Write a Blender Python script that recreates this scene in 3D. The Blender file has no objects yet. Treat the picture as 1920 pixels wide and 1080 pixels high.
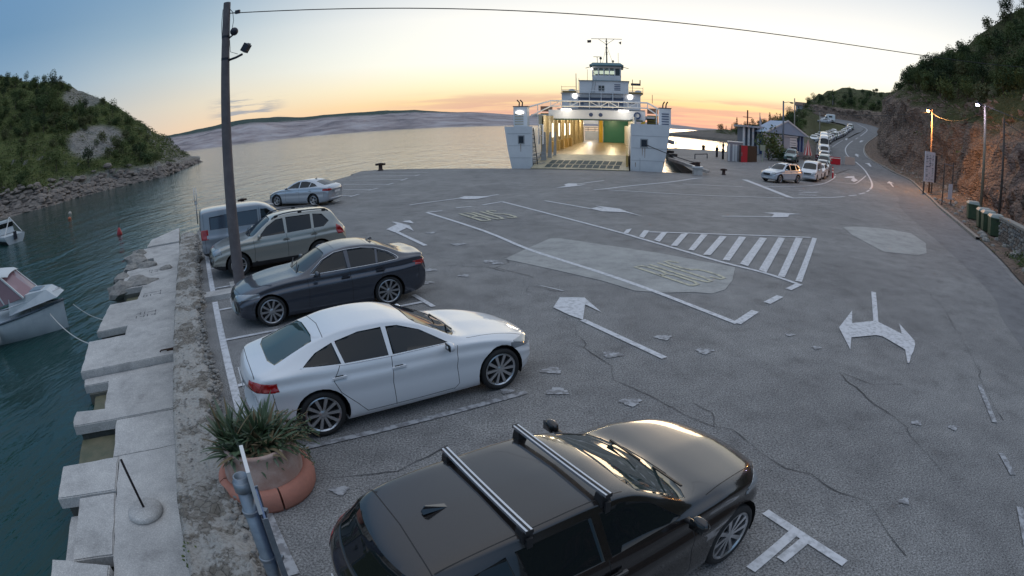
import bpy, bmesh, math, random
from mathutils import Vector, Matrix, noise
import numpy as np
random.seed(7)
S=bpy.context.scene
COL=S.collection
rad=math.radians
def nd(nt,t,**k):
    n=nt.nodes.new(t)
    for a,b in k.items():
        if a.startswith('i_'): n.inputs[a[2:].replace('_',' ')].default_value=b
        else: setattr(n,a,b)
    return n
def lk(nt,a,ao,b,bi): nt.links.new(a.outputs[ao],b.inputs[bi])
def rgba(c): return (c[0],c[1],c[2],1)
# ---------------------------------------------------------------- camera: wide webcam lens with barrel distortion
cd=bpy.data.cameras.new('camera'); cam=bpy.data.objects.new('camera',cd); COL.objects.link(cam); S.camera=cam
cam.matrix_world=Matrix(((.999933,.011555,0,0),(-.003331,.288224,-.957557,0),(-.011064,.957493,.288243,4.0),(0,0,0,1)))
cd.clip_end=60000; cd.clip_start=.05; cd.sensor_width=36; cd.sensor_fit='HORIZONTAL'
cd.type='PANO'
_c=cd.cycles if hasattr(cd,'cycles') and hasattr(cd.cycles,'panorama_type') else cd
_c.panorama_type='FISHEYE_LENS_POLYNOMIAL'; _c.fisheye_fov=rad(178)
_c.fisheye_polynomial_k0=0; _c.fisheye_polynomial_k1=-.90693631/18; _c.fisheye_polynomial_k2=0; _c.fisheye_polynomial_k3=-.04490909/18**3; _c.fisheye_polynomial_k4=0
# ---------------------------------------------------------------- dusk sky
W=bpy.data.worlds.new('World'); S.world=W; W.use_nodes=True; nt=W.node_tree; bg=nt.nodes['Background']
def ramp(nt,stops):
    r=nt.nodes.new('ShaderNodeValToRGB'); e=r.color_ramp.elements
    while len(e)<len(stops): e.new(.5)
    for q,(p,c) in zip(e,stops): q.position=p; q.color=rgba(c)
    return r
def mth(nt,op,a,b=None,c=None,clamp=False):
    n=nt.nodes.new('ShaderNodeMath'); n.operation=op; n.use_clamp=clamp
    for i,q in enumerate((a,b,c)):
        if q is None: continue
        if isinstance(q,(int,float)): n.inputs[i].default_value=q
        else: nt.links.new(q,n.inputs[i])
    return n.outputs[0]
def mixc(nt,f,a,b,mode='MIX'):
    n=nt.nodes.new('ShaderNodeMix'); n.data_type='RGBA'; n.blend_type=mode
    for i,q in ((0,f),(6,a),(7,b)):
        if isinstance(q,(int,float)): n.inputs[i].default_value=q
        elif isinstance(q,tuple): n.inputs[i].default_value=q
        else: nt.links.new(q,n.inputs[i])
    return n.outputs[2]
def sl(c): return tuple((x/255/12.92 if x/255<=.04045 else ((x/255+.055)/1.055)**2.4) for x in c)
tc=nt.nodes.new('ShaderNodeTexCoord'); nrm=nt.nodes.new('ShaderNodeVectorMath'); nrm.operation='NORMALIZE'; nt.links.new(tc.outputs['Generated'],nrm.inputs[0])
sx=nt.nodes.new('ShaderNodeSeparateXYZ'); nt.links.new(nrm.outputs[0],sx.inputs[0])
el=mth(nt,'ABSOLUTE',sx.outputs[2])           # below the horizon the sky mirrors, as haze would
SUNAZ=rad(21)
ca=mth(nt,'ADD',mth(nt,'MULTIPLY',sx.outputs[0],math.sin(SUNAZ)),mth(nt,'MULTIPLY',sx.outputs[1],math.cos(SUNAZ)))
hl=mth(nt,'SQRT',mth(nt,'ADD',mth(nt,'MULTIPLY',sx.outputs[0],sx.outputs[0]),mth(nt,'MULTIPLY',sx.outputs[1],sx.outputs[1])))
caz=mth(nt,'DIVIDE',ca,mth(nt,'MAXIMUM',hl,.001))
sq=mth(nt,'POWER',el,.5)                      # spreads the stops near the horizon
def st(deg): return math.sin(rad(deg))**.5
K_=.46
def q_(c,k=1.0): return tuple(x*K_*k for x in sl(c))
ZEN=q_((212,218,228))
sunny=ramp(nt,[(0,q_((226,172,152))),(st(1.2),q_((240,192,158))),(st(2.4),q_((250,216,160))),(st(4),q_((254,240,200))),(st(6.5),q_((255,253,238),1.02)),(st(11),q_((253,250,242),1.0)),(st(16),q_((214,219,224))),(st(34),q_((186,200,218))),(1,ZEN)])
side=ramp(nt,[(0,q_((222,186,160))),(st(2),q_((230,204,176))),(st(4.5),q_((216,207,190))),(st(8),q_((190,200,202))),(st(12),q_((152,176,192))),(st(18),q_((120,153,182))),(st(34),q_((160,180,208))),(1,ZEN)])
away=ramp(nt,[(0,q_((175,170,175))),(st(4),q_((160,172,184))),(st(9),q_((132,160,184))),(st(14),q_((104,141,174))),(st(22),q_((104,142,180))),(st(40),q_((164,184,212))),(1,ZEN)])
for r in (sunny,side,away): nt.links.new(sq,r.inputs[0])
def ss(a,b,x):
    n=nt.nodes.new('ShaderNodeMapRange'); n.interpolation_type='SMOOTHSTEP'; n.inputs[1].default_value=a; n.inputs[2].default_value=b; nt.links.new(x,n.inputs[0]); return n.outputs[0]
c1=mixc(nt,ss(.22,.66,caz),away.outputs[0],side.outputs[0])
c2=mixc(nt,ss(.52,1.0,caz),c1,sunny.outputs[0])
# streaks of cloud low over the sunset, a few small grey ones to the left
mp=nt.nodes.new('ShaderNodeMapping'); mp.inputs['Scale'].default_value=(3,3,60); mp.inputs['Rotation'].default_value=(0,rad(1.5),0); nt.links.new(nrm.outputs[0],mp.inputs[0])
n1=nd(nt,'ShaderNodeTexNoise',i_Scale=1.6,i_Detail=7.0,i_Roughness=.6); nt.links.new(mp.outputs[0],n1.inputs['Vector'])
band=mth(nt,'MULTIPLY',mth(nt,'SUBTRACT',1.0,ss(math.sin(rad(2.6)),math.sin(rad(3.6)),el)),ss(.80,.93,caz))
f1=mth(nt,'MULTIPLY',ss(.42,.60,n1.outputs[0]),mth(nt,'MULTIPLY',band,.55))
c3=mixc(nt,f1,c2,rgba(q_((196,150,150))))
mp2=nt.nodes.new('ShaderNodeMapping'); mp2.inputs['Scale'].default_value=(9,9,95); mp2.inputs['Location'].default_value=(.35,.1,0); mp2.inputs['Rotation'].default_value=(0,rad(-3),0); nt.links.new(nrm.outputs[0],mp2.inputs[0])
n2=nd(nt,'ShaderNodeTexNoise',i_Scale=1.0,i_Detail=6.0,i_Roughness=.55); nt.links.new(mp2.outputs[0],n2.inputs['Vector'])
az1=mth(nt,'ARCTAN2',sx.outputs[0],sx.outputs[1])
wl=mth(nt,'MULTIPLY',ss(rad(-31.5),rad(-28),az1),mth(nt,'SUBTRACT',1.0,ss(rad(-25.5),rad(-22),az1)))
we=mth(nt,'MULTIPLY',ss(math.sin(rad(1.5)),math.sin(rad(2.4)),el),mth(nt,'SUBTRACT',1.0,ss(math.sin(rad(3.8)),math.sin(rad(5.2)),el)))
f2=mth(nt,'MULTIPLY',ss(.50,.60,n2.outputs[0]),mth(nt,'MULTIPLY',wl,mth(nt,'MULTIPLY',we,.8)))
c4=mixc(nt,f2,c3,rgba(q_((140,150,165))))
mp3=nt.nodes.new('ShaderNodeMapping'); mp3.inputs['Scale'].default_value=(14,14,40); nt.links.new(nrm.outputs[0],mp3.inputs[0])
n3=nd(nt,'ShaderNodeTexNoise',i_Scale=1.0,i_Detail=8.0,i_Roughness=.7); nt.links.new(mp3.outputs[0],n3.inputs['Vector'])
wl3=mth(nt,'MULTIPLY',ss(rad(38),rad(40),az1),mth(nt,'SUBTRACT',1.0,ss(rad(44),rad(47),az1)))
we3=mth(nt,'MULTIPLY',ss(math.sin(rad(15)),math.sin(rad(16.5)),el),mth(nt,'SUBTRACT',1.0,ss(math.sin(rad(18)),math.sin(rad(19.5)),el)))
f3=mth(nt,'MULTIPLY',ss(.47,.57,n3.outputs[0]),mth(nt,'MULTIPLY',wl3,mth(nt,'MULTIPLY',we3,.6)))
c5=mixc(nt,f3,c4,rgba(q_((150,155,165))))
# the physical sky adds its own faint share of dusk light
sky=nt.nodes.new('ShaderNodeTexSky'); sky.sky_type='NISHITA'; sky.sun_disc=False; sky.sun_elevation=rad(1.5); sky.sun_rotation=SUNAZ
c6=mixc(nt,.002,c5,sky.outputs[0],'ADD')
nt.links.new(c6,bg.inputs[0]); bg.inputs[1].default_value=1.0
sun=bpy.data.lights.new('sun','SUN'); sun.energy=.10; sun.angle=rad(12); sun.color=(1,.72,.45); so=bpy.data.objects.new('sun',sun); COL.objects.link(so)
so.rotation_euler=Vector((math.sin(SUNAZ)*math.cos(rad(4)),math.cos(SUNAZ)*math.cos(rad(4)),math.sin(rad(4)))).to_track_quat('Z','Y').to_euler()
vs=S.view_settings; vs.view_transform='Standard'; vs.look='None'; vs.exposure=1.28; vs.gamma=1; vs.use_curve_mapping=False
# ---------------------------------------------------------------- materials
def mat(name,col,rough=.6,metal=0,coat=0,col2=None,nscale=3,contrast=(.35,.65),bump=0,bscale=40,spec=.5,emit=None,estr=1,detail=6,coords='Object',stretch=None,trans=0):
    m=bpy.data.materials.new(name); m.use_nodes=True; nt=m.node_tree; b=nt.nodes['Principled BSDF']
    b.inputs['Base Color'].default_value=rgba(col); b.inputs['Roughness'].default_value=rough; b.inputs['Metallic'].default_value=metal
    b.inputs['Coat Weight'].default_value=coat; b.inputs['Coat Roughness'].default_value=.04; b.inputs['Specular IOR Level'].default_value=spec
    if trans: b.inputs['Transmission Weight'].default_value=trans
    if emit: b.inputs['Emission Color'].default_value=rgba(emit); b.inputs['Emission Strength'].default_value=estr
    tc=None
    if col2 is not None or bump:
        tc=nd(nt,'ShaderNodeTexCoord'); mp=nd(nt,'ShaderNodeMapping')
        if stretch: mp.inputs['Scale'].default_value=stretch
        lk(nt,tc,coords,mp,0)
    if col2 is not None:
        n=nd(nt,'ShaderNodeTexNoise',i_Scale=nscale,i_Detail=detail,i_Roughness=.65); lk(nt,mp,0,n,'Vector')
        r=nd(nt,'ShaderNodeValToRGB'); r.color_ramp.elements[0].position=contrast[0]; r.color_ramp.elements[1].position=contrast[1]
        r.color_ramp.elements[0].color=rgba(col); r.color_ramp.elements[1].color=rgba(col2)
        lk(nt,n,0,r,0); lk(nt,r,0,b,'Base Color')
    if bump:
        n=nd(nt,'ShaderNodeTexNoise',i_Scale=bscale,i_Detail=5.0,i_Roughness=.7); lk(nt,mp,0,n,'Vector')
        bp=nd(nt,'ShaderNodeBump',i_Strength=bump,i_Distance=.02); lk(nt,n,0,bp,'Height'); lk(nt,bp,0,b,'Normal')
    return m
def M(name,*a,**k):
    if name in MS: return MS[name]
    MS[name]=mat(name,*a,**k); return MS[name]
MS={}
for _n,_a in (('car_glass',((.008,.011,.013),.03)),('black_rubber',((.012,.012,.013),.5)),('black_plastic',((.02,.02,.022),.45)),('chrome_trim',((.75,.76,.78),.15,1.0))): MS[_n]=mat(_n,*_a)
# ---------------------------------------------------------------- mesh helper
class MB:
    def __init__(s): s.v=[];s.f=[];s.mi=[]
    def add(s,v,f,mi=0):
        o=len(s.v); s.v+=[tuple(p) for p in v]; s.f+=[tuple(i+o for i in q) for q in f]; s.mi+=[mi]*len(f); return s
    def box(s,c,d,rz=0,mi=0,top=1,rx=0,ry=0):
        x,y,z=d[0]/2,d[1]/2,d[2]/2
        v=[(-x,-y,-z),(x,-y,-z),(x,y,-z),(-x,y,-z),(-x*top,-y*top,z),(x*top,-y*top,z),(x*top,y*top,z),(-x*top,y*top,z)]
        R=Matrix.Translation(c)@Matrix.Rotation(rz,4,'Z')@Matrix.Rotation(ry,4,'Y')@Matrix.Rotation(rx,4,'X')
        return s.add([R@Vector(p) for p in v],[(0,3,2,1),(4,5,6,7),(0,1,5,4),(1,2,6,5),(2,3,7,6),(3,0,4,7)],mi)
    def tube(s,pts,r,n=8,mi=0,cap=True,rr=None):
        pts=[Vector(p) for p in pts]; rings=[]
        pu=None
        for i,p in enumerate(pts):
            a=pts[max(0,i-1)]; b=pts[min(len(pts)-1,i+1)]; t=(b-a)
            t=t.normalized() if t.length>1e-9 else Vector((0,0,1))
            if pu is None: pu=t.orthogonal().normalized()
            else:
                pu=(pu-t*pu.dot(t)); pu=pu.normalized() if pu.length>1e-6 else t.orthogonal().normalized()
            w=t.cross(pu); q=rr[i] if rr else r
            rings.append([p+(pu*math.cos(2*math.pi*k/n)+w*math.sin(2*math.pi*k/n))*q for k in range(n)])
        v=[q for R in rings for q in R]; f=[]
        for i in range(len(pts)-1):
            for k in range(n): f.append((i*n+k,i*n+(k+1)%n,(i+1)*n+(k+1)%n,(i+1)*n+k))
        if cap: f+=[tuple(range(n))[::-1],tuple((len(pts)-1)*n+k for k in range(n))]
        return s.add(v,f,mi)
    def bar(s,a,b,w,h=None,mi=0):
        h=h or w; a=Vector(a);b=Vector(b);t=(b-a).normalized()
        u=Vector((0,0,1)).cross(t); u=u.normalized() if u.length>1e-4 else Vector((1,0,0)); n=t.cross(u)
        v=[p+u*i*w/2+n*j*h/2 for p in (a,b) for i,j in ((-1,-1),(1,-1),(1,1),(-1,1))]
        return s.add(v,[(3,2,1,0),(4,5,6,7),(0,1,5,4),(1,2,6,5),(2,3,7,6),(3,0,4,7)],mi)
    def lathe(s,prof,n=24,c=(0,0,0),mi=0,axis='z',closed=False):
        v=[];f=[];m=len(prof)
        for k in range(n):
            a=2*math.pi*k/n
            for r,z in prof:
                p=(r*math.cos(a),r*math.sin(a),z) if axis=='z' else (r*math.cos(a),z,r*math.sin(a)) 
                v.append((p[0]+c[0],p[1]+c[1],p[2]+c[2]))
        for k in range(n):
            for j in range(m if closed else m-1):
                j2=(j+1)%m
                q=(k*m+j,((k+1)%n)*m+j,((k+1)%n)*m+j2,k*m+j2)
                f.append(q if axis=='z' else q[::-1])
        return s.add(v,f,mi)
    def prism(s,poly,z0,z1,mi=0,side=True):
        n=len(poly); ar=sum(poly[i][0]*poly[(i+1)%n][1]-poly[(i+1)%n][0]*poly[i][1] for i in range(n))
        if ar<0: poly=poly[::-1]
        v=[(x,y,z0) for x,y in poly]+[(x,y,z1) for x,y in poly]
        f=[tuple(range(n,2*n)),tuple(range(n))[::-1]]
        f+=[(i,(i+1)%n,n+(i+1)%n,n+i) for i in range(n)]
        return s.add(v,f,mi)
    def grid(s,P,mi=0,flip=False):
        a=len(P);b=len(P[0]); f=[]
        for i in range(a-1):
            for j in range(b-1):
                q=(i*b+j,(i+1)*b+j,(i+1)*b+j+1,i*b+j+1); f.append(q[::-1] if flip else q)
        return s.add([p for r in P for p in r],f,mi)
    def ball(s,c,r,n=10,m=6,mi=0,sc=(1,1,1)):
        pr=[]
        v=[(c[0],c[1],c[2]-r*sc[2])]
        for j in range(1,m):
            a=-math.pi/2+math.pi*j/m
            for k in range(n): v.append((c[0]+r*sc[0]*math.cos(a)*math.cos(2*math.pi*k/n),c[1]+r*sc[1]*math.cos(a)*math.sin(2*math.pi*k/n),c[2]+r*sc[2]*math.sin(a)))
        v.append((c[0],c[1],c[2]+r*sc[2])); f=[]
        for k in range(n):
            f.append((0,1+(k+1)%n,1+k)); e=1+(m-2)*n; f.append((e+k,e+(k+1)%n,len(v)-1))
            for j in range(m-2): o=1+j*n; f.append((o+k,o+(k+1)%n,o+n+(k+1)%n,o+n+k))
        return s.add(v,f,mi)
    def mesh(s,name,mats,smooth=False):
        me=bpy.data.meshes.new(name); me.from_pydata(s.v,[],s.f)
        for m in (mats if isinstance(mats,(list,tuple)) else [mats]): me.materials.append(m)
        me.polygons.foreach_set('material_index',s.mi)
        if smooth: me.polygons.foreach_set('use_smooth',[True]*len(s.f))
        me.update(); return me
def tag(o,label=None,cat=None,group=None,kind=None):
    if label: o['label']=label
    if cat: o['category']=cat
    if group: o['group']=group
    if kind: o['kind']=kind
    return o
def ob(name,mb,mats,parent=None,smooth=False,loc=None,rz=None,**k):
    me=mb.mesh(name,mats,smooth) if isinstance(mb,MB) else mb
    o=bpy.data.objects.new(name,me); COL.objects.link(o)
    if parent is not None: o.parent=parent
    if loc is not None: o.location=loc
    if rz is not None: o.rotation_euler=(0,0,rz)
    if smooth=='auto':
        me.polygons.foreach_set('use_smooth',[True]*len(me.polygons)); sharp(me,40)
    return tag(o,**k)
def sharp(me,deg):
    bm=bmesh.new(); bm.from_mesh(me); c=rad(deg)
    for e in bm.edges:
        if len(e.link_faces)==2 and e.calc_face_angle(0)>c: e.smooth=False
    bm.to_mesh(me); bm.free()
def empty(name,loc=(0,0,0),rz=0,**k):
    o=bpy.data.objects.new(name,None); COL.objects.link(o); o.location=loc; o.rotation_euler=(0,0,rz); o.empty_display_size=.2
    return tag(o,**k)
def copytree(o,parent=None):
    c=o.copy(); COL.objects.link(c)
    if parent is not None: c.parent=parent
    for ch in list(o.children): copytree(ch,c)
    return c

# ---------------------------------------------------------------- cars
def pch(pts,x):
    xs=[p[0] for p in pts]; ys=[p[1] for p in pts]
    if x<=xs[0]: return ys[0]
    if x>=xs[-1]: return ys[-1]
    n=len(xs); d=[(ys[i+1]-ys[i])/(xs[i+1]-xs[i]) for i in range(n-1)]
    i=max(k for k in range(n-1) if xs[k]<=x)
    def mm(k):
        if k==0: return d[0]
        if k==n-1: return d[-1]
        if d[k-1]*d[k]<=0: return 0
        h0=xs[k]-xs[k-1];h1=xs[k+1]-xs[k]
        return (h0+h1)*3/((2*h1+h0)/d[k-1]+(h1+2*h0)/d[k])
    h=xs[i+1]-xs[i]; t=(x-xs[i])/h
    return (2*t**3-3*t*t+1)*ys[i]+(t**3-2*t*t+t)*h*mm(i)+(-2*t**3+3*t*t)*ys[i+1]+(t**3-t*t)*h*mm(i+1)
def crm(P,n):
    out=[]
    for i in range(len(P)-1):
        p0=P[max(0,i-1)];p1=P[i];p2=P[i+1];p3=P[min(len(P)-1,i+2)]
        for k in range(n):
            t=k/n; out.append(tuple(.5*((2*p1[j])+(-p0[j]+p2[j])*t+(2*p0[j]-5*p1[j]+4*p2[j]-p3[j])*t*t+(-p0[j]+3*p1[j]-3*p2[j]+p3[j])*t**3) for j in range(2)))
    out.append(tuple(P[-1])); return out
def sstep(a,b,x):
    t=min(1,max(0,(x-a)/(b-a))); return t*t*(3-2*t)
def car_body(c,nx,ns):
    L=c['L'];w0=c['W']/2
    xs=sorted(set([0,.015,.04,.08,.13]+[L-q for q in (0,.015,.04,.08,.13)]+[.2+(L-.4)*i/nx for i in range(nx+1)]))
    rings=[]
    for x in xs:
        T=pch(c['top'],x);B=min(pch(c['belt'],x),T-.012);w=pch(c['hw'],x)*w0;r=pch(c['rw'],x);z0=pch(c['bot'],x)
        e=T-B; mid=z0+(B-z0)*.55; k=sstep(.05,.35,e); cr=c.get('crease',.012)
        P=[(0,z0),(w-.16,z0),(w-.06,z0+.015),(w-.012,z0+.11),(w,z0+(B-z0)*.36),(w-.008,mid),(w-.004+cr*.3,z0+(B-z0)*.74),(w-.028-cr,z0+(B-z0)*.86),(w-.05-.02*k,B),
           ((w-.06)*(1-.62)+ (r+.02)*.62,B+e*.5+.01*(1-k)) if k>.02 else (w*.5+r*.5-.02,B+e*.5),(r+.01*k,B+e*(.86-.02*k)),(r-.055-.02*(1-k),B+e*.955),(r*.5,T-.006),(0,T)]
        if k>.02: P[9]=((w-.07)*.42+(r+.01)*.58,B+e*.5)
        rings.append([(x,y,z) for y,z in crm(P,ns)])
    bf=c.get('bowf',.28);br=c.get('bowr',.2); bw=c.get('boww',.16); xc=c['cowl'];xr=c['roof0']; yr0=c['roof1'];yr1=c['deck']
    def bow(p):
        x,y,z=p; q=min(1,abs(y)/w0)
        d=bf*q**2.6*(1-sstep(0,1.2,x)) - br*q**2.6*sstep(L-1.0,L,x)
        hz=sstep(.86,1.0,z)
        d+=bw*q*q*sstep(xc-.25,xc+.1,x)*(1-sstep(xr-.05,xr+.5,x))*hz
        d-=c.get('bowg',.1)*q*q*sstep(yr0-.4,yr0+.1,x)*(1-sstep(yr1-.1,yr1+.15,x))*hz
        return (x+d,y,z)
    mb=MB(); n=len(rings[0])
    full=[]
    for R in rings:
        a=[bow((x,-y,z)) for x,y,z in R[::-1]]+[bow(p) for p in R[1:-1]] 
        full.append(a)
    m=len(full[0]); f=[]
    for i in range(len(full)-1):
        for j in range(m): f.append((i*m+j,(i+1)*m+j,(i+1)*m+(j+1)%m,i*m+(j+1)%m))
    v=[p for R in full for p in R]
    # end caps as row strips
    for i,fl in ((0,False),(len(full)-1,True)):
        h=m//2
        for j in range(h):
            a=i*m+j; b=i*m+(j+1)%m; cc=i*m+(m-1-j)%m+0; 
            q=[i*m+j,i*m+j+1,i*m+(m-j-1)%m,i*m+(m-j)%m]
            q=[k for t,k in enumerate(q) if k not in q[:t]]
            if len(q)>2: f.append(tuple(q if fl else q[::-1]))
    return mb.add(v,f)
AX={'y':(0,2),'z':(0,1),'x':(1,2)}
def cut(bm,poly,axis,test):
    a,b=AX[axis]; n=len(poly)
    ar=sum(poly[i][0]*poly[(i+1)%n][1]-poly[(i+1)%n][0]*poly[i][1] for i in range(n))
    if ar<0: poly=poly[::-1]
    x0=min(p[0] for p in poly);x1=max(p[0] for p in poly);y0=min(p[1] for p in poly);y1=max(p[1] for p in poly)
    cand=[]
    for f in bm.faces:
        cs=[v.co for v in f.verts]
        if max(q[a] for q in cs)<x0 or min(q[a] for q in cs)>x1 or max(q[b] for q in cs)<y0 or min(q[b] for q in cs)>y1: continue
        if test(f.calc_center_median(),f.normal): cand.append(f)
    for i in range(n):
        p=poly[i];q=poly[(i+1)%n]; dx=q[0]-p[0];dy=q[1]-p[1]
        no=[0,0,0]; no[a]=dy; no[b]=-dx; no=Vector(no)
        if no.length<1e-9: continue
        no.normalize(); co=[0,0,0]; co[a]=p[0];co[b]=p[1]; co=Vector(co)
        es=set(e for f in cand for e in f.edges); vs=set(v for f in cand for v in f.verts)
        r=bmesh.ops.bisect_plane(bm,geom=list(cand)+list(es)+list(vs),dist=1e-5,plane_co=co,plane_no=no)
        cand=[f for f in r['geom'] if isinstance(f,bmesh.types.BMFace) and (f.calc_center_median()-co).dot(no)<0]
    return cand
def extract(bm,faces,off,skirt=True,name='glass'):
    bm.normal_update(); mp={}; v=[];f=[];mi=[]
    fs=set(faces)
    def gv(q,o):
        k=(q,o)
        if k not in mp: mp[k]=len(v); v.append(tuple(q.co+q.normal*o))
        return mp[k]
    for q in faces: f.append(tuple(gv(x,off) for x in q.verts)); mi.append(0)
    if skirt:
        for q in faces:
            for l in q.loops:
                if not any(g in fs and g is not q for g in l.edge.link_faces):
                    a,b=l.vert,l.link_loop_next.vert
                    f.append((gv(b,off),gv(a,off),gv(a,0.0005 if off<0 else -.004),gv(b,.0005 if off<0 else -.004))); mi.append(1)
    bmesh.ops.delete(bm,geom=list(faces),context='FACES')
    m=MB(); m.v=v;m.f=f;m.mi=mi; return m
def circ(cx,cz,r,n=22): return [(cx+r*math.cos(2*math.pi*k/n),cz+r*math.sin(2*math.pi*k/n)) for k in range(n)]
def strips(bm,pl,w,axis,test):
    out=[]
    for i in range(len(pl)-1):
        a=Vector(pl[i]);b=Vector(pl[i+1]);t=(b-a).normalized()*w/2;n=Vector((-t.y,t.x))
        a2=a-t*.3;b2=b+t*.3
        out.append(cut(bm,[tuple(a2-n),tuple(b2-n),tuple(b2+n),tuple(a2+n)],axis,test))
        for f in out[-1]: f.material_index=1
def wheel_meshes(r,w,spokes,twin,lo,rimmat,rimr=None):
    n=20 if lo else 40
    rr=rimr or r*.70
    ty=MB().lathe([(rr,-w*.42),(rr+.012,-w*.49),(r*.9,-w*.5),(r*.975,-w*.42),(r,-w*.3),(r,w*.3),(r*.975,w*.42),(r*.9,w*.5),(rr+.012,w*.49),(rr,w*.42)],n,axis='y')
    rm=MB().lathe([(rr+.002,-w*.44),(rr-.012,-w*.47),(rr-.03,-w*.40),(rr-.035,w*.3),(rr+.002,w*.3)],n,axis='y')
    rm.lathe([(.001,-w*.40),(.035,-w*.41),(.062,-w*.36),(.07,-w*.2)],16 if not lo else 8,axis='y')
    for k in range(spokes):
        for s in ((-1,1) if twin else (0,)):
            a=2*math.pi*k/spokes; da=s*(.17 if spokes<8 else .1)*(5/spokes if spokes>5 else 1)
            def pt(rd,an,y,tw):
                return (rd*math.cos(an)-tw*math.sin(an),y,rd*math.sin(an)+tw*math.cos(an))
            wi=.016 if twin else .03; wo=.013 if twin else .02
            if lo: wi*=1.5;wo*=1.5
            v=[pt(.045,a+da*.3,-w*.36,-wi),pt(.045,a+da*.3,-w*.36,wi),pt(rr-.015,a+da,-w*.43,wo),pt(rr-.015,a+da,-w*.43,-wo),
               pt(.045,a+da*.3,-w*.24,-wi),pt(.045,a+da*.3,-w*.24,wi),pt(rr-.015,a+da,-w*.3,wo),pt(rr-.015,a+da,-w*.3,-wo)]
            rm.add(v,[(0,1,2,3),(7,6,5,4),(0,3,7,4),(1,5,6,2)])
    hub=MB().lathe([(.001,-w*.1),(rr*.72,-w*.1),(rr*.72,0),(.001,0)],16,axis='y')
    hub.lathe([(rr*.72,w*.1),(rr-.036,w*.1),(rr-.036,w*.28),(.001,w*.28)],16,axis='y')
    return hub.mesh('wheel',M('brake_disc',(.05,.05,.052),.5,.6)),ty.mesh('tyre',M('tyre_rubber',(.018,.018,.019),.75),True),rm.mesh('rim',rimmat,not lo and False)
GLASS=None
def remapx(c,fn,fz=lambda z:z):
    c=dict(c)
    for k in ('top','belt','hw','rw','bot'): c[k]=[(fn(x),fz(v) if k in('top','belt') else v) for x,v in c[k]]
    c['L']=fn(c['L']); w=c['foh']; c['wb']=fn(c['foh']+c['wb'])-fn(w); c['foh']=fn(w)
    for k in ('cowl','roof0','roof1','deck'): c[k]=fn(c[k])
    c['cuts']=[(n,[(fn(a),fz(b)) for a,b in p] if ax=='y' else ([(fn(a),b) for a,b in p] if ax=='z' else [(a,fz(b)) for a,b in p]),ax,sd,m,o,l) for n,p,ax,sd,m,o,l in c['cuts']]
    c['seams']=[[(fn(a),fz(b)) for a,b in p] for p in c['seams']]; c['topseams']=[[(fn(a),b) for a,b in p] for p in c['topseams']]
    c['handles']=[(fn(a),fz(b)) for a,b in c['handles']]; c['mirror']=(fn(c['mirror'][0]),fz(c['mirror'][1])); return c
def paint(name,col,metal=.2,rough=.3,dirt=.0): 
    return M(name,col,rough,metal,coat=1.0)
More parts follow.
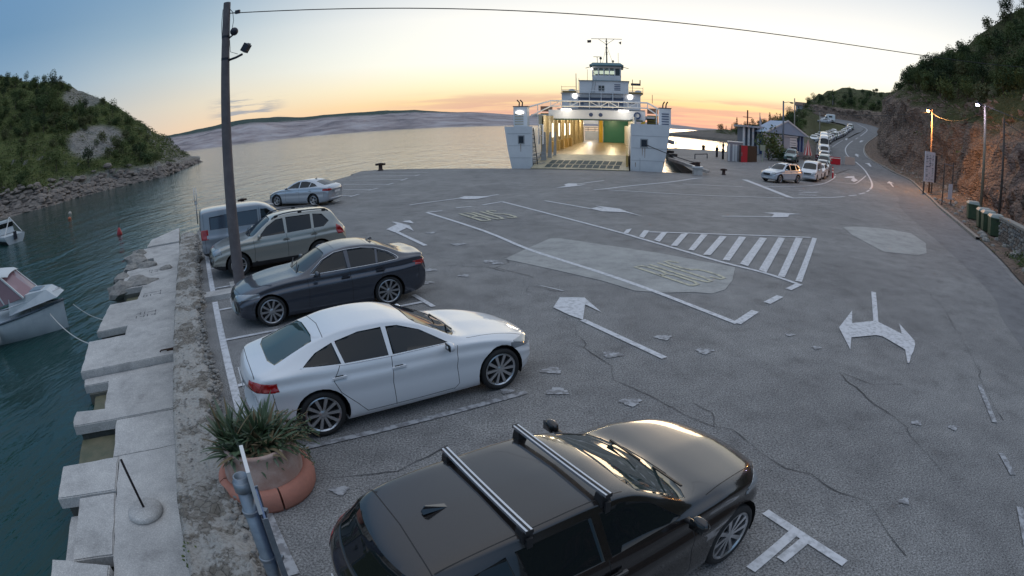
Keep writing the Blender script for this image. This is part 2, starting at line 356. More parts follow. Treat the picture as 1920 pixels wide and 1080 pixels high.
def build_car(c,loc,ang,label,cat='car',group=None,name='parked_car',lo=False):
    """ang: heading of the car's nose (radians, world). Car is modelled nose at x=0, tail at x=L, then turned."""
    root=empty(name,loc,ang+math.pi,label=label,cat=cat,group=group)
    L=c['L'];W=c['W'];w0=W/2;xf=c['foh'];xr=xf+c['wb'];r=c['r']
    P=c['paint']; gl=M('car_glass'); rub=M('black_rubber',(.012,.012,.013),.5); gap=M('panel_gap',(.01,.01,.011),.6)
    blk=M('black_plastic',(.02,.02,.022),.45); chrome=M('chrome_trim',(.75,.76,.78),.15,1.0)
    body=car_body(c,26 if lo else 60,2 if lo else 4)
    me=body.mesh('t',P,True); bm=bmesh.new(); bm.from_mesh(me); bpy.data.meshes.remove(me)
    bmesh.ops.recalc_face_normals(bm,faces=bm.faces); bm.normal_update()
    # orient: origin at footprint centre on the ground
    def tx(mb): 
        if isinstance(mb,MB): mb.v=[(x-L/2,y,z) for x,y,z in mb.v]
        return mb
    parts=[]
    # wheel arches
    for x in (xf,xr):
        f=cut(bm,circ(x,r,c.get('arch',r+.055),14 if lo else 26),'y',lambda p,n:abs(p.y)>w0-.32 and p.z<r*2+.25)
        bmesh.ops.delete(bm,geom=f,context='FACES'); bm.normal_update()
    for nm,poly,axis,side,mt,off,lb in c.get('cuts',[]):
        if axis=='y': tests=[(lambda p,n,s=s: p.y*s>w0*.35 and n.y*s>.25) for s in ((1,-1) if side=='both' else (side,))]
        elif axis=='z': tests=[lambda p,n: n.z>.12 and p.z>c.get('zmin',.7)]
        elif side=='front': tests=[lambda p,n: p.x<c.get('wrapf',.62) and n.x<-.05]
        else: tests=[lambda p,n: p.x>L-c.get('wrapr',.42) and n.x>.05]
        pls=[poly]
        if axis=='x' and poly[0][0]>0.02 and min(q[0] for q in poly)>.02: pls=[poly,[(-a,b) for a,b in poly]]
        for pl in pls:
            for t in tests:
                f=cut(bm,pl,axis,t)
                if not f: continue
                m=extract(bm,f,off)
                parts.append((nm,m,mt,lb)); bm.normal_update()
    if not lo:
        for pl in c.get('seams',[]): strips(bm,pl,.009,'y',lambda p,n: abs(n.y)>.2)
        for pl in c.get('topseams',[]): strips(bm,pl,.01,'z',lambda p,n: n.z>.3)
    me=bpy.data.meshes.new('body')
    for f in bm.faces: f.smooth=True
    for v in bm.verts: v.co.x-=L/2
    bm.to_mesh(me); bm.free(); me.materials.append(P); me.materials.append(gap)
    if c.get('lower'): # dark cladding below the line
        me.materials.append(blk)
        for p in me.polygons:
            if p.material_index==0 and p.center.z<c['lower']: p.material_index=2
    ob('body',me,None,root)
    for nm,m,mt,lb in parts: 
        o=ob(nm,tx(m),[mt,rub],root,True)
        if lb: o['label']=lb
    # wheel wells and underside
    for x in (xf,xr):
        for s in (-1,1):
            mb=MB(); R=c.get('arch',r+.055)-.002; n=14; P0=[];P1=[]
            for k in range(n+1):
                a=-.35+(math.pi+.7)*k/n; px,pz=x+R*math.cos(a),r+R*math.sin(a)
                P0.append((px,s*(w0-.035),pz));P1.append((px,s*(w0-.34),pz))
            mb.grid([P0,P1],flip=s>0)
            mb.add([(x,s*(w0-.34),r)]+P1,[(0,k+1,k+2) for k in range(n)])
            ob('wheel_well',tx(mb),M('wheel_well_black',(.006,.006,.006),.9),root)
    # wheels
    rimm=c.get('rim') or M('alloy_silver',(.55,.56,.58),.28,.9)
    hub,ty,rm=wheel_meshes(r,c.get('tw',.225),c.get('spokes',5),c.get('twin',True),lo,rimm,c.get('rr'))
    for x in (xf,xr):
        for s in (-1,1):
            h=ob('wheel',hub,None,root,loc=(x-L/2,s*(w0-.13),r)); 
            if s>0: h.rotation_euler=(0,0,math.pi)
            h2=ob('tyre',ty,None,h); ob('rim',rm,None,h)
    # mirrors
    xm,zm=c['mirror']
    for s in (-1,1):
        m=MB().ball((xm,s*(w0+.095),zm),.1,12,8,sc=(.55,1.0,.68)); m.bar((xm-.02,s*(w0-.07),zm-.05),(xm-.01,s*(w0+.05),zm-.03),.05,.03,mi=1)
        m.box((xm+.045,s*(w0+.095),zm),(.012,.15,.095),mi=2)
        ob('door_mirror',tx(m),[c.get('mirrorpaint',P),blk,gl],root,True)
    if not lo:
        for x,z in c.get('handles',[]):
            for s in (-1,1):
                y=s*(w0-.012); m=MB().box((x,y,z),(.2,.03,.028)); m.box((x,y-s*.014,z-.002),(.12,.012,.05),mi=1)
                ob('door_handle',tx(m),[c.get('handlemat',P),gap],root)
    # plates
    for x,z,s in ((L+.008,c.get('platez',.8),1),(-.012,.42,-1)):
        if c.get('noplate') : continue
        m=MB().box((x,0,z),(.012,.5,.105)); m.box((x+s*.007,-.0,z),(.003,.36,.055),mi=1)
        m2=MB().box((x,0,z),(.012,.52,.115)); 
        ob('number_plate',tx(m2),M('plate_white',(.7,.7,.7),.4),root)
    for fn in c.get('extra',[]): fn(root,c,tx)
    return root

def G_(): return M('car_glass')
def common(L,W,wb,foh,r,top,belt,hw,rw,bot,**k):
    d=dict(L=L,W=W,wb=wb,foh=foh,r=r,top=top,belt=belt,hw=hw,rw=rw,bot=bot); d.update(k); return d
def hwc(L,n=.80,t=.84): return [(0,n),(.12,.88),(.4,.95),(.9,.99),(1.5,1.0),(L-1.3,1.0),(L-.6,.97),(L-.2,.93),(L,t)]
def botc(L): return [(0,.33),(.05,.24),(.3,.18),(.8,.17),(L-.8,.17),(L-.3,.22),(L-.05,.3),(L,.40)]
def roof_bars(xs,z,hw,alu=True):
    def fn(root,c,tx):
        for x in xs:
            m=MB().box((x,0,z+.105),(.055,2*hw+.10,.026)); m.box((x,0,z+.12),(.016,2*hw+.10,.006),mi=1)
            b=ob('roof_bar',tx(m),[M('bar_aluminium',(.62,.64,.68),.3,.85),M('black_rubber')],root)
            for s in (-1,1):
                f=MB().box((x,s*(hw-.02),z+.045),(.1,.10,.10),top=.75); f.box((x,s*(hw+.045),z-.01),(.05,.02,.10)); f.box((x,s*(hw+.052),z+.105),(.06,.006,.032))
                ob('bar_foot',tx(f),M('black_plastic'),b)
    return fn
def roof_rails(x0,x1,y,z):
    def fn(root,c,tx):
        for s in (-1,1):
            pts=[(x0,s*y,z(x0)),(x0+.12,s*y,z(x0+.12)+.05)]+[(x0+.12+(x1-x0-.24)*i/6,s*y,z(x0+.12+(x1-x0-.24)*i/6)+.055) for i in range(1,7)]+[(x1,s*y,z(x1))]
            m=MB().tube(pts,.02,8); ob('roof_rail',tx(m),M('rail_dark',(.10,.105,.11),.35,.5),root,True)
            for xx in (x0+.15,(x0+x1)/2,x1-.15): ob('rail_foot',tx(MB().box((xx,s*y,z(xx)+.02),(.12,.04,.06))),M('black_plastic'),root)
    return fn
def fin(x,z,ln=.17,h=.06):
    def fn(root,c,tx):
        m=MB().add([(x,-.025,z),(x,.025,z),(x+ln,.022,z),(x+ln,-.022,z),(x+ln-.03,-.006,z+h),(x+ln-.03,.006,z+h),(x+ln-.005,0,z+h*.6)],[(0,1,5,4),(1,2,6,5),(0,4,6,3),(2,3,6),(4,5,6)])
        ob('antenna_fin',tx(m),M('fin_black',(.02,.02,.024),.15,coat=1),root)
    return fn
def wipers(x,z,dx=.35):
    def fn(root,c,tx):
        for y0,y1 in ((-.45,.1),(.15,.62)):
            m=MB().bar((x,y0,z),(x+dx*.35,y1,z+.11),.018,.014); ob('wiper',tx(m),M('black_rubber'),root)
    return fn
def chrome_line(pl,wd=.014,nm='window_trim',off=.006):
    def fn(root,c,tx):
        for s in (-1,1):
            pts=[]
            for (x,z) in pl:
                T=pch(c['top'],x);B=min(pch(c['belt'],x),T-.012);w=pch(c['hw'],x)*c['W']/2;r=pch(c['rw'],x);e=T-B
                if z<=B: y=w-.05+(B-z)*.3
                else:
                    t=(z-B)/max(.05,e); y=(w-.07)+((r+.01)-(w-.07))*min(1,(.58*t/.5 if t<.5 else .58+.42*(t-.5)/.34))
                pts.append((x,s*(y+off),z))
            ob(nm,tx(MB().tube(pts,wd/2,6)),M('chrome_trim'),root,True)
    return fn
RED=lambda: M('tail_light_red',(.35,.006,.008),.12,coat=1.0)
LAMP=lambda: M('headlight_glass',(.30,.33,.36),.06,.35,coat=1.0)
def spec_liftback():
    L=4.71
    c=common(L,1.854,2.81,.91,.34,
     top=[(0,.56),(.02,.62),(.08,.68),(.3,.76),(.7,.845),(1.1,.90),(1.38,.935),(1.5,.985),(1.8,1.135),(2.15,1.285),(2.5,1.365),(2.85,1.39),(3.2,1.375),(3.6,1.30),(4.0,1.175),(4.3,1.07),(4.5,1.015),(4.62,.985),(4.68,.90),(4.71,.78)],
     belt=[(0,.52),(.08,.60),(.3,.69),(.7,.79),(1.2,.86),(1.6,.895),(2.5,.925),(3.4,.96),(4.0,.985),(4.4,.97),(4.62,.93),(4.71,.72)],
     hw=hwc(L,.78,.80),rw=[(0,.56),(.4,.66),(1.2,.72),(1.45,.72),(2.1,.585),(2.7,.56),(3.4,.555),(4.0,.59),(4.4,.66),(4.6,.66),(4.71,.58)],bot=botc(L),
     cowl=1.42,roof0=2.15,roof1=3.55,deck=4.35,bowf=.34,bowr=.26,crease=.010,
     paint=M('paint_white',(.74,.76,.79),.3,0,coat=1.0),mirror=(1.80,.97),handles=[(2.55,.80),(3.42,.84)],platez=.75,spokes=10,twin=True,rim=M('alloy_silver',(.55,.56,.58),.28,.9),rr=.262)
    g=G_
    c['cuts']=[('windscreen',[(1.43,-.28),(1.43,.28),(1.53,.56),(1.60,.67),(2.10,.515),(2.16,.4),(2.16,-.4),(2.10,-.515),(1.60,-.67),(1.53,-.56)],'z','',g(),-.006,None),
     ('rear_window',[(3.66,-.5),(3.62,-.3),(3.62,.3),(3.66,.5),(4.24,.57),(4.31,.35),(4.31,-.35),(4.24,-.57)],'z','',M('car_glass_green',(.02,.05,.05),.04,spec=.8),-.005,None),
     ('side_window',[(1.74,.955),(2.60,.968),(2.59,1.30),(2.42,1.285),(2.1,1.17)],'y','both',g(),-.006,None),
     ('side_window',[(2.66,.97),(3.30,.992),(3.36,1.245),(3.0,1.305),(2.66,1.305)],'y','both',g(),-.006,None),
     ('side_window',[(3.35,.995),(3.88,1.035),(3.66,1.155),(3.40,1.235)],'y','both',g(),-.006,None),
     ('headlight',[(.50,.60),(.50,.70),(.80,.735),(.88,.71),(.86,.62),(.7,.58)],'x','front',LAMP(),.003,None),
     ('grille',[(-.34,.24),(.34,.24),(.40,.5),(.38,.63),(-.38,.63),(-.40,.5)],'x','front',M('black_plastic',(.02,.02,.022),.45),-.01,None),
     ('tail_light',[(.46,.80),(.50,.90),(.70,.915),(.95,.90),(.95,.80),(.70,.775)],'x','rear',RED(),.003,None)]
    c['seams']=[[(1.62,.9),(1.66,.6),(1.64,.32),(1.72,.24)],[(2.63,.96),(2.66,.6),(2.64,.24)],[(3.38,.98),(3.50,.80),(3.42,.62),(3.22,.42),(3.08,.26)],[(1.72,.255),(2.3,.25),(3.08,.255)],[(.55,.57),(.50,.42)],[(4.36,.78),(4.34,.5)]]
    c['topseams']=[[(.22,-.55),(.16,0),(.22,.55)],[(.25,.62),(1.4,.735)],[(.25,-.62),(1.4,-.735)],[(3.5,-.52),(3.46,0),(3.5,.52)],[(4.56,-.62),(4.57,0),(4.56,.62)]]
    c['extra']=[wipers(1.38,.96),chrome_line([(1.62,.945),(2.52,.955),(3.22,.978),(3.84,1.028)],.010)]
    return remapx(c,lambda x: x*.91 if x<.91 else x-.082)
def spec_saloon():
    L=4.71
    c=common(L,1.83,2.76,.86,.335,
     top=[(0,.58),(.02,.64),(.08,.71),(.3,.80),(.7,.885),(1.2,.95),(1.5,.985),(1.6,1.02),(1.9,1.17),(2.25,1.335),(2.55,1.41),(2.9,1.44),(3.25,1.425),(3.6,1.36),(3.9,1.24),(4.15,1.13),(4.3,1.10),(4.55,1.09),(4.64,1.06),(4.68,.95),(4.71,.80)],
     belt=[(0,.54),(.08,.64),(.3,.74),(.7,.83),(1.2,.89),(1.6,.92),(2.5,.945),(3.4,.975),(4.0,1.0),(4.4,1.02),(4.62,.99),(4.71,.74)],
     hw=hwc(L,.80,.82),rw=[(0,.60),(.4,.68),(1.2,.72),(1.5,.72),(2.2,.575),(2.8,.555),(3.4,.55),(3.9,.58),(4.25,.66),(4.6,.68),(4.71,.6)],bot=botc(L),
     cowl=1.52,roof0=2.25,roof1=3.45,deck=4.2,bowf=.30,bowr=.2,crease=.028,
     paint=M('paint_slate_grey',(.045,.054,.075),.3,.55,coat=1.0),mirror=(1.95,1.02),handles=[(2.62,.83),(3.45,.87)],spokes=10,twin=True,rr=.268,rim=M('alloy_bicolour',(.38,.39,.41),.3,.85))
    g=G_
    c['cuts']=[('windscreen',[(1.55,-.28),(1.55,.28),(1.63,.56),(1.70,.67),(2.20,.515),(2.26,.4),(2.26,-.4),(2.20,-.515),(1.70,-.67),(1.63,-.56)],'z','',g(),-.006,None),
     ('rear_window',[(3.50,-.48),(3.47,-.3),(3.47,.3),(3.50,.48),(4.02,.55),(4.10,.3),(4.10,-.3),(4.02,-.55)],'z','',g(),-.005,None),
     ('side_window',[(1.88,.99),(2.70,1.0),(2.68,1.35),(2.48,1.33),(2.2,1.22)],'y','both',g(),-.006,None),
     ('side_window',[(2.77,1.0),(3.36,1.012),(3.42,1.30),(3.1,1.355),(2.77,1.355)],'y','both',g(),-.006,None),
     ('side_window',[(3.41,1.015),(3.86,1.045),(3.84,1.09),(3.70,1.19),(3.47,1.28)],'y','both',g(),-.006,None),
     ('headlight',[(.44,.60),(.43,.70),(.62,.745),(.84,.76),(.84,.67),(.65,.60)],'x','front',LAMP(),.003,None),
     ('grille',[(.03,.50),(.03,.66),(.06,.70),(.33,.70),(.37,.64),(.30,.50)],'x','front',M('black_plastic'),-.012,None),
     ('air_intake',[(-.5,.26),(.5,.26),(.56,.40),(-.56,.40)],'x','front',M('black_plastic'),-.012,None),
     ('tail_light',[(.52,.84),(.54,.93),(.70,.95),(.93,.93),(.93,.86),(.7,.82)],'x','rear',RED(),.003,None)]
    c['seams']=[[(1.74,.93),(1.76,.6),(1.72,.32),(1.8,.24)],[(2.73,.99),(2.76,.6),(2.74,.24)],[(3.42,1.0),(3.52,.84),(3.44,.64),(3.26,.44),(3.14,.26)],[(1.8,.255),(3.14,.255)],[(.50,.60),(.42,.42)],[(4.40,.80),(4.38,.5)]]
    c['topseams']=[[(.2,-.5),(.12,0),(.2,.5)],[(.25,.60),(1.5,.73)],[(.25,-.60),(1.5,-.73)],[(2.5,-.36),(2.5,.36),(3.3,.36),(3.3,-.36),(2.5,-.36)]]
    c['extra']=[wipers(1.57,1.0),fin(3.38,1.405),chrome_line([(1.82,.975),(2.7,.988),(3.4,1.003),(3.88,1.03),(3.93,1.06),(3.88,1.11),(3.72,1.21),(3.42,1.325),(3.1,1.375),(2.7,1.375),(2.45,1.35),(2.15,1.225),(1.85,1.02)],.014)]
    return c
def spec_suv():
    L=4.55
    c=common(L,1.82,2.65,.90,.36,
     top=[(0,.66),(.02,.74),(.08,.82),(.3,.92),(.7,1.0),(1.1,1.06),(1.25,1.09),(1.35,1.13),(1.7,1.36),(2.05,1.56),(2.3,1.625),(2.8,1.665),(3.4,1.655),(3.9,1.62),(4.05,1.58),(4.25,1.38),(4.42,1.14),(4.5,1.05),(4.53,.95),(4.55,.82)],
     belt=[(0,.60),(.08,.76),(.3,.86),(.7,.94),(1.2,1.0),(2.5,1.04),(3.5,1.08),(4.1,1.10),(4.42,1.06),(4.55,.76)],
     hw=hwc(L,.80,.86),rw=[(0,.60),(.4,.70),(1.1,.74),(1.3,.74),(2.05,.63),(2.8,.60),(3.8,.58),(4.2,.60),(4.5,.66),(4.55,.62)],bot=[(0,.40),(.05,.32),(.3,.25),(.8,.24),(L-.8,.24),(L-.3,.3),(L-.05,.40),(L,.48)],
     cowl=1.28,roof0=2.1,roof1=4.0,deck=4.45,bowf=.26,bowr=.18,bowg=.08,
     paint=M('paint_grey_green',(.34,.34,.31),.32,.5,coat=1.0),mirror=(1.62,1.14),handles=[(2.48,.93),(3.38,.97)],spokes=5,twin=True,lower=.40,arch=.43)
    g=G_
    c['cuts']=[('windscreen',[(1.30,-.28),(1.30,.28),(1.38,.56),(1.45,.68),(2.0,.56),(2.06,.42),(2.06,-.42),(2.0,-.56),(1.45,-.68),(1.38,-.56)],'z','',g(),-.006,None),
     ('rear_window',[(.0,1.14),(.58,1.14),(.60,1.2),(.52,1.52),(-.52,1.52),(-.60,1.2),(-.58,1.14)],'x','rear',g(),-.006,None),
     ('side_window',[(1.62,1.09),(2.46,1.10),(2.45,1.54),(2.22,1.525),(1.9,1.35)],'y','both',g(),-.006,None),
     ('side_window',[(2.54,1.10),(3.32,1.125),(3.34,1.55),(2.54,1.555)],'y','both',g(),-.006,None),
     ('side_window',[(3.40,1.13),(3.72,1.14),(3.92,1.28),(3.72,1.51),(3.42,1.545)],'y','both',g(),-.006,None),
     ('headlight',[(.46,.74),(.50,.88),(.66,.90),(.78,.86),(.80,.74),(.66,.68)],'x','front',LAMP(),.003,None),
     ('grille',[(-.34,.60),(.34,.60),(.40,.74),(.38,.80),(-.38,.80),(-.40,.74)],'x','front',M('black_plastic'),-.012,None),
     ('tail_light',[(.755,.86),(.74,1.34),(.80,1.36),(.95,1.1),(.95,.86)],'x','rear',RED(),.004,None)]
    c['seams']=[[(1.44,1.03),(1.46,.7),(1.42,.42),(1.5,.32)],[(2.50,1.09),(2.52,.7),(2.50,.32)],[(3.36,1.12),(3.44,.95),(3.36,.75),(3.2,.5),(3.05,.34)],[(1.5,.335),(3.05,.335)]]
    c['topseams']=[[(.25,-.6),(.2,0),(.25,.6)],[(.3,.64),(1.25,.75)],[(.3,-.64),(1.25,-.75)]]
    c['extra']=[wipers(1.33,1.1),roof_rails(2.1,3.95,.56,lambda x: pch(c['top'],x)-.035)]
    return c
def spec_estate_suv():
    L=4.50
    c=common(L,1.83,2.70,.86,.345,
     top=[(0,.62),(.02,.70),(.08,.79),(.3,.88),(.7,.955),(1.1,1.01),(1.3,1.035),(1.42,1.07),(1.75,1.25),(2.1,1.42),(2.35,1.48),(2.8,1.515),(3.3,1.51),(3.8,1.47),(4.0,1.44),(4.12,1.40),(4.28,1.22),(4.40,1.07),(4.46,1.0),(4.49,.92),(4.50,.80)],
     belt=[(0,.58),(.08,.72),(.3,.81),(.7,.885),(1.2,.94),(2.5,.98),(3.5,1.03),(4.1,1.06),(4.4,1.0),(4.50,.74)],
     hw=hwc(L,.76,.80),rw=[(0,.56),(.4,.68),(1.15,.73),(1.4,.73),(2.1,.60),(2.8,.59),(3.6,.58),(4.1,.56),(4.4,.62),(4.5,.58)],bot=botc(L),
     cowl=1.33,roof0=2.1,roof1=4.0,deck=4.35,bowf=.36,bowr=.28,boww=.2,crease=.02,
     paint=M('paint_brown_black',(.020,.017,.017),.2,.35,coat=1.0),mirror=(1.72,1.06),handles=[(2.55,.88),(3.35,.93)],spokes=10,twin=True,rr=.27)
    g=G_
    c['cuts']=[('windscreen',[(1.36,-.28),(1.36,.28),(1.46,.56),(1.54,.68),(2.06,.55),(2.10,.42),(2.10,-.42),(2.06,-.55),(1.54,-.68),(1.46,-.56)],'z','',M('windscreen_glass',(.03,.045,.045),.03,spec=.9),-.006,None),
     ('rear_window',[(.0,1.08),(.54,1.08),(.60,1.14),(.50,1.37),(-.50,1.37),(-.60,1.14),(-.54,1.08)],'x','rear',g(),-.006,None),
     ('side_window',[(1.72,1.015),(2.55,1.03),(2.54,1.40),(2.30,1.39),(2.0,1.26)],'y','both',g(),-.006,None),
     ('side_window',[(2.62,1.03),(3.28,1.06),(3.32,1.40),(2.62,1.41)],'y','both',g(),-.006,None),
     ('side_window',[(3.36,1.07),(3.72,1.11),(3.86,1.19),(3.70,1.34),(3.40,1.39)],'y','both',g(),-.006,None),
     ('headlight',[(.44,.66),(.43,.76),(.66,.82),(.88,.84),(.88,.76),(.68,.68)],'x','front',LAMP(),.003,None),
     ('grille',[(-.38,.42),(.38,.42),(.46,.66),(.44,.72),(-.44,.72),(-.46,.66)],'x','front',M('black_plastic'),-.012,None),
     ('tail_light',[(.50,.90),(.54,1.02),(.70,1.05),(.92,1.02),(.92,.92),(.7,.88)],'x','rear',RED(),.004,None)]
    c['seams']=[[(1.58,.97),(1.6,.7),(1.56,.34),(1.64,.26)],[(2.585,1.02),(2.60,.7),(2.58,.26)],[(3.32,1.05),(3.40,.9),(3.32,.7),(3.16,.44),(3.05,.28)],[(1.64,.275),(3.05,.275)]]
    c['topseams']=[[(.2,-.52),(.13,0),(.2,.52)],[(.28,.62),(1.3,.74)],[(.28,-.62),(1.3,-.74)],[(2.22,-.53),(3.92,-.545)],[(2.22,.53),(3.92,.545)],[(3.94,-.56),(3.92,0),(3.94,.56)]]
    c['extra']=[wipers(1.30,1.045,.4),fin(3.28,1.415,.2,.06),roof_bars([2.29,2.98],1.365,.57)]
    return remapx(c,lambda x: x*.933,lambda z: z if z<1 else 1+(z-1)*.84)
def spec_small_liftback():
    c=dict(spec_liftback()); c.update(paint=M('paint_silver_blue',(.46,.50,.55),.3,.55,coat=1.0),spokes=5,rr=.235)
    c['top']=[(x,z+(.07 if x>1.5 else .04)) for x,z in c['top']]; c['belt']=[(x,z+.05) for x,z in c['belt']]
    cc=[]
    for nm,p,a,s,m,o,l in c['cuts']:
        if a=='y': p=[(x,z+.055) for x,z in p]
        if a=='x' : p=[(x,z+.04) for x,z in p]
        if nm=='rear_window': m=G_()
        cc.append((nm,p,a,s,m,o,l))
    c['cuts']=cc; c['mirror']=(1.72,1.02); c['wb']=2.68; c['foh']=.87
    c['extra']=[fin(3.1,1.435),chrome_line([(1.62,1.0),(2.52,1.01),(3.22,1.033),(3.84,1.083)],.012)]
    return c
def spec_van():
    L=4.39
    c=common(L,1.80,2.70,.86,.325,
     top=[(0,.62),(.02,.70),(.08,.78),(.3,.90),(.6,.98),(.85,1.04),(.95,1.09),(1.3,1.36),(1.65,1.62),(1.85,1.72),(2.2,1.80),(2.8,1.82),(3.6,1.82),(4.1,1.80),(4.28,1.77),(4.34,1.70),(4.37,1.3),(4.39,.9)],
     belt=[(0,.58),(.08,.72),(.3,.82),(.7,.92),(1.0,1.0),(2.5,1.04),(4.2,1.06),(4.34,1.04),(4.39,.84)],
     hw=[(0,.82),(.12,.9),(.4,.96),(.9,.99),(1.5,1.0),(4.1,1.0),(4.3,.98),(4.39,.94)],rw=[(0,.6),(.4,.7),(.9,.76),(1.7,.70),(2.2,.70),(4.2,.70),(4.39,.72)],bot=botc(L),
     cowl=.9,roof0=1.75,roof1=4.2,deck=4.39,bowf=.24,bowr=.06,bowg=0,
     paint=M('paint_van_blue',(.27,.30,.34),.35,.3,coat=1.0),mirror=(1.25,1.10),handles=[(2.2,.95)],spokes=5,twin=False,lower=.36,rr=.2)
    g=G_
    pan=M('van_panel_glass',(.05,.07,.10),.12,coat=.6)
    c['cuts']=[('windscreen',[(.93,-.28),(.93,.28),(1.0,.56),(1.07,.68),(1.62,.62),(1.68,.45),(1.68,-.45),(1.62,-.62),(1.07,-.68),(1.0,-.56)],'z','',g(),-.006,None),
     ('rear_window',[(.04,1.10),(.04,1.56),(.58,1.56),(.64,1.10)],'x','rear',g(),-.006,None),
     ('side_window',[(1.32,1.08),(2.10,1.09),(2.10,1.60),(1.86,1.58),(1.55,1.34)],'y','both',g(),-.006,None),
     ('side_window',[(2.22,1.10),(3.08,1.11),(3.08,1.60),(2.22,1.60)],'y','both',c.get('pan',pan),-.005,None),
     ('side_window',[(3.18,1.11),(4.0,1.13),(4.0,1.56),(3.18,1.60)],'y','both',pan,-.005,None),
     ('headlight',[(.46,.66),(.48,.84),(.70,.88),(.80,.84),(.80,.68),(.62,.64)],'x','front',LAMP(),.003,None),
     ('grille',[(-.36,.62),(.36,.62),(.42,.76),(-.42,.76)],'x','front',M('black_plastic'),-.012,None),
     ('tail_light',[(.72,.82),(.72,1.16),(.95,1.16),(.95,.82)],'x','rear',RED(),.004,None)]
    c['seams']=[[(1.2,1.0),(1.2,.5),(1.3,.3)],[(2.16,1.66),(2.16,.28)],[(3.13,1.66),(3.13,.6),(3.02,.3)],[(1.3,.3),(3.02,.3)],[(4.22,1.7),(4.22,.4)]]
    c['topseams']=[[(.3,.66),(.9,.76)],[(.3,-.66),(.9,-.76)]]
    return c

# ---------------------------------------------------------------- the setting
ES=(-.536,.844); ET=(.844,.536)          # along the quay wall / away from it, into the car park
def XY(s,t): return (ES[0]*s+ET[0]*t, ES[1]*s+ET[1]*t)
WALLANG=math.atan2(ES[1],ES[0]); STALLANG=math.atan2(ET[1],ET[0])
ZK=[(0,0),(60,0),(80,.8),(105,2.9),(150,5.6),(190,9.6),(240,13.5),(300,20),(400,30),(900,60)]
def zroad(D): 
    for (a,za),(b,zb) in zip(ZK,ZK[1:]):
        if D<=b: return za+(zb-za)*(D-a)/(b-a)
    return 60
def gz(x,y):
    D=math.hypot(x,y); a=math.degrees(math.atan2(x,y)); return zroad(D)*sstep(21,28,a)
SEA=-1.2
def nz(x,y,z=0,s=1,o=4): return noise.fractal(Vector((x*s,y*s,z*s)),1.0,2.0,o)
# --- materials
def ground_mat(name,base,light,dark,gr=1.0,rough=.82,blue=0):
    m=bpy.data.materials.new(name); m.use_nodes=True; nt=m.node_tree; b=nt.nodes['Principled BSDF']; tc=nd(nt,'ShaderNodeTexCoord')
    n1=nd(nt,'ShaderNodeTexNoise',i_Scale=.25,i_Detail=8.0,i_Roughness=.6); lk(nt,tc,'Object',n1,'Vector')
    n2=nd(nt,'ShaderNodeTexNoise',i_Scale=38.0,i_Detail=5.0,i_Roughness=.8); lk(nt,tc,'Object',n2,'Vector')
    n4=nd(nt,'ShaderNodeTexNoise',i_Scale=1.4,i_Detail=9.0,i_Roughness=.72); lk(nt,tc,'Object',n4,'Vector')
    v=nd(nt,'ShaderNodeTexVoronoi',i_Scale=70.0); lk(nt,tc,'Object',v,'Vector')
    r1=ramp(nt,[(.32,base),(.68,light)]); lk(nt,n1,0,r1,0)
    r2=ramp(nt,[(.36,dark),(.50,(.5,.5,.5)),(.66,(1,1,1))]); lk(nt,n2,0,r2,0)
    r4=ramp(nt,[(.30,(.66,.66,.66)),(.46,(.95,.95,.95)),(.70,(1.22,1.22,1.2))]); lk(nt,n4,0,r4,0)
    c=mixc(nt,min(1,.72*gr),r1.outputs[0],r2.outputs[0],'OVERLAY'); c=mixc(nt,1.0,c,r4.outputs[0],'MULTIPLY')
    r3=ramp(nt,[(.0,(1.35,1.35,1.35)),(.22,(1,1,1)),(.8,(.8,.8,.8))]); lk(nt,v,0,r3,0); c=mixc(nt,.5*gr,c,r3.outputs[0],'MULTIPLY')
    nt.links.new(c,b.inputs['Base Color']); b.inputs['Roughness'].default_value=rough; b.inputs['Specular IOR Level'].default_value=.35
    bp=nd(nt,'ShaderNodeBump',i_Strength=.5*gr,i_Distance=.012); lk(nt,n2,0,bp,'Height'); lk(nt,bp,0,b,'Normal'); return m
ASPH=ground_mat('asphalt_worn',(.185,.184,.186),(.265,.263,.262),(.05,.05,.05),1.25)
ROAD=ground_mat('asphalt_road',(.150,.152,.16),(.19,.19,.196),(.22,.22,.22),.6)
CONC=ground_mat('concrete_patch',(.30,.305,.30),(.38,.38,.37),(.35,.35,.35),.35)
PAINT=M('road_paint',(.62,.63,.66),.7,col2=(.42,.43,.45),nscale=9,contrast=(.46,.62),bump=.2)
PAINTY=M('road_paint_yellowed',(.52,.50,.38),.7,col2=(.28,.28,.24),nscale=7,contrast=(.45,.62))
PAINTOLD=M('road_paint_old',(.40,.41,.43),.75,col2=(.2,.2,.21),nscale=8,contrast=(.44,.56))
CRK=M('crack_dark',(.075,.075,.078),.9)
STEEL=M('galvanised_steel',(.32,.36,.40),.45,.7,col2=(.22,.25,.29),nscale=6)
CONC2=ground_mat('jetty_concrete',(.40,.385,.37),(.52,.505,.49),(.3,.3,.3),.55,.85)
CONC3=M('jetty_concrete_rough',(.28,.28,.27),.9,col2=(.15,.15,.145),nscale=2.5,bump=.8,bscale=12)
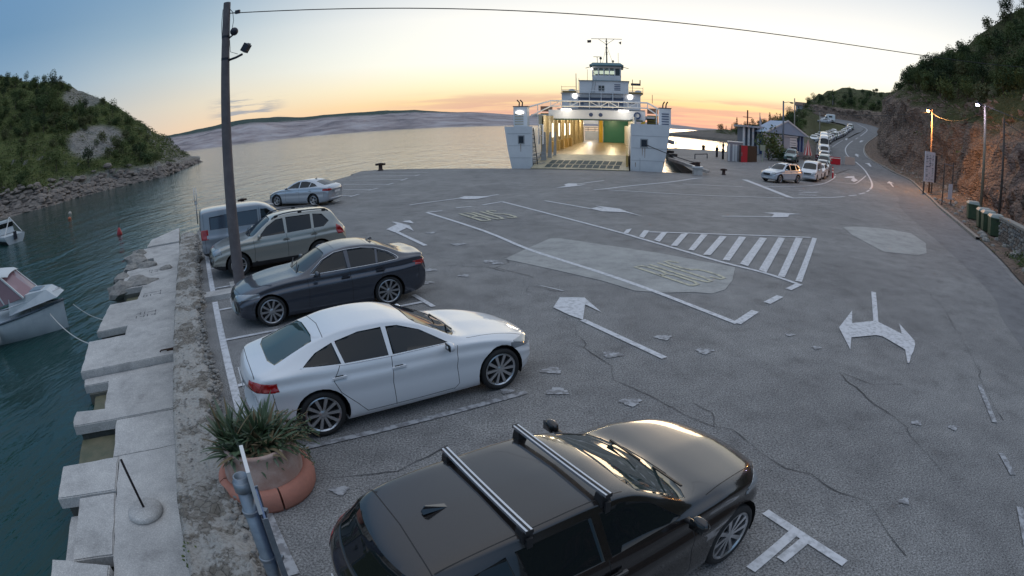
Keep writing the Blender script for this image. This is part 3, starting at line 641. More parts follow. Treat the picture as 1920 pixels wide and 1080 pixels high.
# --- water
def water_mat():
    m=bpy.data.materials.new('sea_water'); m.use_nodes=True; nt=m.node_tree; b=nt.nodes['Principled BSDF']; tc=nd(nt,'ShaderNodeTexCoord')
    b.inputs['Base Color'].default_value=(.006,.040,.036,1); b.inputs['Roughness'].default_value=.09; b.inputs['IOR'].default_value=1.33
    h=None
    for sc,st_,rz,w in ((1.1,(1,.42,1),rad(-28),1.0),(.28,(1,.5,1),rad(-20),2.6),(3.6,(1,.5,1),rad(-35),.30),(.03,(1,1,1),0,3.0)):
        mp=nt.nodes.new('ShaderNodeMapping'); mp.inputs['Rotation'].default_value=(0,0,rz); mp.inputs['Scale'].default_value=st_; lk(nt,tc,'Object',mp,0)
        n=nd(nt,'ShaderNodeTexNoise',i_Scale=sc,i_Detail=4.0,i_Roughness=.55,i_Distortion=.6); lk(nt,mp,0,n,'Vector')
        q=mth(nt,'MULTIPLY',n.outputs[0],w); h=q if h is None else mth(nt,'ADD',h,q)
    bp=nd(nt,'ShaderNodeBump',i_Strength=.62,i_Distance=.15); nt.links.new(h,bp.inputs['Height']); lk(nt,bp,0,b,'Normal'); return m
WATER=water_mat()
mb=MB(); R0=[0,20,60,150,400,1200,4000,12000,40000]; n=48
P=[[(r*math.cos(2*math.pi*k/n),r*math.sin(2*math.pi*k/n),SEA) for k in range(n+1)] for r in R0]
mb.grid(P); ob('sea',mb,WATER,kind='structure')
# --- car park and pier surface
lot=[XY(-14,-.3),XY(26.5,-.3),(-17.2,28),(-15.9,32),(-14.9,40),(-14.0,49.0),(-14.4,49.3),(-14.3,52.2),(-12.3,52.9),(-.8,49.75),(14.8,47.0),(16.6,47.2),(18.6,58),(22.6,76),(28.4,101.0),(31.0,103.6),(41,101.2),(48.5,99),(52,86),(44,62),(51,56),(56,45),(44,20),(24,-4),(8,-16)]
mb=MB().prism(lot,-3.2,0); ob('car_park_surface',mb,ASPH,kind='structure')
# quay edge band, slightly proud and paler
def ribbon(pts,w,z,closed=False,ofs=0):
    P=[Vector((p[0],p[1],(p[2] if len(p)>2 else gz(p[0],p[1])))) for p in pts]
    if len(P)>3: # smooth
        Q=[]
        for i in range(len(P)-1):
            a=P[max(0,i-1)];b=P[i];c=P[i+1];d=P[min(len(P)-1,i+2)]
            for k in range(4):
                t=k/4; Q.append(.5*((2*b)+(-a+c)*t+(2*a-5*b+4*c-d)*t*t+(-a+3*b-3*c+d)*t**3))
        Q.append(P[-1]); P=Q
    L=[];Rr=[]
    for i,p in enumerate(P):
        t=(P[min(i+1,len(P)-1)]-P[max(i-1,0)]); t.z=0; t.normalize(); nn=Vector((-t.y,t.x,0)); ww=w(i/(len(P)-1)) if callable(w) else w
        L.append(p+nn*(ww/2+ofs)+Vector((0,0,z))); Rr.append(p+nn*(-ww/2+ofs)+Vector((0,0,z)))
    return MB().grid([L,Rr])
QC=M('quay_edge_concrete',(.27,.27,.27),.85,col2=(.17,.17,.17),nscale=2,bump=.4)
ob('quay_kerb',MB().add(ribbon([(-14.0,52.0),(-12.2,52.7),(-.8,49.55),(14.7,46.85)],.45,.012).v,ribbon([(-14.0,52.0),(-12.2,52.7),(-.8,49.55),(14.7,46.85)],.45,.012).f),QC,kind='structure')
ob('quay_kerb',ribbon([(16.4,47.6),(18.4,58),(22.4,76),(28.2,100.6)],.5,.10),QC,kind='structure')
# --- right lane / road up the hill
EDGE=[(8,-5),(12.5,3),(18.2,12.4),(21.35,16.5),(24.9,21.3),(27.7,25.3),(33.9,34.0),(39.9,41.8),(46.3,51.2),(49.4,56.4),(53.55,67.3),(55.0,71.9),(58.4,78.4),(63.6,86.3),(73.9,99.9),(88.8,117.8),(104,134),(118,150),(130,168),(136,186),(133,202),(122,214)]
LEFT=[(0,-8),(7.5,1),(13.2,9.4),(15.1,11.5),(18.1,16.3),(22,23),(27.5,32),(34,40),(37.5,46),(40,51),(43,59),(43.6,65),(46,72),(51.5,80.5),(62,94),(76,111.5),(90,127.5),(102,140),(112,152),(120,166),(121,182),(118,192)]
def path_surface(L,R,z,n=6):
    out=[]
    for i in range(len(L)):
        a=L[i];b=R[i]; row=[]
        for k in range(n+1):
            x=a[0]+(b[0]-a[0])*k/n;y=a[1]+(b[1]-a[1])*k/n; row.append((x,y,gz(x,y)+z))
        out.append(row)
    return out
def dens(L,m=4):
    Q=[]
    for i in range(len(L)-1):
        a=Vector(L[max(0,i-1)]+(0,));b=Vector(L[i]+(0,));c=Vector(L[i+1]+(0,));d=Vector(L[min(len(L)-1,i+2)]+(0,))
        for k in range(m):
            t=k/m; v=.5*((2*b)+(-a+c)*t+(2*a-5*b+4*c-d)*t*t+(-a+3*b-3*c+d)*t**3); Q.append((v.x,v.y))
    Q.append(L[-1]); return Q
ob('road',MB().grid(path_surface(dens(LEFT),dens(EDGE),.004)),ROAD,kind='structure')
rows=[]
for k in range(40):
    az=rad(22+k*.6); rows.append([(D*math.sin(az),D*math.cos(az),gz(D*math.sin(az),D*math.cos(az))-.012) for D in [56+j*3 for j in range(30)]])
for r in rows[:1]: pass
ob('rising_ground',MB().grid([[p for p in r if True] for r in rows],flip=True),ASPH,kind='structure')
QL=[(33,52),(36,60),(41.0,69.0),(46,78),(53,90),(63,104),(74,117),(86,131),(98,144),(107,156),(113,168),(112,182)]
QR=[(43.3,62),(44.2,67),(46.2,73),(51.5,81),(62,94.5),(76,112),(90,128),(97,135.5),(102,140.2),(112,152.2),(120,166.2),(121,182.2)]
ob('road_queue_lane',MB().grid(path_surface(dens(QL),dens(QR),.05)),ROAD,kind='structure')
# --- road markings
LINES=[
('bay_line',0.13,[(-3.88,25.46),(-1.04,20.72),(0.55,17.49),(2.27,14.83),(3.34,13.08),(4.19,11.51),(4.75,10.47)]),
('bay_line',0.20,[(4.75,10.47),(5.53,11.21)]),
('bay_line',0.20,[(6.10,11.76),(6.74,12.27)]),
('bay_line',0.20,[(7.28,12.83),(7.92,13.32)]),
('bay_line',0.16,[(-3.86,25.46),(-3.20,25.80)]),
('bay_line',0.16,[(-2.63,26.62),(-1.91,26.93)]),
('bay_line',0.16,[(-1.39,27.46),(-0.47,28.50)]),
('bay_line',0.12,[(-0.45,28.50),(1.71,24.44),(4.10,20.09),(4.52,19.23),(5.32,17.72),(6.39,15.75),(7.28,14.53),(7.84,13.37)]),
('hatch_line',0.20,[(8.01,13.56),(12.25,19.76)]),
('hatch_line',0.04,[(5.18,20.35),(8.44,20.04),(12.10,19.85)]),
('arrow_stem',0.14,[(1.45,10.90),(2.68,8.85)]),
('arrow_stem',0.16,[(-4.48,21.03),(-2.87,18.28)]),
('arrow_stem',0.15,[(-5.15,28.03),(-2.75,30.12)]),
('arrow_stem',0.12,[(-1.49,30.46),(-0.70,31.49)]),
('arrow_stem',0.14,[(4.18,36.51),(6.54,39.21)]),
('arrow_stem',0.14,[(1.74,28.70),(3.74,25.98)]),
('arrow_stem',0.16,[(9.73,24.38),(12.63,24.71)]),
('wedge_line',0.22,[(5.02,33.63),(5.74,34.02),(7.69,35.94),(11.40,39.12),(14.31,42.40),(15.41,43.34)]),
('wedge_line',0.12,[(5.85,33.49),(10.82,31.97),(16.07,32.22),(17.36,32.39)]),
('wedge_line',0.50,[(19.39,43.64),(18.10,32.84)]),
('wedge_line',0.07,[(12.07,38.14),(14.43,37.84),(16.73,37.98)]),
('lane_line',0.15,[(18.66,38.46,0.00),(22.60,40.35,0.00),(25.19,42.03,0.00),(28.79,45.39,0.00),(33.62,51.20,0.05),(35.44,53.59,0.17)]),
('lane_line',0.20,[(36.13,54.64,0.22),(36.81,55.68,0.27)]),
('lane_line',0.20,[(37.49,56.73,0.32),(38.18,57.78,0.37)]),
('lane_line',0.20,[(39.41,59.66,0.46),(40.23,60.92,0.52)]),
('lane_line',0.20,[(41.32,62.59,0.60),(42.01,63.64,0.65)]),
('lane_line',0.20,[(18.05,32.59),(22.64,34.48),(24.55,35.61)]),
('lane_line',0.20,[(25.58,36.41),(27.11,37.47)]),
('lane_line',0.20,[(28.03,38.35),(29.79,39.84)]),
('lane_line',0.20,[(30.81,40.96),(32.37,42.60)]),
('lane_line',0.22,[(32.86,43.17,0.00),(35.91,46.82,0.00),(38.72,50.64,0.15),(42.59,56.49,0.43),(47.16,63.69,0.77),(49.42,68.23,1.16),(50.60,70.77,1.39)]),
('lane_line',0.20,[(52.51,75.24,1.79),(54.88,79.68,2.21),(58.80,85.78,2.82),(64.85,94.06,3.46),(73.79,105.51,4.32),(86.70,121.18,5.54),(98.02,133.66,7.17),(110.41,148.13,9.07),(117.07,159.06,10.19),(127.61,178.59,11.90)]),
('lane_line',0.12,[(31.51,48.10,0.00),(33.82,47.73,0.00),(36.12,49.78,0.06),(42.06,56.26,0.41)]),
('edge_line',0.16,[(88.05,116.78,5.38),(73.94,99.86,4.05),(63.64,86.33,3.03),(58.38,78.40,2.29),(55.03,71.85,1.68),(53.55,67.30,1.30)]),
('lane_line',0.12,[(57.60,88.69,2.94),(67.07,100.71,3.86),(74.58,110.12,4.58)]),
('lane_line',0.12,[(90.97,131.01,6.55),(95.90,136.11,7.25)]),
('lane_line',0.12,[(100.20,141.34,7.92),(105.26,147.25,8.70)]),
('road_letter',0.12,[(21.44,37.56),(22.57,36.60)]),
('road_letter',0.12,[(20.46,35.82),(23.16,37.41)]),
('road_letter',0.12,[(19.81,34.75),(21.59,35.15)]),
('stall_line',0.12,[(-2.37,12.78),(-1.76,11.87)]),
('stall_line',0.12,[(2.81,4.44),(3.37,3.35)]),
('stall_line',0.12,[(3.00,4.00),(2.31,3.57)]),
('stall_line',0.12,[(3.15,3.88),(2.68,3.62)]),
('stall_line',0.12,[(-14.89,31.67),(-10.06,29.85)]),
('stall_line',0.12,[(-10.05,29.59),(-9.85,30.97)]),
('stall_line',0.12,[(-11.05,33.74),(-9.56,32.89)]),
('stall_line',0.12,[(-9.64,32.61),(-9.37,33.72)]),
('stall_line',0.12,[(-11.34,36.79),(-9.21,36.09)]),
('stall_line',0.12,[(-9.23,35.57),(-8.85,36.70)]),
('stall_line',0.12,[(-12.43,40.38),(-8.60,38.81)]),
('stall_line',0.12,[(-8.62,38.55),(-8.38,39.62)]),
('stall_line',0.12,[(-12.79,43.41),(-8.15,41.97)]),
('stall_line',0.12,[(-8.13,41.21),(-7.93,42.77)]),
('stall_line',0.12,[(-12.41,46.63),(-7.65,45.11)]),
('stall_line',0.12,[(-7.63,44.60),(-7.43,45.65)]),
('stall_line',0.12,[(-13.04,50.60),(-7.00,47.74)]),
('faded_line',0.12,[(8.82,6.57),(7.93,5.24)]),
('faded_line',0.12,[(7.26,4.42),(7.01,3.86)]),
('faded_line',0.12,[(6.50,3.20),(5.99,2.53)])]
POLYS=[
('hatch_bar',[(4.12,20.08),(4.39,20.79),(4.64,20.99),(4.30,20.04)]),
('hatch_bar',[(4.58,19.47),(5.04,20.64),(5.25,20.59),(4.69,19.18)]),
('hatch_bar',[(4.99,18.85),(5.63,20.23),(5.94,20.40),(5.12,18.56)]),
('hatch_bar',[(5.36,17.97),(6.36,20.01),(6.70,20.17),(5.57,17.90)]),
('hatch_bar',[(5.78,17.31),(7.17,20.00),(7.41,19.92),(5.97,17.25)]),
('hatch_bar',[(6.09,16.67),(7.86,19.74),(8.11,19.64),(6.32,16.59)]),
('hatch_bar',[(6.51,15.97),(8.65,19.68),(8.91,19.57),(6.72,15.89)]),
('hatch_bar',[(6.93,15.52),(9.52,19.56),(9.77,19.43),(7.06,15.19)]),
('hatch_bar',[(7.27,14.81),(10.41,19.66),(10.66,19.53),(7.37,14.48)]),
('hatch_bar',[(7.57,14.09),(11.29,19.75),(11.55,19.60),(7.76,13.99)]),
('arrow',[(10.00,12.49),(10.12,12.40),(8.53,10.14),(8.69,9.33),(9.11,9.97),(8.77,8.91),(8.62,8.70),(8.27,8.35),(8.07,8.19),(7.72,7.84),(7.69,7.87),(8.12,8.49),(8.02,9.26),(7.89,9.37),(7.13,9.34),(6.70,8.73),(7.16,9.94),(8.26,11.00),(7.70,10.16),(8.42,10.23)]),
('arrow',[(0.62,13.49),(0.97,13.21),(1.26,12.94),(1.21,12.94),(0.90,13.22)]),
('arrow',[(0.90,11.72),(1.11,12.45),(1.68,12.39),(1.92,11.34),(1.63,11.89),(1.46,10.90),(1.21,11.19)]),
('arrow',[(-4.92,21.44),(-4.70,22.52),(-5.07,23.20),(-4.80,23.01),(-4.10,22.12),(-3.72,20.92),(-4.12,21.61),(-4.30,20.81),(-4.45,20.78)]),
('arrow',[(-4.57,23.05),(-4.49,23.32),(-4.29,23.36),(-4.00,22.65),(-4.09,22.63),(-4.30,22.85)]),
('arrow',[(-2.87,30.11),(-2.57,30.89),(-1.42,30.72),(-1.17,30.48),(-1.77,29.70),(-2.40,29.65)]),
('arrow',[(2.73,34.39),(3.49,35.58),(3.45,36.34),(3.80,37.06),(4.38,36.99),(4.26,36.00),(4.92,36.67),(4.42,35.73),(3.70,35.06)]),
('arrow',[(3.70,25.99),(4.08,26.44),(4.40,26.13),(4.08,26.94),(5.14,26.00),(5.30,25.20),(5.80,23.80),(5.17,24.97),(4.16,25.16)]),
('arrow',[(12.63,25.83),(13.66,26.14),(15.10,25.92),(14.13,25.61),(13.59,24.77),(12.48,24.50),(13.17,25.56)]),
('arrow',[(36.32,53.00,0.17),(37.50,54.01,0.23),(39.18,54.96,0.30),(37.81,52.87,0.20),(37.12,51.21,0.13),(35.30,49.44,0.03),(35.84,50.90,0.09),(37.32,52.60,0.18),(36.30,52.40,0.15)]),
('arrow',[(40.95,50.48,0.20),(42.90,52.44,0.31),(42.32,50.65,0.24),(41.87,50.69,0.23),(39.75,47.58,0.08),(39.63,47.68,0.08),(41.40,50.44,0.21)]),
('arrow',[(51.67,69.69,1.37),(53.03,70.23,1.47),(50.93,66.80,1.14),(50.57,66.76,1.11),(51.72,69.02,1.32)]),
('arrow',[(56.11,78.82,2.21),(57.75,80.72,2.42),(57.13,78.70,2.25),(56.40,78.30,2.19),(55.14,76.13,1.98),(55.24,76.67,2.02)]),
('arrow',[(78.69,108.77,4.65),(84.34,115.79,5.19),(84.33,114.56,5.13),(78.64,108.19,4.62)]),
('arrow',[(80.62,119.92,5.27),(81.49,117.81,5.19),(76.02,110.65,4.65),(78.95,115.62,5.00)]),
('concrete_patch',[(-0.22,16.25),(0.55,17.74),(1.35,19.20),(1.71,19.17),(4.73,16.85),(5.56,16.07),(6.60,15.12),(5.96,13.76),(5.41,12.91),(4.91,12.58),(4.47,12.74),(3.76,12.71),(2.99,12.91),(2.34,13.80),(1.45,14.68),(0.61,15.49)]),
('concrete_patch',[(15.67,22.60),(16.21,22.83),(17.25,23.00),(19.00,22.57),(19.82,21.85),(18.91,19.62),(17.08,17.57),(16.11,17.11),(14.45,17.57),(14.76,19.56),(14.93,20.67)])]
SPOTS=[(2.91,9.83,0.16),(3.53,9.09,0.16),(1.76,9.08,0.16),(0.64,8.48,0.16),(-0.10,7.75,0.10),(-2.05,5.10,0.11),(1.75,7.29,0.15),(6.25,5.76,0.10),(6.88,5.40,0.10),(4.74,4.08,0.08),(-1.27,14.44,0.14),(-0.63,15.99,0.20),(-0.42,15.74,0.16),(-3.00,20.53,0.20),(-1.79,18.41,0.22),(-2.30,15.08,0.20),(-2.24,13.82,0.20),(0.68,7.72,0.16),(5.96,8.95,0.10),(5.69,9.70,0.10)]
CRACKS=[
[(2.82,6.41),(3.05,6.30),(3.24,5.63),(3.42,5.23),(3.72,5.02),(3.91,4.55),(4.23,4.25),(4.15,3.61),(4.17,3.18)],
[(-2.38,5.24),(-1.86,5.44),(-1.42,5.57),(-1.10,5.90),(-0.86,6.19)],
[(-1.35,15.44),(-0.44,15.24),(0.56,14.24)],
[(0.40,13.49),(1.03,12.96),(1.28,12.94),(1.96,13.10),(2.48,13.02)],
[(11.85,11.12),(10.74,9.37),(10.23,8.42),(9.51,7.32),(8.76,6.24),(8.22,5.24)],
[(1.62,8.09),(2.11,7.46),(2.46,6.82),(2.82,6.41)],
[(12.80,14.04),(12.38,12.37),(11.85,11.12)],
[(1.12,11.19),(1.35,9.40),(1.70,8.58),(1.62,8.09)],
[(5.90,7.76),(5.83,6.52),(5.98,5.68),(5.75,4.42)],
[(-2.23,15.34),(-1.37,15.69),(-0.61,15.99),(-0.15,16.50)]]
SEAM=[(21.12,19.14),(18.42,15.77),(16.41,13.11),(15.34,11.63),(13.26,8.96)]

def polymesh(pts,z):
    return MB().add([(p[0],p[1],(p[2] if len(p)>2 else 0)+z) for p in pts],[tuple(range(len(pts)))])
def up(mb):
    # make every face look up
    for i,f in enumerate(mb.f):
        a,b,c=[Vector(mb.v[k]) for k in f[:3]]
        ar=sum(mb.v[f[k]][0]*mb.v[f[(k+1)%len(f)]][1]-mb.v[f[(k+1)%len(f)]][0]*mb.v[f[k]][1] for k in range(len(f)))
        if ar<0: mb.f[i]=tuple(f[::-1])
    return mb
ZI=[0]
def zi():
    ZI[0]=(ZI[0]+1)%7; return ZI[0]*.0007
for nm,w,p in LINES:
    far=len(p[0])>2
    mt=PAINTOLD if nm=='faded_line' else PAINT
    if math.hypot(p[0][0],p[0][1])>20 and w<.3: w=max(w,.16)
    ob(nm,up(ribbon(p,w,(.03 if far else .014)+zi())),mt,kind='structure')
for nm,p in POLYS:
    c=nm=='concrete_patch'
    ob(nm,up(polymesh(p,.010 if c else (.038 if len(p[0])>2 else .0195)+zi()*.5)),CONC if c else PAINT,kind='structure')
for s0,s1,t in ((21.2,15.3,.12),(14.5,7.0,.12)):
    ob('stall_line',up(ribbon([XY(s0,t),XY(s1,t)],.15,.014+zi())),PAINT,kind='structure')
for s,t0,t1 in ((11.42,.2,4.8),(9.0,.2,4.8),(15.9,.2,2.2),(13.7,.2,4.8),(18.6,.2,4.8)): ob('stall_line',up(ribbon([XY(s,t0),XY(s,t1)],.11,.0145+zi())),PAINT,kind='structure')
ob('stall_line',up(ribbon([XY(6.55,.7),XY(6.4,4.3)],.11,.0145+zi())),PAINTOLD,kind='structure')
ob('stall_line',up(ribbon([XY(4.2,.1),XY(7,-.02)],.14,.0145+zi())),PAINTOLD,kind='structure')
# BUS lettering painted along the coach bay
def letter_strokes(ch):
    return {'B':[[(0,0),(0,1),(.6,1),(.78,.88),(.78,.64),(.6,.53),(0,.53)],[(.6,.53),(.82,.42),(.82,.12),(.62,0),(0,0)]],
            'U':[[(0,1),(0,.18),(.2,0),(.6,0),(.8,.18),(.8,1)]],'S':[[(.8,.86),(.6,1),(.2,1),(0,.86),(0,.64),(.2,.52),(.6,.48),(.8,.36),(.8,.14),(.6,0),(.2,0),(0,.14)]]}[ch]
def word(cx,cy,W_,H_,mt,sw):
    ax=Vector((.87,.493,0)); ay=Vector((-.493,.87,0)); c=Vector((cx,cy,0))
    for i,ch in enumerate('BUS'):
        mb=MB()
        for k,pl in enumerate(letter_strokes(ch)):
            pts=[c+ax*((i+.1+u*.8/.8*.78)/3-.5)*W_+ay*(v-.5)*H_ for u,v in pl]
            L=[];R_=[]
            for j,p in enumerate(pts):
                t=(pts[min(j+1,len(pts)-1)]-pts[max(j-1,0)]).normalized(); nn=Vector((-t.y,t.x,0)); L.append(p+nn*sw+Vector((0,0,.021+k*.001)));R_.append(p-nn*sw+Vector((0,0,.021+k*.001)))
            mb.grid([L,R_])
        ob('painted_letter',up(mb),mt,kind='structure')
word(-.95,24.25,1.9,2.3,PAINTY,.075); word(4.72,14.6,1.7,2.2,PAINTY,.06)
# splashes of old paint, cracks
for x,y,r in SPOTS:
    n=28; ph=x*3+y
    ob('paint_splash',up(polymesh([(x+r*(1+.22*math.sin(3*a+ph)+.12*math.sin(7*a+2*ph)+.08*random.random())*math.cos(a),y+.75*r*(1+.22*math.sin(3*a+ph)+.12*math.sin(7*a+2*ph)+.08*random.random())*math.sin(a)) for a in [2*math.pi*k/n for k in range(n)]],.0135)),PAINTOLD,kind='structure')
rs=random.Random(5)
for k in range(9): # short side cracks branching off
    L0=rs.choice(CRACKS[:10]); p=rs.choice(L0); a=rs.uniform(0,6.28); d=rs.uniform(.3,.8); CRACKS.append([p,(p[0]+d*math.cos(a),p[1]+d*math.sin(a)),(p[0]+1.8*d*math.cos(a+.4),p[1]+1.8*d*math.sin(a+.4))])
for L in CRACKS:
    Q=[]
    for i in range(len(L)-1):
        a=Vector(L[i]+(0,));b=Vector(L[i+1]+(0,)); d=(b-a).length; m=max(2,int(d/.12))
        for k in range(m):
            p=a.lerp(b,k/m); w=.12*nz(p.x,p.y,5,1.6,4)*min(1,d); Q.append((p.x+w,p.y-w*.7,0))
    Q.append(L[-1]+(0,))
    ci=globals().get('ci',0)+1; r0=MB(); Lp=[];Rp=[]
    for i,p in enumerate(Q):
        a=Vector(Q[max(0,i-1)]);b=Vector(Q[min(len(Q)-1,i+1)]); t=(b-a).normalized(); nn=Vector((-t.y,t.x,0)); w=.0025+.014*max(0,nz(p[0],p[1],9,1.1,3)+.1)
        Lp.append(Vector(p)+nn*w+Vector((0,0,.0121+.00006*ci)));Rp.append(Vector(p)-nn*w+Vector((0,0,.0121+.00006*ci)))
    ob('asphalt_crack',up(r0.grid([Lp,Rp])),CRK,kind='structure')
# kerb along the foot of the cliff, right side of the road
KP=[(p[0],p[1]) for p in dens(EDGE)[16:64]]
kb=M('kerb_stone',(.30,.27,.24),.85,col2=(.2,.18,.16),nscale=3)
rows=[]
for i,p in enumerate(KP):
    a=KP[max(0,i-1)];b=KP[min(len(KP)-1,i+1)]; t=Vector((b[0]-a[0],b[1]-a[1],0)).normalized(); nn=Vector((t.y,-t.x,0)); z=gz(*p)
    rows.append([Vector((p[0],p[1],z-.05)),Vector((p[0],p[1],z+.15)),Vector((p[0],p[1],z+.16))+nn*.28,Vector((p[0],p[1],z-.05))+nn*.3])
ob('road_kerb',MB().grid(rows),kb,kind='structure')
# --- terrain
def terr_mat(name,rock,rock2,veg,veg2,vegamt=.5,sc=.12,rb=1.0,bs=.9):
    m=bpy.data.materials.new(name); m.use_nodes=True; nt=m.node_tree; b=nt.nodes['Principled BSDF']; tc=nd(nt,'ShaderNodeTexCoord'); g=nd(nt,'ShaderNodeNewGeometry')
    n1=nd(nt,'ShaderNodeTexNoise',i_Scale=sc,i_Detail=10.0,i_Roughness=.65); lk(nt,tc,'Object',n1,'Vector')
    mp=nt.nodes.new('ShaderNodeMapping'); mp.inputs['Scale'].default_value=(1,1,2.2); lk(nt,tc,'Object',mp,0)
    v=nd(nt,'ShaderNodeTexVoronoi',i_Scale=bs); v.feature='DISTANCE_TO_EDGE'; lk(nt,mp,0,v,'Vector')
    n2=nd(nt,'ShaderNodeTexNoise',i_Scale=1.3,i_Detail=8.0,i_Roughness=.7); lk(nt,tc,'Object',n2,'Vector')
    r=ramp(nt,[(.3,rock),(.7,rock2)]); lk(nt,n2,0,r,0)
    re=ramp(nt,[(0,(.45,.45,.45)),(.09,(1,1,1))]); lk(nt,v,0,re,0)
    rc=mixc(nt,.7,r.outputs[0],re.outputs[0],'MULTIPLY')
    rv=ramp(nt,[(.35,veg),(.65,veg2)]); lk(nt,n2,0,rv,0)
    s=nt.nodes.new('ShaderNodeSeparateXYZ'); lk(nt,g,'Normal',s,0)
    at=nd(nt,'ShaderNodeAttribute'); at.attribute_name='veg'
    f=mth(nt,'MULTIPLY',ss_(nt,.52-.25*vegamt,.62-.2*vegamt,n1.outputs[0]),ss_(nt,.35,.6,s.outputs[2]))
    f=mth(nt,'MULTIPLY',f,at.outputs['Fac'])
    c=mixc(nt,f,rc,rv.outputs[0]); nt.links.new(c,b.inputs['Base Color']); b.inputs['Roughness'].default_value=.95; b.inputs['Specular IOR Level'].default_value=.15
    h=mth(nt,'ADD',n2.outputs[0],mth(nt,'MULTIPLY',v.outputs[0],.8)); bp=nd(nt,'ShaderNodeBump',i_Strength=.9*rb,i_Distance=.6); nt.links.new(h,bp.inputs['Height']); lk(nt,bp,0,b,'Normal'); return m
def ss_(nt,a,b,x):
    n=nt.nodes.new('ShaderNodeMapRange'); n.interpolation_type='SMOOTHSTEP'; n.inputs[1].default_value=a; n.inputs[2].default_value=b; nt.links.new(x,n.inputs[0]); return n.outputs[0]
def terrain(name,rows,mt,vegfn=None,smooth=False):
    mb=MB().grid(rows); me=mb.mesh(name,mt,smooth)
    a=me.attributes.new('veg','FLOAT','POINT')
    a.data.foreach_set('value',vegfn if isinstance(vegfn,list) else [vegfn(p) if vegfn else 1.0 for r in rows for p in r])
    return ob(name,me,None,kind='structure')
def itp(T,x,k=1):
    if x<=T[0][0]: return T[0][k]
    for a,b in zip(T,T[1:]):
        if x<=b[0]: return a[k]+(b[k]-a[k])*(x-a[0])/(b[0]-a[0])
    return T[-1][k]
# left headland: az, shore distance, ridge distance, ridge height
LH=[(-100,75,130,30),(-75,82,140,34),(-60,92,155,35),(-54,99,160,34),(-50,99,160,31),(-46.3,107,163,28.8),(-42.8,112,162,22.8),(-40.5,116,160,19),(-39.0,119,160,15.6),(-37.3,122,162,13.2),(-36,126,168,10),(-34.8,140,178,7.6),(-33.6,160,192,3.6),(-32.6,185,205,1.2),(-31.8,204,212,.2)]
def lh(az,t):
    Ds=itp(LH,az,1);Dr=itp(LH,az,2);Hr=itp(LH,az,3)
    D=Ds+(Dr-Ds)*t
    rocky=min(1,t*(Dr-Ds)/4.5)
    z=SEA-.5+ (2.4*rocky) + (Hr-1.2)*(t**1.12 if t<=1 else 1-(t-1)*.9)
    a=rad(az); x=D*math.sin(a);y=D*math.cos(a)
    am=min(1,t*3)*min(1,Hr/8)
    z+=am*(1.8*nz(x,y,0,.05,5)+.7*nz(x,y,3,.22,4))+.5*rocky*abs(nz(x,y,1,.6,3))*(1-.5*min(1,t*3))
    dd=2.2*nz(x,y,7,.11,4)*(1 if t<.3 else .4)
    return (x+dd*math.sin(a),y+dd*math.cos(a),z)
rows=[]
azs=[-100+k*1.0 for k in range(40)]+[-60+k*.22 for k in range(129)]
for az in azs: rows.append([lh(az,t) for t in [0,.015,.03,.045,.06,.08]+[.1+.9*k/44 for k in range(45)]+[1.1,1.3,1.8]])
HILL_L=terr_mat('headland_ground',(.34,.33,.31),(.22,.21,.20),(.075,.105,.035),(.13,.145,.055),1.1,.05,1.0,.55)
def vegL(p):
    x,y,z=p; az=math.degrees(math.atan2(x,y)); D=math.hypot(x,y)
    v=sstep(1.2,3.2,z+nz(x,y,2,.2,3)*1.2)
    # scree fan and bare crag
    q=sstep(1.0,.5,((az+43.0)/3.6)**2+((z-9.5-.0*az)/4.6)**2); v*=1-.95*max(0,min(1,q))
    q=1-sstep(.5,1.0,((az+44.2)/2.6)**2+((z-23)/4.5)**2); v*=1-.8*q
    return max(0,min(1,v))
terrain('headland',rows,HILL_L,vegL)
# far island across the channel
ISL=[(-60,2.4),(-45,2.2),(-38,1.7),(-34.8,1.75),(-31,1.95),(-27,2.35),(-24,2.25),(-21,1.95),(-15,1.95),(-9.5,1.95),(-7,1.6),(-3,1.35),(-.3,1.1),(8,.7),(16,.45),(19,.25),(24,.2),(30,.2),(40,.3)]
rows=[]
for k in range(260):
    az=-62+k*.4; a=rad(az); h=itp(ISL,az); sh=1560+90*nz(az,0,0,.15,4); r=[]
    for j,t in enumerate([0,.02,.05,.1,.17,.25,.35,.45,.55,.65,.75,.85,.93,1,1.15]):
        D=sh+ (1500)*t; zt=math.tan(rad(h))*3060
        z=SEA-2+(zt)*(t**.8 if t<=1 else 1-(t-1)*2)
        x=D*math.sin(a);y=D*math.cos(a); z+=zt*.16*nz(x,y,0,.0035,5)*min(1,t*4)*(1 if t<.98 else .35)
        r.append((x,y,z))
    rows.append(r)
FAR=bpy.data.materials.new('far_island'); FAR.use_nodes=True; nt=FAR.node_tree; b=nt.nodes['Principled BSDF']; tc=nd(nt,'ShaderNodeTexCoord')
n1=nd(nt,'ShaderNodeTexNoise',i_Scale=.008,i_Detail=9.0,i_Roughness=.62); lk(nt,tc,'Object',n1,'Vector')
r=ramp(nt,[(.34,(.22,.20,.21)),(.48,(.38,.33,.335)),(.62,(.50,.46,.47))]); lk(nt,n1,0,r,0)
sz=nt.nodes.new('ShaderNodeSeparateXYZ'); lk(nt,tc,'Object',sz,0)
zz=mth(nt,'ADD',sz.outputs[2],mth(nt,'MULTIPLY',n1.outputs[0],55.0))
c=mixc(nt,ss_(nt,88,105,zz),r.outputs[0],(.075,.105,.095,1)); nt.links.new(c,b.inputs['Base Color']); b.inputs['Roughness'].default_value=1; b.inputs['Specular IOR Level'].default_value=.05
bp=nd(nt,'ShaderNodeBump',i_Strength=1.0,i_Distance=40.0); lk(nt,n1,0,bp,'Height'); lk(nt,bp,0,b,'Normal')
terrain('far_island',rows,FAR)
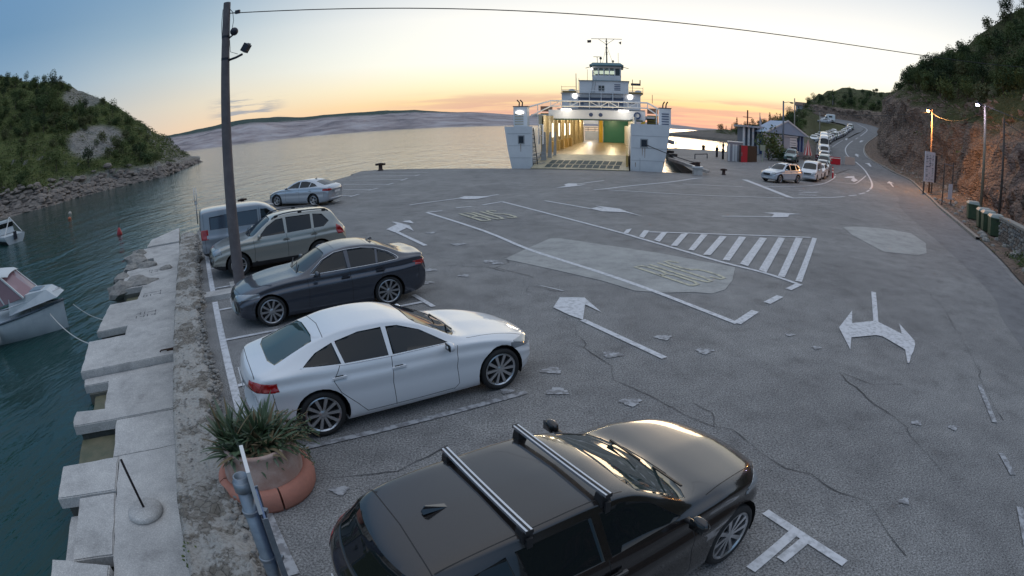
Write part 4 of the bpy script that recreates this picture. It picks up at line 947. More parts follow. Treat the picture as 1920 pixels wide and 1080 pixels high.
# right hillside: rock cut beside the road, scrub above
ED=dens(EDGE,5)
def nrmr(i):
    a=ED[max(0,i-1)];b=ED[min(len(ED)-1,i+1)]; t=Vector((b[0]-a[0],b[1]-a[1],0)).normalized(); return Vector((t.y,-t.x,0))
NR=[nrmr(i) for i in range(len(ED))]
for _ in range(10): NR=[(NR[max(0,i-1)]+NR[i]*2+NR[min(len(NR)-1,i+1)]).normalized() for i in range(len(NR))]
DS=[.3,1.2]+[1.8+.2*k for k in range(44)]+[10.9,11.6,12.3,13,14,15,16.5,18,21,25,29,33,38,43,48,54,60,68,76,86,98]
def OFFD(D): return itp([(0,2),(25,3),(38,6),(50,7),(62,6.5),(80,4.2),(150,2.5),(260,2)],D)
def hillh(i,d):
    D=math.hypot(*ED[i]); cl=itp([(0,1.8),(22,2.2),(30,3.2),(40,5.5),(52,6.8),(80,8.6),(110,10.5),(150,11),(200,6),(260,4)],D)
    off=OFFD(D)
    x=(d-off)/2.8; 
    z=.1*min(1,d) + cl*sstep(0,1,x) + (0 if d<off+2.6 else 0)
    if d>off+2.6: z+= (d-off-2.6)*itp([(0,.85),(40,.72),(80,.76),(110,.78),(150,.62),(190,.34),(260,.22)],D)*(1-.0026*(d-off))
    return z
rows=[];VG=[]
for i in range(len(ED)):
    for sub in range(4):
        j=min(i+1,len(ED)-1); f=sub/4
        bx=ED[i][0]*(1-f)+ED[j][0]*f; by=ED[i][1]*(1-f)+ED[j][1]*f; N=(NR[i]*(1-f)+NR[j]*f).normalized(); zb=gz(bx,by); r=[]
        for d in DS:
            x=bx+N.x*d;y=by+N.y*d; z=zb+hillh(i,d)
            of_=OFFD(math.hypot(*ED[i])); k=min(1,max(0,(d-of_+.8)/2.0)); rk=k*(1-sstep(of_+7,of_+13,d))
            cell=noise.voronoi(Vector((x*.5,y*.5,z*.33)))[0][0]
            nn=nz(x,y,z,.18,5)*1.3+nz(x,y,z,.8,4)*.45+(cell-.4)*1.3+abs(nz(x,y,z*.5,.45,3))*.7
            VG.append(sstep(2.6,5.0,d-of_+nz(x,y,0,.15,3)*3))
            x2=x-N.x*nn*rk*1.1;y2=y-N.y*nn*rk*1.1; z+=nz(x,y,2,.06,4)*2.2*sstep(6,20,d)+nz(x,y,4,.35,3)*.5*k
            if d<1: z=zb+.05
            r.append((x2,y2,z))
        rows.append(r)
HILL_R=terr_mat('rock_cut',(.40,.285,.215),(.22,.19,.175),(.07,.085,.035),(.12,.12,.06),1.05,.1,1.5,1.3)
terrain('hillside',rows,HILL_R,VG)
# shore slope left of the road: rocks by the water rising to the houses
SH=[(15.8,330,345,.2),(16.4,326,352,.9),(17.5,312,350,1.8),(19.3,288,340,3.2),(21.3,262,330,4.3),(23,240,310,5.6),(25,215,285,8.2),(27,100,185,8.0),(29,82,195,11.5),(31,66,215,18),(33,60,240,22.5),(35,60,260,25)]
rows=[]
for k in range(145):
    az=15.8+k*.16; a=rad(az); D0=itp(SH,az,1); D1=itp(SH,az,2);H1=itp(SH,az,3); r=[]
    for t in [0,.01,.03,.05]+[.08+.92*j/34 for j in range(35)]+[1.1,1.3,1.6]:
        D=D0+(D1-D0)*t; x=D*math.sin(a);y=D*math.cos(a)
        if az<26.5:
            wr=sstep(26.5,24.5,az) if False else 1-sstep(24.5,26.5,az)
            z0=-1.8*wr; zr=z0+min(1,t*14)*1.7*wr+(H1-.0)*t**.95 if t<=1 else H1*(1-(t-1)*1.6)
            z=zr
        else:
            z=(gz(x,y)-.25) if az>30 else None
            tgt=H1*t**.95 if t<=1 else H1*(1-(t-1)*.3)
            g=gz(x,y)-.35
            z=g*sstep(29.5,32,az)+tgt*(1-sstep(29.5,32,az))
            if az>=27 and t<.001: z=min(z,-.1)
        z+=(.35*abs(nz(x,y,0,.3,3))+.8*nz(x,y,0,.05,4))*min(1,t*5)*(1-sstep(30,31.5,az))*min(1,max(.15,H1/6))
        r.append((x,y,z))
    rows.append(r)
HILL_S=terr_mat('shore_slope',(.24,.21,.185),(.15,.135,.12),(.08,.09,.04),(.12,.11,.055),.8,.06,1.0,.5)
terrain('shore_slope',rows,HILL_S,lambda p: sstep(2.5,5,p[2]+nz(p[0],p[1],0,.15,3)*2))

# ---------------------------------------------------------------- quay wall, jetty and what stands on them
def wall_mat():
    m=bpy.data.materials.new('wall_rubble_mortar'); m.use_nodes=True; nt=m.node_tree; b=nt.nodes['Principled BSDF']; tc=nd(nt,'ShaderNodeTexCoord')
    n=nd(nt,'ShaderNodeTexNoise',i_Scale=1.3,i_Detail=9.0,i_Roughness=.72); lk(nt,tc,'Object',n,'Vector')
    v=nd(nt,'ShaderNodeTexVoronoi',i_Scale=9.0); v.feature='DISTANCE_TO_EDGE'; lk(nt,tc,'Object',v,'Vector')
    v2=nd(nt,'ShaderNodeTexVoronoi',i_Scale=9.0); lk(nt,tc,'Object',v2,'Vector')
    n3=nd(nt,'ShaderNodeTexNoise',i_Scale=22.0,i_Detail=7.0,i_Roughness=.8); lk(nt,tc,'Object',n3,'Vector')
    st_=ramp(nt,[(0,(.17,.15,.125)),(.5,(.27,.245,.21)),(1,(.36,.34,.31))]); lk(nt,v2,'Color',st_,0)
    jn=ramp(nt,[(0,(.35,.35,.35)),(.06,(1,1,1))]); lk(nt,v,0,jn,0)
    c=mixc(nt,1.0,st_.outputs[0],jn.outputs[0],'MULTIPLY')
    c=mixc(nt,ss_(nt,.47,.53,n.outputs[0]),c,(.47,.45,.42,1))
    r3=ramp(nt,[(.34,(.55,.53,.5)),(.5,(.95,.95,.95)),(.68,(1.15,1.15,1.15))]); lk(nt,n3,0,r3,0); c=mixc(nt,1.0,c,r3.outputs[0],'MULTIPLY')
    nt.links.new(c,b.inputs['Base Color']); b.inputs['Roughness'].default_value=.93
    h=mth(nt,'ADD',n3.outputs[0],mth(nt,'MULTIPLY',v.outputs[0],2.0)); bp=nd(nt,'ShaderNodeBump',i_Strength=.9,i_Distance=.04); nt.links.new(h,bp.inputs['Height']); lk(nt,bp,0,b,'Normal'); return m
WALLC=wall_mat()
RUBBLE=M('rubble_stone',(.33,.315,.29),.95,col2=(.2,.19,.18),nscale=7,bump=1.0,bscale=14)
def wall_mesh():
    rows=[]; n=320
    for i in range(n+1):
        s=-13+39.3*i/n; e0=.10*nz(s,0,0,.8,5); e1=.16*nz(s,5,0,.9,5)+.05*nz(s,9,0,5,3); hz=.22+.05*nz(s,2,0,.35,3)
        prof=[(-1.0+e0*.3,-1.6),(-1.0+e0*.3,.05),(-.985+e0*.3,hz-.03)]
        for k in range(13):
            t=-.94+e0*.3+(.60+e1)*k/12; z=hz+.06*nz(s,t*1.5,1,1.7,5)+.045*nz(s,t,3,6,4); prof.append((t,z))
        t=-.34+e1; prof+=[(t+.06,hz-.06+.03*nz(s,1,1,6,2)),(t+.12+.05*nz(s,2,2,4,3),hz*.5),(t+.17+.06*nz(s,4,4,5,3),.0),(t+.17,-.3)]
        rows.append([XY(s,q)+(z,) for q,z in prof])
    return MB().grid(rows,flip=True)
wl=ob('quay_wall',wall_mesh(),WALLC,None,True,label='long rough stone and mortar wall between the jetty and the car park',cat='wall')
# loose rubble stones set in the crumbling edge of the wall: too many to count
mb=MB(); rs=random.Random(4)
for i in range(1900):
    s=rs.uniform(3,25.5); t=-.28+rs.gauss(0,.06)+.16*nz(s,5,0,.9,5); r=rs.uniform(.015,.05)
    x,y=XY(s,t); mb.ball((x,y,.15+rs.uniform(-.08,.06)),r,5,4,sc=(rs.uniform(.8,1.3),rs.uniform(.8,1.3),.7))
for i in range(700):
    s=rs.uniform(3,25.5); t=rs.uniform(-.93,-.4); r=rs.uniform(.008,.022)
    if nz(s,t,3,.9,3)<.05: continue
    x,y=XY(s,t); mb.ball((x,y,.235+rs.uniform(-.02,.03)),r,5,4,sc=(1.2,1,.5))
ob('rubble_edge',mb,RUBBLE,wl,kind='stuff')
# jetty: cast slabs with steps cut into the outer side
jt=empty('concrete_jetty',XY(10,-2.2)+(-.6,),0,label='pale concrete mooring jetty with notched slabs below the stone wall',cat='jetty')
IMJ=Matrix.Translation(Vector(XY(10,-2.2)+(-.6,))).inverted()
def rel(mb,Mi=IMJ): mb.v=[tuple(Mi@Vector(p)) for p in mb.v]; return mb
def slab(pts,z,th,name='slab',mt=CONC2):
    # s,t outline -> chamfered slab
    Q=[]; rj=random.Random(len(pts)+int(z*1000)+int(pts[0][0]*10))
    for i,p in enumerate(pts):
        q=pts[(i+1)%len(pts)]; d=math.hypot(q[0]-p[0],q[1]-p[1]); m=max(1,int(d/.22)); onwall=p[1]>-1.6 and q[1]>-1.6
        for k in range(m): Q.append((p[0]+(q[0]-p[0])*k/m+(0 if onwall else rj.gauss(0,.007)),p[1]+(q[1]-p[1])*k/m+(0 if onwall else rj.gauss(0,.009))))
    P=[XY(*p) for p in Q]; mb=MB().prism(P,z-th,z)
    me=rel(mb).mesh(name,mt); bm=bmesh.new(); bm.from_mesh(me); bmesh.ops.bevel(bm,geom=[e for e in bm.edges if all(v.co.z>z+.6-.001 for v in e.verts)],offset=.02,segments=2,affect='EDGES'); bm.to_mesh(me); bm.free()
    return ob(name,me,None,jt)
B_=-1.02
ALG=M('algae_concrete',(.16,.145,.09),.6,col2=(.09,.10,.06),nscale=3,bump=.4)
SL=[ # s0,s1, outline list , height
 ([(1.0,B_),(1.0,-2.26),(8.53,-2.26),(8.55,B_)],-.60),
 ([(1.0,-2.28),(1.0,-3.35),(5.9,-3.22),(5.6,-2.28)],-.50),
 ([(5.95,-2.28),(5.97,-2.97),(7.48,-2.97),(7.46,-2.28)],-.63),
 ([(5.92,-2.99),(5.92,-3.3),(7.5,-3.3),(7.5,-2.99)],-.95),
 ([(7.5,-2.28),(7.52,-3.4),(8.53,-3.46),(8.53,-2.28)],-.603),
 ([(8.56,B_),(8.56,-2.40),(9.98,-2.44),(9.96,B_)],-.62),
 ([(9.98,B_),(10.0,-3.46),(10.66,-3.52),(10.52,-2.3),(10.44,B_)],-.60),
 ([(10.46,B_),(10.68,-2.85),(12.33,-2.93),(12.33,-3.6),(12.76,-3.66),(12.80,B_)],-.74),
 ([(12.82,B_),(12.79,-3.72),(15.04,-3.86),(15.04,B_)],-.56),
 ([(15.06,B_),(15.06,-2.74),(16.04,-2.74),(16.02,-3.78),(18.92,-3.74),(18.9,B_)],-.62),
 ([(18.92,B_),(18.94,-2.68),(20.9,-2.62),(20.92,-3.56),(23.2,-3.64),(22.6,B_)],-.66),
 ([(22.62,B_),(23.22,-3.64),(25.1,-3.73),(25.1,B_)],-.72),
 ([(25.12,B_),(25.12,-2.4),(27.2,-2.6),(27.2,-1.2)],-.78),
 ([(27.22,-1.2),(27.22,-3.45),(30.4,-3.4),(30.4,-1.3)],-.82),
 ([(30.42,-1.3),(30.42,-3.2),(32.6,-3.1),(35.7,-1.4)],-.74)]
PIER=M('pier_shaded_concrete',(.15,.145,.13),.9,col2=(.08,.085,.07),nscale=3,bump=.6)  # concrete darkened to carry the shade under the slab overhang
def inset(p,d):
    cs=sum(a for a,b in p)/len(p); return [(cs+(a-cs)*(1-d/max(.3,abs(a-cs)))if abs(a-cs)>.3 else a, b if b>-1.6 else b+d) for a,b in p]
for k,(p,z) in enumerate(SL):
    slab(p,z,.20,'slab')
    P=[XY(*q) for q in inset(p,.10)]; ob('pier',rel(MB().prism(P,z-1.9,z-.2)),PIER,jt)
MARKD=M('stencil_dark',(.12,.12,.125),.9)
for (ms,mt_,z_) in ((23.6,-2.3,-.72),(19.5,-2.2,-.66),(16.9,-2.25,-.62)):
    mb=MB(); rq=random.Random(int(ms*10))
    for r_ in range(2):
        for q in range(3):
            for w_ in range(2):
                a_=ms+(r_-.5)*.34; b_=mt_+(q-1)*.26+w_*.12
                pts=[XY(a_-.12,b_),XY(a_+.12,b_),XY(a_+.12,b_+.035),XY(a_-.12,b_+.035)] if rq.random()<.6 else [XY(a_-.02,b_),XY(a_+.02,b_),XY(a_+.02,b_+.13),XY(a_-.02,b_+.13)]
                mb.add([(x_,y_,z_+.004+.0005*w_) for x_,y_ in pts],[(0,1,2,3)])
    ob('worn_stencil_mark',rel(up(mb)),MARKD,jt)
for (s0,s1,z) in ((8.58,9.97,-.90),(10.70,12.32,-1.0),(15.08,16.02,-.96),(18.95,20.9,-1.0)):
    slab([(s0,-2.42),(s0,-3.30),(s1,-3.36),(s1,-2.4)],z,1.2,'step',ALG)
# broken boulders of the old mole in the middle of the jetty
rs=random.Random(9)
def boulder(r,seed,sub=2):
    bm=bmesh.new(); bmesh.ops.create_icosphere(bm,subdivisions=sub,radius=r)
    for v in bm.verts:
        p=v.co.copy(); v.co=Vector((p.x*1.2,p.y,p.z*.6))*(1+.35*noise.fractal(p*1.4/r+Vector((seed,0,0)),1,2,3))
    me=bpy.data.meshes.new('boulder'); bm.to_mesh(me); bm.free(); me.materials.append(RUBBLE); return me
for k in range(16):
    s=rs.uniform(21.3,30); t=rs.uniform(-3.7,-1.3) if k>5 else rs.uniform(-3.9,-3.3); x,y=XY(s,t)
    r=rs.uniform(.25,.6); o=ob('boulder',boulder(r,k),None,jt,loc=tuple(Vector((x,y,-.78))-Vector(XY(10,-2.2)+(-.6,))),rz=rs.uniform(0,6))
# mooring rings and a cleat on the slabs
RUST=M('rusty_iron',(.10,.055,.035),.8,.4,col2=(.05,.035,.03),nscale=12)
def ring(s,t,z,r,lab):
    x,y=XY(s,t); ob('mooring_ring',MB().tube([(r*math.cos(a*math.pi/8),r*math.sin(a*math.pi/8),.02) for a in range(17)],.012,6,cap=False),RUST,None,True,loc=(x,y,z),label=lab,cat='mooring ring')
ring(5.25,-2.35,-.61,.075,'rusty iron mooring ring lying on the near jetty slab by its outer edge')
x,y=XY(13.1,-1.25); ob('mooring_cleat',MB().tube([(-.28,0,.03),(-.24,0,.06),(.24,.0,.06),(.28,0,.03)],.02,6).box((0,0,.03),(.2,.06,.05)),RUST,None,loc=(x,y,-.58),rz=STALLANG,label='long rusty iron cleat on the wide slab beside the wall',cat='cleat')
x,y=XY(4.35,-1.75)
c=ob('mooring_block',MB().box((0,0,.04),(.8,1.0,.09),top=.9),CONC2,None,loc=(x,y,-.615),rz=WALLANG,label='broken concrete block with iron stub at the near end of the jetty',cat='block')
ob('iron_stub',MB().tube([(.12,.2,.05),(.12,.2,.15),(.18,.24,.17)],.03,7),RUST,c,True)
# parasol base with its rusty pole leaning
x,y=XY(6.72,-1.72)
pb=empty('parasol_base',(x,y,-.6),0,label='round concrete parasol foot with a bare rusty pole on the jetty',cat='parasol base')
ob('foot',MB().lathe([(.001,0),(.27,0),(.285,.03),(.28,.07),(.25,.10),(.06,.115),(.001,.115)],28),CONC2,pb,True)
ob('pole',MB().tube([(0,0,.08),(-.06,.02,.45),(-.13,.04,.86)],.019,8),M('dark_iron',(.02,.017,.018),.7,.3),pb,True)
# jetty warning post far along
x,y=-19.6,30.6
wp=empty('jetty_post',(x,y,-.8),0,label='thin pole with a forked white top at the far end of the jetty',cat='post')
ob('pole',MB().tube([(0,0,0),(0,0,1.5)],.035,7),STEEL,wp,True)
ob('fork',MB().tube([(-.09,0,1.25),(-.09,0,2.3)],.025,6).tube([(.09,0,1.25),(.09,0,2.3)],.025,6).box((0,0,1.3),(.24,.04,.06)),M('white_enamel',(.7,.7,.7),.5),wp,True)
# --- planter with agaves
x,y=XY(5.90,.20)
pl=empty('terracotta_planter',(x,y,0),.3,label='big terracotta planter full of agaves beside the white car',cat='planter')
TERRA=M('terracotta',(.52,.22,.16),.85,col2=(.42,.19,.14),nscale=5,bump=.3,bscale=25)
TERRAG=M('terracotta_limed',(.50,.38,.33),.9,col2=(.40,.25,.20),nscale=5,bump=.3,bscale=25)
for k in range(4):
    a0=k*math.pi/2+.02+.4;a1=(k+1)*math.pi/2-.02+.4; rows=[]
    for j in range(15):
        a=a0+(a1-a0)*j/14; rows.append([(r*math.cos(a),r*math.sin(a),z) for r,z in [(.48,.0),(.60,.0),(.625,.05),(.63,.15),(.60,.25),(.54,.285),(.50,.27)]])
    mb=MB().grid(rows); mb.add([rows[0][i] for i in range(6)],[(0,1,2,3,4,5)]).add([rows[-1][i] for i in range(6)],[(5,4,3,2,1,0)])
    ob('base_segment',mb,TERRA,pl,True)
ob('pot',MB().lathe([(.47,.0),(.505,.15),(.50,.32),(.475,.48),(.43,.60),(.445,.63),(.44,.66),(.40,.665),(.37,.62),(.37,.55)],40),TERRAG,pl,True)
ob('soil',MB().lathe([(.001,.60),(.38,.59)],24),M('planter_soil',(.05,.04,.03),1),pl)
rs=random.Random(21)
AG=[M('agave_green',(.05,.09,.042),.55,col2=(.085,.125,.065),nscale=6),M('agave_grey_green',(.11,.15,.10),.5),M('agave_dry',(.17,.13,.07),.8)]
def blade(L,w,az,el,curl,twist=0):
    n=8; rows=[]
    p=Vector((0,0,0)); e=el
    for k in range(n+1):
        t=k/n; d=Vector((math.cos(az)*math.cos(e),math.sin(az)*math.cos(e),math.sin(e))); sd=Vector((-math.sin(az),math.cos(az),0))
        up_=sd.cross(d); ww=w*(1-t)**.6*(.55+.9*min(t*3,1)*.5)
        rows.append([p+sd*ww+up_*ww*.35,p-up_*ww*.05,p-sd*ww+up_*ww*.35])
        p=p+d*(L/n); e-=curl/n
    return rows
for c in range(25):
    ca=rs.uniform(0,6.28); cr=rs.uniform(0,.36); cx,cy=cr*math.cos(ca),cr*math.sin(ca); tall=c in (2,5,9)
    mb=MB()
    for k in range(20):
        az=(ca+rs.gauss(0,.9) if cr>.2 and k%2 else rs.uniform(0,6.28)); el=rs.uniform(.1,1.35) if not tall else rs.uniform(.8,1.5); L=rs.uniform(.24,.50)*(1.4 if tall else 1)
        rows=[[q+Vector((cx,cy,.58)) for q in r] for r in blade(L,rs.uniform(.028,.056),az,el,rs.uniform(.1,1.6) if not tall else rs.uniform(0,.5))]
        m=2 if rs.random()<.22 else rs.choice((0,0,1)); mb.grid(rows,mi=m)
    ob('agave',mb,AG,pl,True)
# trailing stems over the side
mb=MB()
for k in range(46):
    a=rs.uniform(-.6,1.9); r0=.36; p=[Vector((r0*math.cos(a),r0*math.sin(a),.62))]; h=rs.uniform(.1,.45)
    for j in range(5): p.append(p[-1]+Vector((math.cos(a)*.06+rs.uniform(-.05,.05),math.sin(a)*.06+rs.uniform(-.05,.05),.05-.04*j*h*2.4)))
    mb.tube(p,.006,4,mi=rs.choice((0,1)))
    for q in p[1:]:
        for _ in range(3):
            d=Vector((rs.uniform(-1,1),rs.uniform(-1,1),rs.uniform(-.6,.8)))*.045; e=d.cross(Vector((rs.random(),rs.random(),1)))*.35
            mb.add([q,q+d*.5+e,q+d,q+d*.5-e],[(0,1,2,3)],mi=rs.choice((0,1,1)))
ob('trailing_stems',mb,[AG[2],AG[0]],pl,kind='stuff')
# --- steel post and the sign seen on edge, right under the camera
x,y=-2.13,3.2
sp=empty('sign_post',(x,y,0),0,label='grey steel tube post with open top in front of the planter',cat='post')
ob('tube',MB().lathe([(.066,0),(.066,1.54),(.054,1.54),(.054,1.2)],24),STEEL,sp,True)
ob('tube_cap_ring',MB().lathe([(.067,1.40),(.082,1.405),(.082,1.49),(.067,1.495)],24),STEEL,sp,True)
ob('clamp',MB().lathe([(.067,1.16),(.078,1.165),(.078,1.20),(.067,1.205)],24).box((.10,.02,1.18),(.09,.05,.04)),STEEL,sp)
ob('clamp',MB().lathe([(.067,.62),(.078,.625),(.078,.66),(.067,.665)],24).box((.10,.02,.64),(.09,.05,.04)),STEEL,sp)
sg=empty('sign_boards',(-2.03,3.22,0),math.atan2(3.22,-2.03),label='white sign boards seen edge on beside the steel post',cat='sign')
WE=M('white_enamel')
ob('upper_board',MB().box((-.02,.02,1.52),(.42,.032,.40)),WE,sg)
ob('lower_board',MB().box((-.02,.0,.90),(.46,.02,.74)),M('sign_back_blue',(.16,.22,.36),.4,.4),sg)
ob('lower_board_frame',MB().box((.215,.0,.90),(.012,.05,.78)).box((-.255,0,.90),(.012,.05,.78)).box((-.02,0,.52),(.46,.05,.012)),STEEL,sg)
# --- utility pole
x,y=-7.66,13.86
up_=empty('utility_pole',(x,y,0),0,label='tall concrete utility pole standing beside the grey off-road car',cat='utility pole')
POLE=M('pole_concrete',(.17,.15,.155),.85,col2=(.12,.11,.115),nscale=4,bump=.2)
ob('shaft',MB().lathe([(.17,0),(.165,1),(.135,5),(.105,8.0),(.10,8.03),(.001,8.04)],20),POLE,up_,True)
DK=M('dark_fitting',(.03,.035,.05),.5,.3)
ob('strap',MB().lathe([(.115,6.33),(.125,6.33),(.125,6.40),(.115,6.40)],16),DK,up_)
ob('strap',MB().lathe([(.113,6.98),(.123,6.98),(.123,7.04),(.113,7.04)],16),DK,up_)
b=ob('lamp_arm',MB().tube([(.1,0,6.32),(.35,.0,6.36),(.55,0,6.42)],.035,8),DK,up_,True)
ob('floodlight',MB().box((.66,0,6.58),(.16,.22,.24),ry=.6),DK,b); ob('lamp_lens',MB().box((.72,0,6.62),(.02,.18,.18),ry=.6),M('lamp_glass_off',(.25,.28,.32),.2),b)
b=ob('camera_bracket',MB().tube([(.1,0,6.95),(.22,0,7.02)],.025,8),DK,up_,True); ob('round_lamp',MB().ball((.27,0,7.12),.12,14,8),DK,b,True)
b=ob('insulator_arm',MB().tube([(.1,0,7.82),(.22,0,7.68),(.42,0,7.66)],.012,6).box((.36,0,7.68),(.14,.07,.10)),DK,up_)
ob('cable_loop',MB().tube([(-.13,0,7.85),(-.16,0,7.4),(-.12,0,6.9)],.008,5).tube([(.2,0,7.7),(.24,0,7.45),(.18,0,7.1)],.008,5).tube([(.13,0,6.9),(.16,0,6.55),(.4,0,6.45)],.008,5),DK,up_)
ob('concrete_plinth',MB().box((-.02,-.02,.04),(.55,.55,.09),rz=STALLANG),CONC2,up_)
# wheel stop / kerb stub beside the pole
x,y=XY(14.85,.62); ob('concrete_stop',MB().box((0,0,.07),(1.75,.55,.14),top=.94),CONC2,None,loc=(x-.1,y,0),rz=STALLANG,label='flat pale concrete kerb stub between the wall and the dark saloon',cat='kerb')
# overhead line from the pole to the hillside on the right
def wire(a,b,sag,r,lab,n=40,cat='cable'):
    a=Vector(a);b=Vector(b); ob('overhead_cable',MB().tube([a.lerp(b,k/n)-Vector((0,0,sag*4*(k/n)*(1-k/n))) for k in range(n+1)],r,5),M('cable_black',(.012,.012,.014),.6),None,True,label=lab,cat=cat)
_a=Vector((-7.62,13.86,7.7));_b=Vector((13.7,14.5,7.4))
ob('overhead_cable',MB().tube([_a+(_b-_a)*t-Vector((0,0,2.8*t*(1-t))) for t in [k*1.5/60 for k in range(61)]],.014,5),M('cable_black',(.012,.012,.014),.6),None,True,label='long overhead cable running from the utility pole across the whole sky',cat='cable')
# --- bollards
BOL=M('bollard_iron',(.035,.028,.03),.6,.5,col2=(.08,.045,.035),nscale=8)
def bollard(name,x,y,z,s,lab,rz=0):
    o=empty(name,(x,y,z),rz,label=lab,cat='bollard'); ob('drum',MB().lathe([(.001,0),(.24*s,0),(.24*s,.05*s),(.17*s,.09*s),(.16*s,.42*s),(.23*s,.52*s),(.23*s,.60*s),(.001,.63*s)],18),BOL,o,True)
    ob('horn',MB().tube([(-.42*s,0,.5*s),(.42*s,0,.5*s)],.09*s,10),BOL,o,True)
bollard('mooring_bollard',-12.25,52.2,.012,1.15,'dark iron bollard alone on the left quay corner')
bollard('mooring_bollard',19.0,47.6,0,.9,'dark iron bollard right of the mooring rope block',.4)
bollard('mooring_bollard',17.9,53.2,0,.95,'dark bollard on the pier just behind the rope block')
bollard('mooring_bollard',-16.6,31.6,0,.75,'small low iron bollard on the edge behind the grey off-road car',1.0)
b=empty('mooring_block',(15.95,46.2,0),-.15,label='white capped mooring block holding the ferry rope',cat='bollard')
ob('plinth',MB().box((0,0,.3),(.8,.8,.6),top=.92),CONC2,b); ob('cap',MB().box((0,0,.68),(.86,.86,.16)),WE,b); ob('drum',MB().lathe([(.001,.76),(.25,.76),(.2,1.0),(.28,1.1),(.001,1.12)],14),BOL,b,True)
# --- boats
HULLW=M('boat_gelcoat',(.58,.62,.64),.3,col2=(.48,.52,.55),nscale=2)
def boat_hull(L,Bm,H,name,root,mt,free=.55,stations=16):
    rows=[]
    for i in range(stations+1):
        t=i/stations; x=-L/2+L*t; b=Bm/2*(1-max(0,(t-.35)/.65)**2.4)*(.86+.14*min(1,t*3)); sh=free+.28*max(0,t-.35)**1.5*1.6; kl=-.30+.55*max(0,t-.7)**1.6*2.5
        b=max(b,.015); rows.append([(x-.0,-b,sh),(x,-b*1.02,sh-.06),(x,-b*.93,sh*.45),(x,-b*.72,.0),(x,-b*.35,kl*.7),(x,0,kl),(x,b*.35,kl*.7),(x,b*.72,0),(x,b*.93,sh*.45),(x,b*1.02,sh-.06),(x,b,sh)])
    mb=MB().grid(rows,flip=False); mb.add([rows[0][k] for k in range(11)],[tuple(range(11))])
    return ob('hull',mb,mt,root,'auto'),rows
b1=empty('cabin_boat',(-18.05,11.78,SEA),0,label='white cabin boat with domed canopy moored at the near left',cat='boat')
hx=Vector((-14.43+17.9,12.9-11.9,0)); b1.rotation_euler=(0,0,math.atan2(1.55,3.0)); b1.scale=(1.1,1.12,1.15)
h,rows=boat_hull(6.0,2.15,.7,'hull',b1,[HULLW],.62)
ob('bottom_paint',MB().grid([[(x,y*1.01,z-.01) for x,y,z in r[3:8]] for r in rows]),M('boat_cream',(.45,.43,.33),.5),h)
ob('rub_rail',MB().tube([(r[0][0],r[0][1]*1.03,r[0][2]) for r in rows],.035,6).tube([(r[10][0],r[10][1]*1.03,r[10][2]) for r in rows],.035,6),M('rail_dark_blue',(.06,.09,.12),.5),h,True)
ob('deck',MB().grid([[(r[0][0],r[0][1]*.98,r[0][2]-.02),(r[0][0],0,r[0][2]+.05*(1 if r[0][0]>0 else 0)),(r[10][0],r[10][1]*.98,r[10][2]-.02)] for r in rows],flip=True),HULLW,b1,True)
_b1=b1; b1=empty('superstructure',(1.2,0,.18)); b1.parent=_b1
ob('cabin',MB().add([(-.1,-.82,.66),(1.75,-.42,.86),(1.75,.42,.86),(-.1,.82,.66),(-.05,-.72,1.12),(1.35,-.34,1.12),(1.35,.34,1.12),(-.05,.72,1.12)],[(4,5,6,7),(0,1,5,4),(1,2,6,5),(2,3,7,6),(3,0,4,7)]),HULLW,b1,label='raised foredeck cabin')
ob('hatch',MB().box((.85,0,1.135),(.5,.5,.04),top=.9),M('hatch_blue_grey',(.18,.24,.3),.35),b1)
CLR=M('canopy_window_pink',(.34,.20,.23),.18,trans=.25); WC=M('canopy_white',(.62,.65,.66),.6)
ob('windscreen',MB().add([(.55,-.68,1.08),(.72,0,1.1),(.55,.68,1.08),(-.28,-.62,1.78),(-.2,0,1.82),(-.28,.62,1.78)],[(0,1,4,3),(1,2,5,4)]),CLR,b1)
ob('side_curtain',MB().add([(.55,-.68,1.08),(-1.35,-.86,.84),(-1.35,-.78,1.74),(-.28,-.62,1.78)],[(3,2,1,0)]),CLR,b1); ob('side_curtain',MB().add([(.55,.68,1.08),(-1.35,.86,.84),(-1.35,.78,1.74),(-.28,.62,1.78)],[(0,1,2,3)]),CLR,b1)
rr=[]
for i in range(9):
    x=-1.75+1.75*i/8; w=.80-.22*max(0,(i-4)/4)**2-.06*abs(i-4)/4; rr.append([(x,w*math.sin((j-4)/4*math.pi/2)*1.0,1.78+.16*math.cos((j-4)/4*math.pi/2)*(1-.5*abs(i-4)/4)-(.05 if i in (0,8) else 0)) for j in range(9)])
ob('canopy_roof',MB().grid(rr,flip=True),WC,b1,True)
ob('canopy_hatch',MB().box((-.95,0,1.945),(.55,.6,.02)),M('canopy_hatch_dark',(.04,.04,.08),.25),b1)
for s in (-1,1):
    ob('canopy_bar',MB().bar((.56,s*.69,1.07),(-.29,s*.63,1.79),.05),WC,b1);ob('canopy_bar',MB().bar((-.25,s*.75,1.0),(-.75,s*.74,1.78),.04),WC,b1);ob('canopy_bar',MB().bar((-1.33,s*.86,.86),(-1.33,s*.79,1.75),.04),WC,b1)
b1=_b1
rail=MB(); rp=[(r[0][0],r[0][1]*.9,r[0][2]+.36) for r in rows if r[0][0]>.5]; rq=[(r[10][0],r[10][1]*.9,r[10][2]+.36) for r in rows if r[0][0]>.5][::-1]
rail.tube(rp+rq,.014,6)
for q in (rp[1],rp[3],rq[2],rq[4]): rail.tube([(q[0],q[1],q[2]),(q[0],q[1]*1.04,q[2]-.38)],.011,5)
ob('bow_rail',rail,M('chrome_trim'),b1,True)
ob('fender',MB().lathe([(.001,-.22),(.07,-.2),(.085,0),(.07,.2),(.001,.24)],12,c=(.55,-1.06,.35)).tube([(.55,-1.02,.55),(.5,-.92,.95)],.012,5),WE,b1,True)
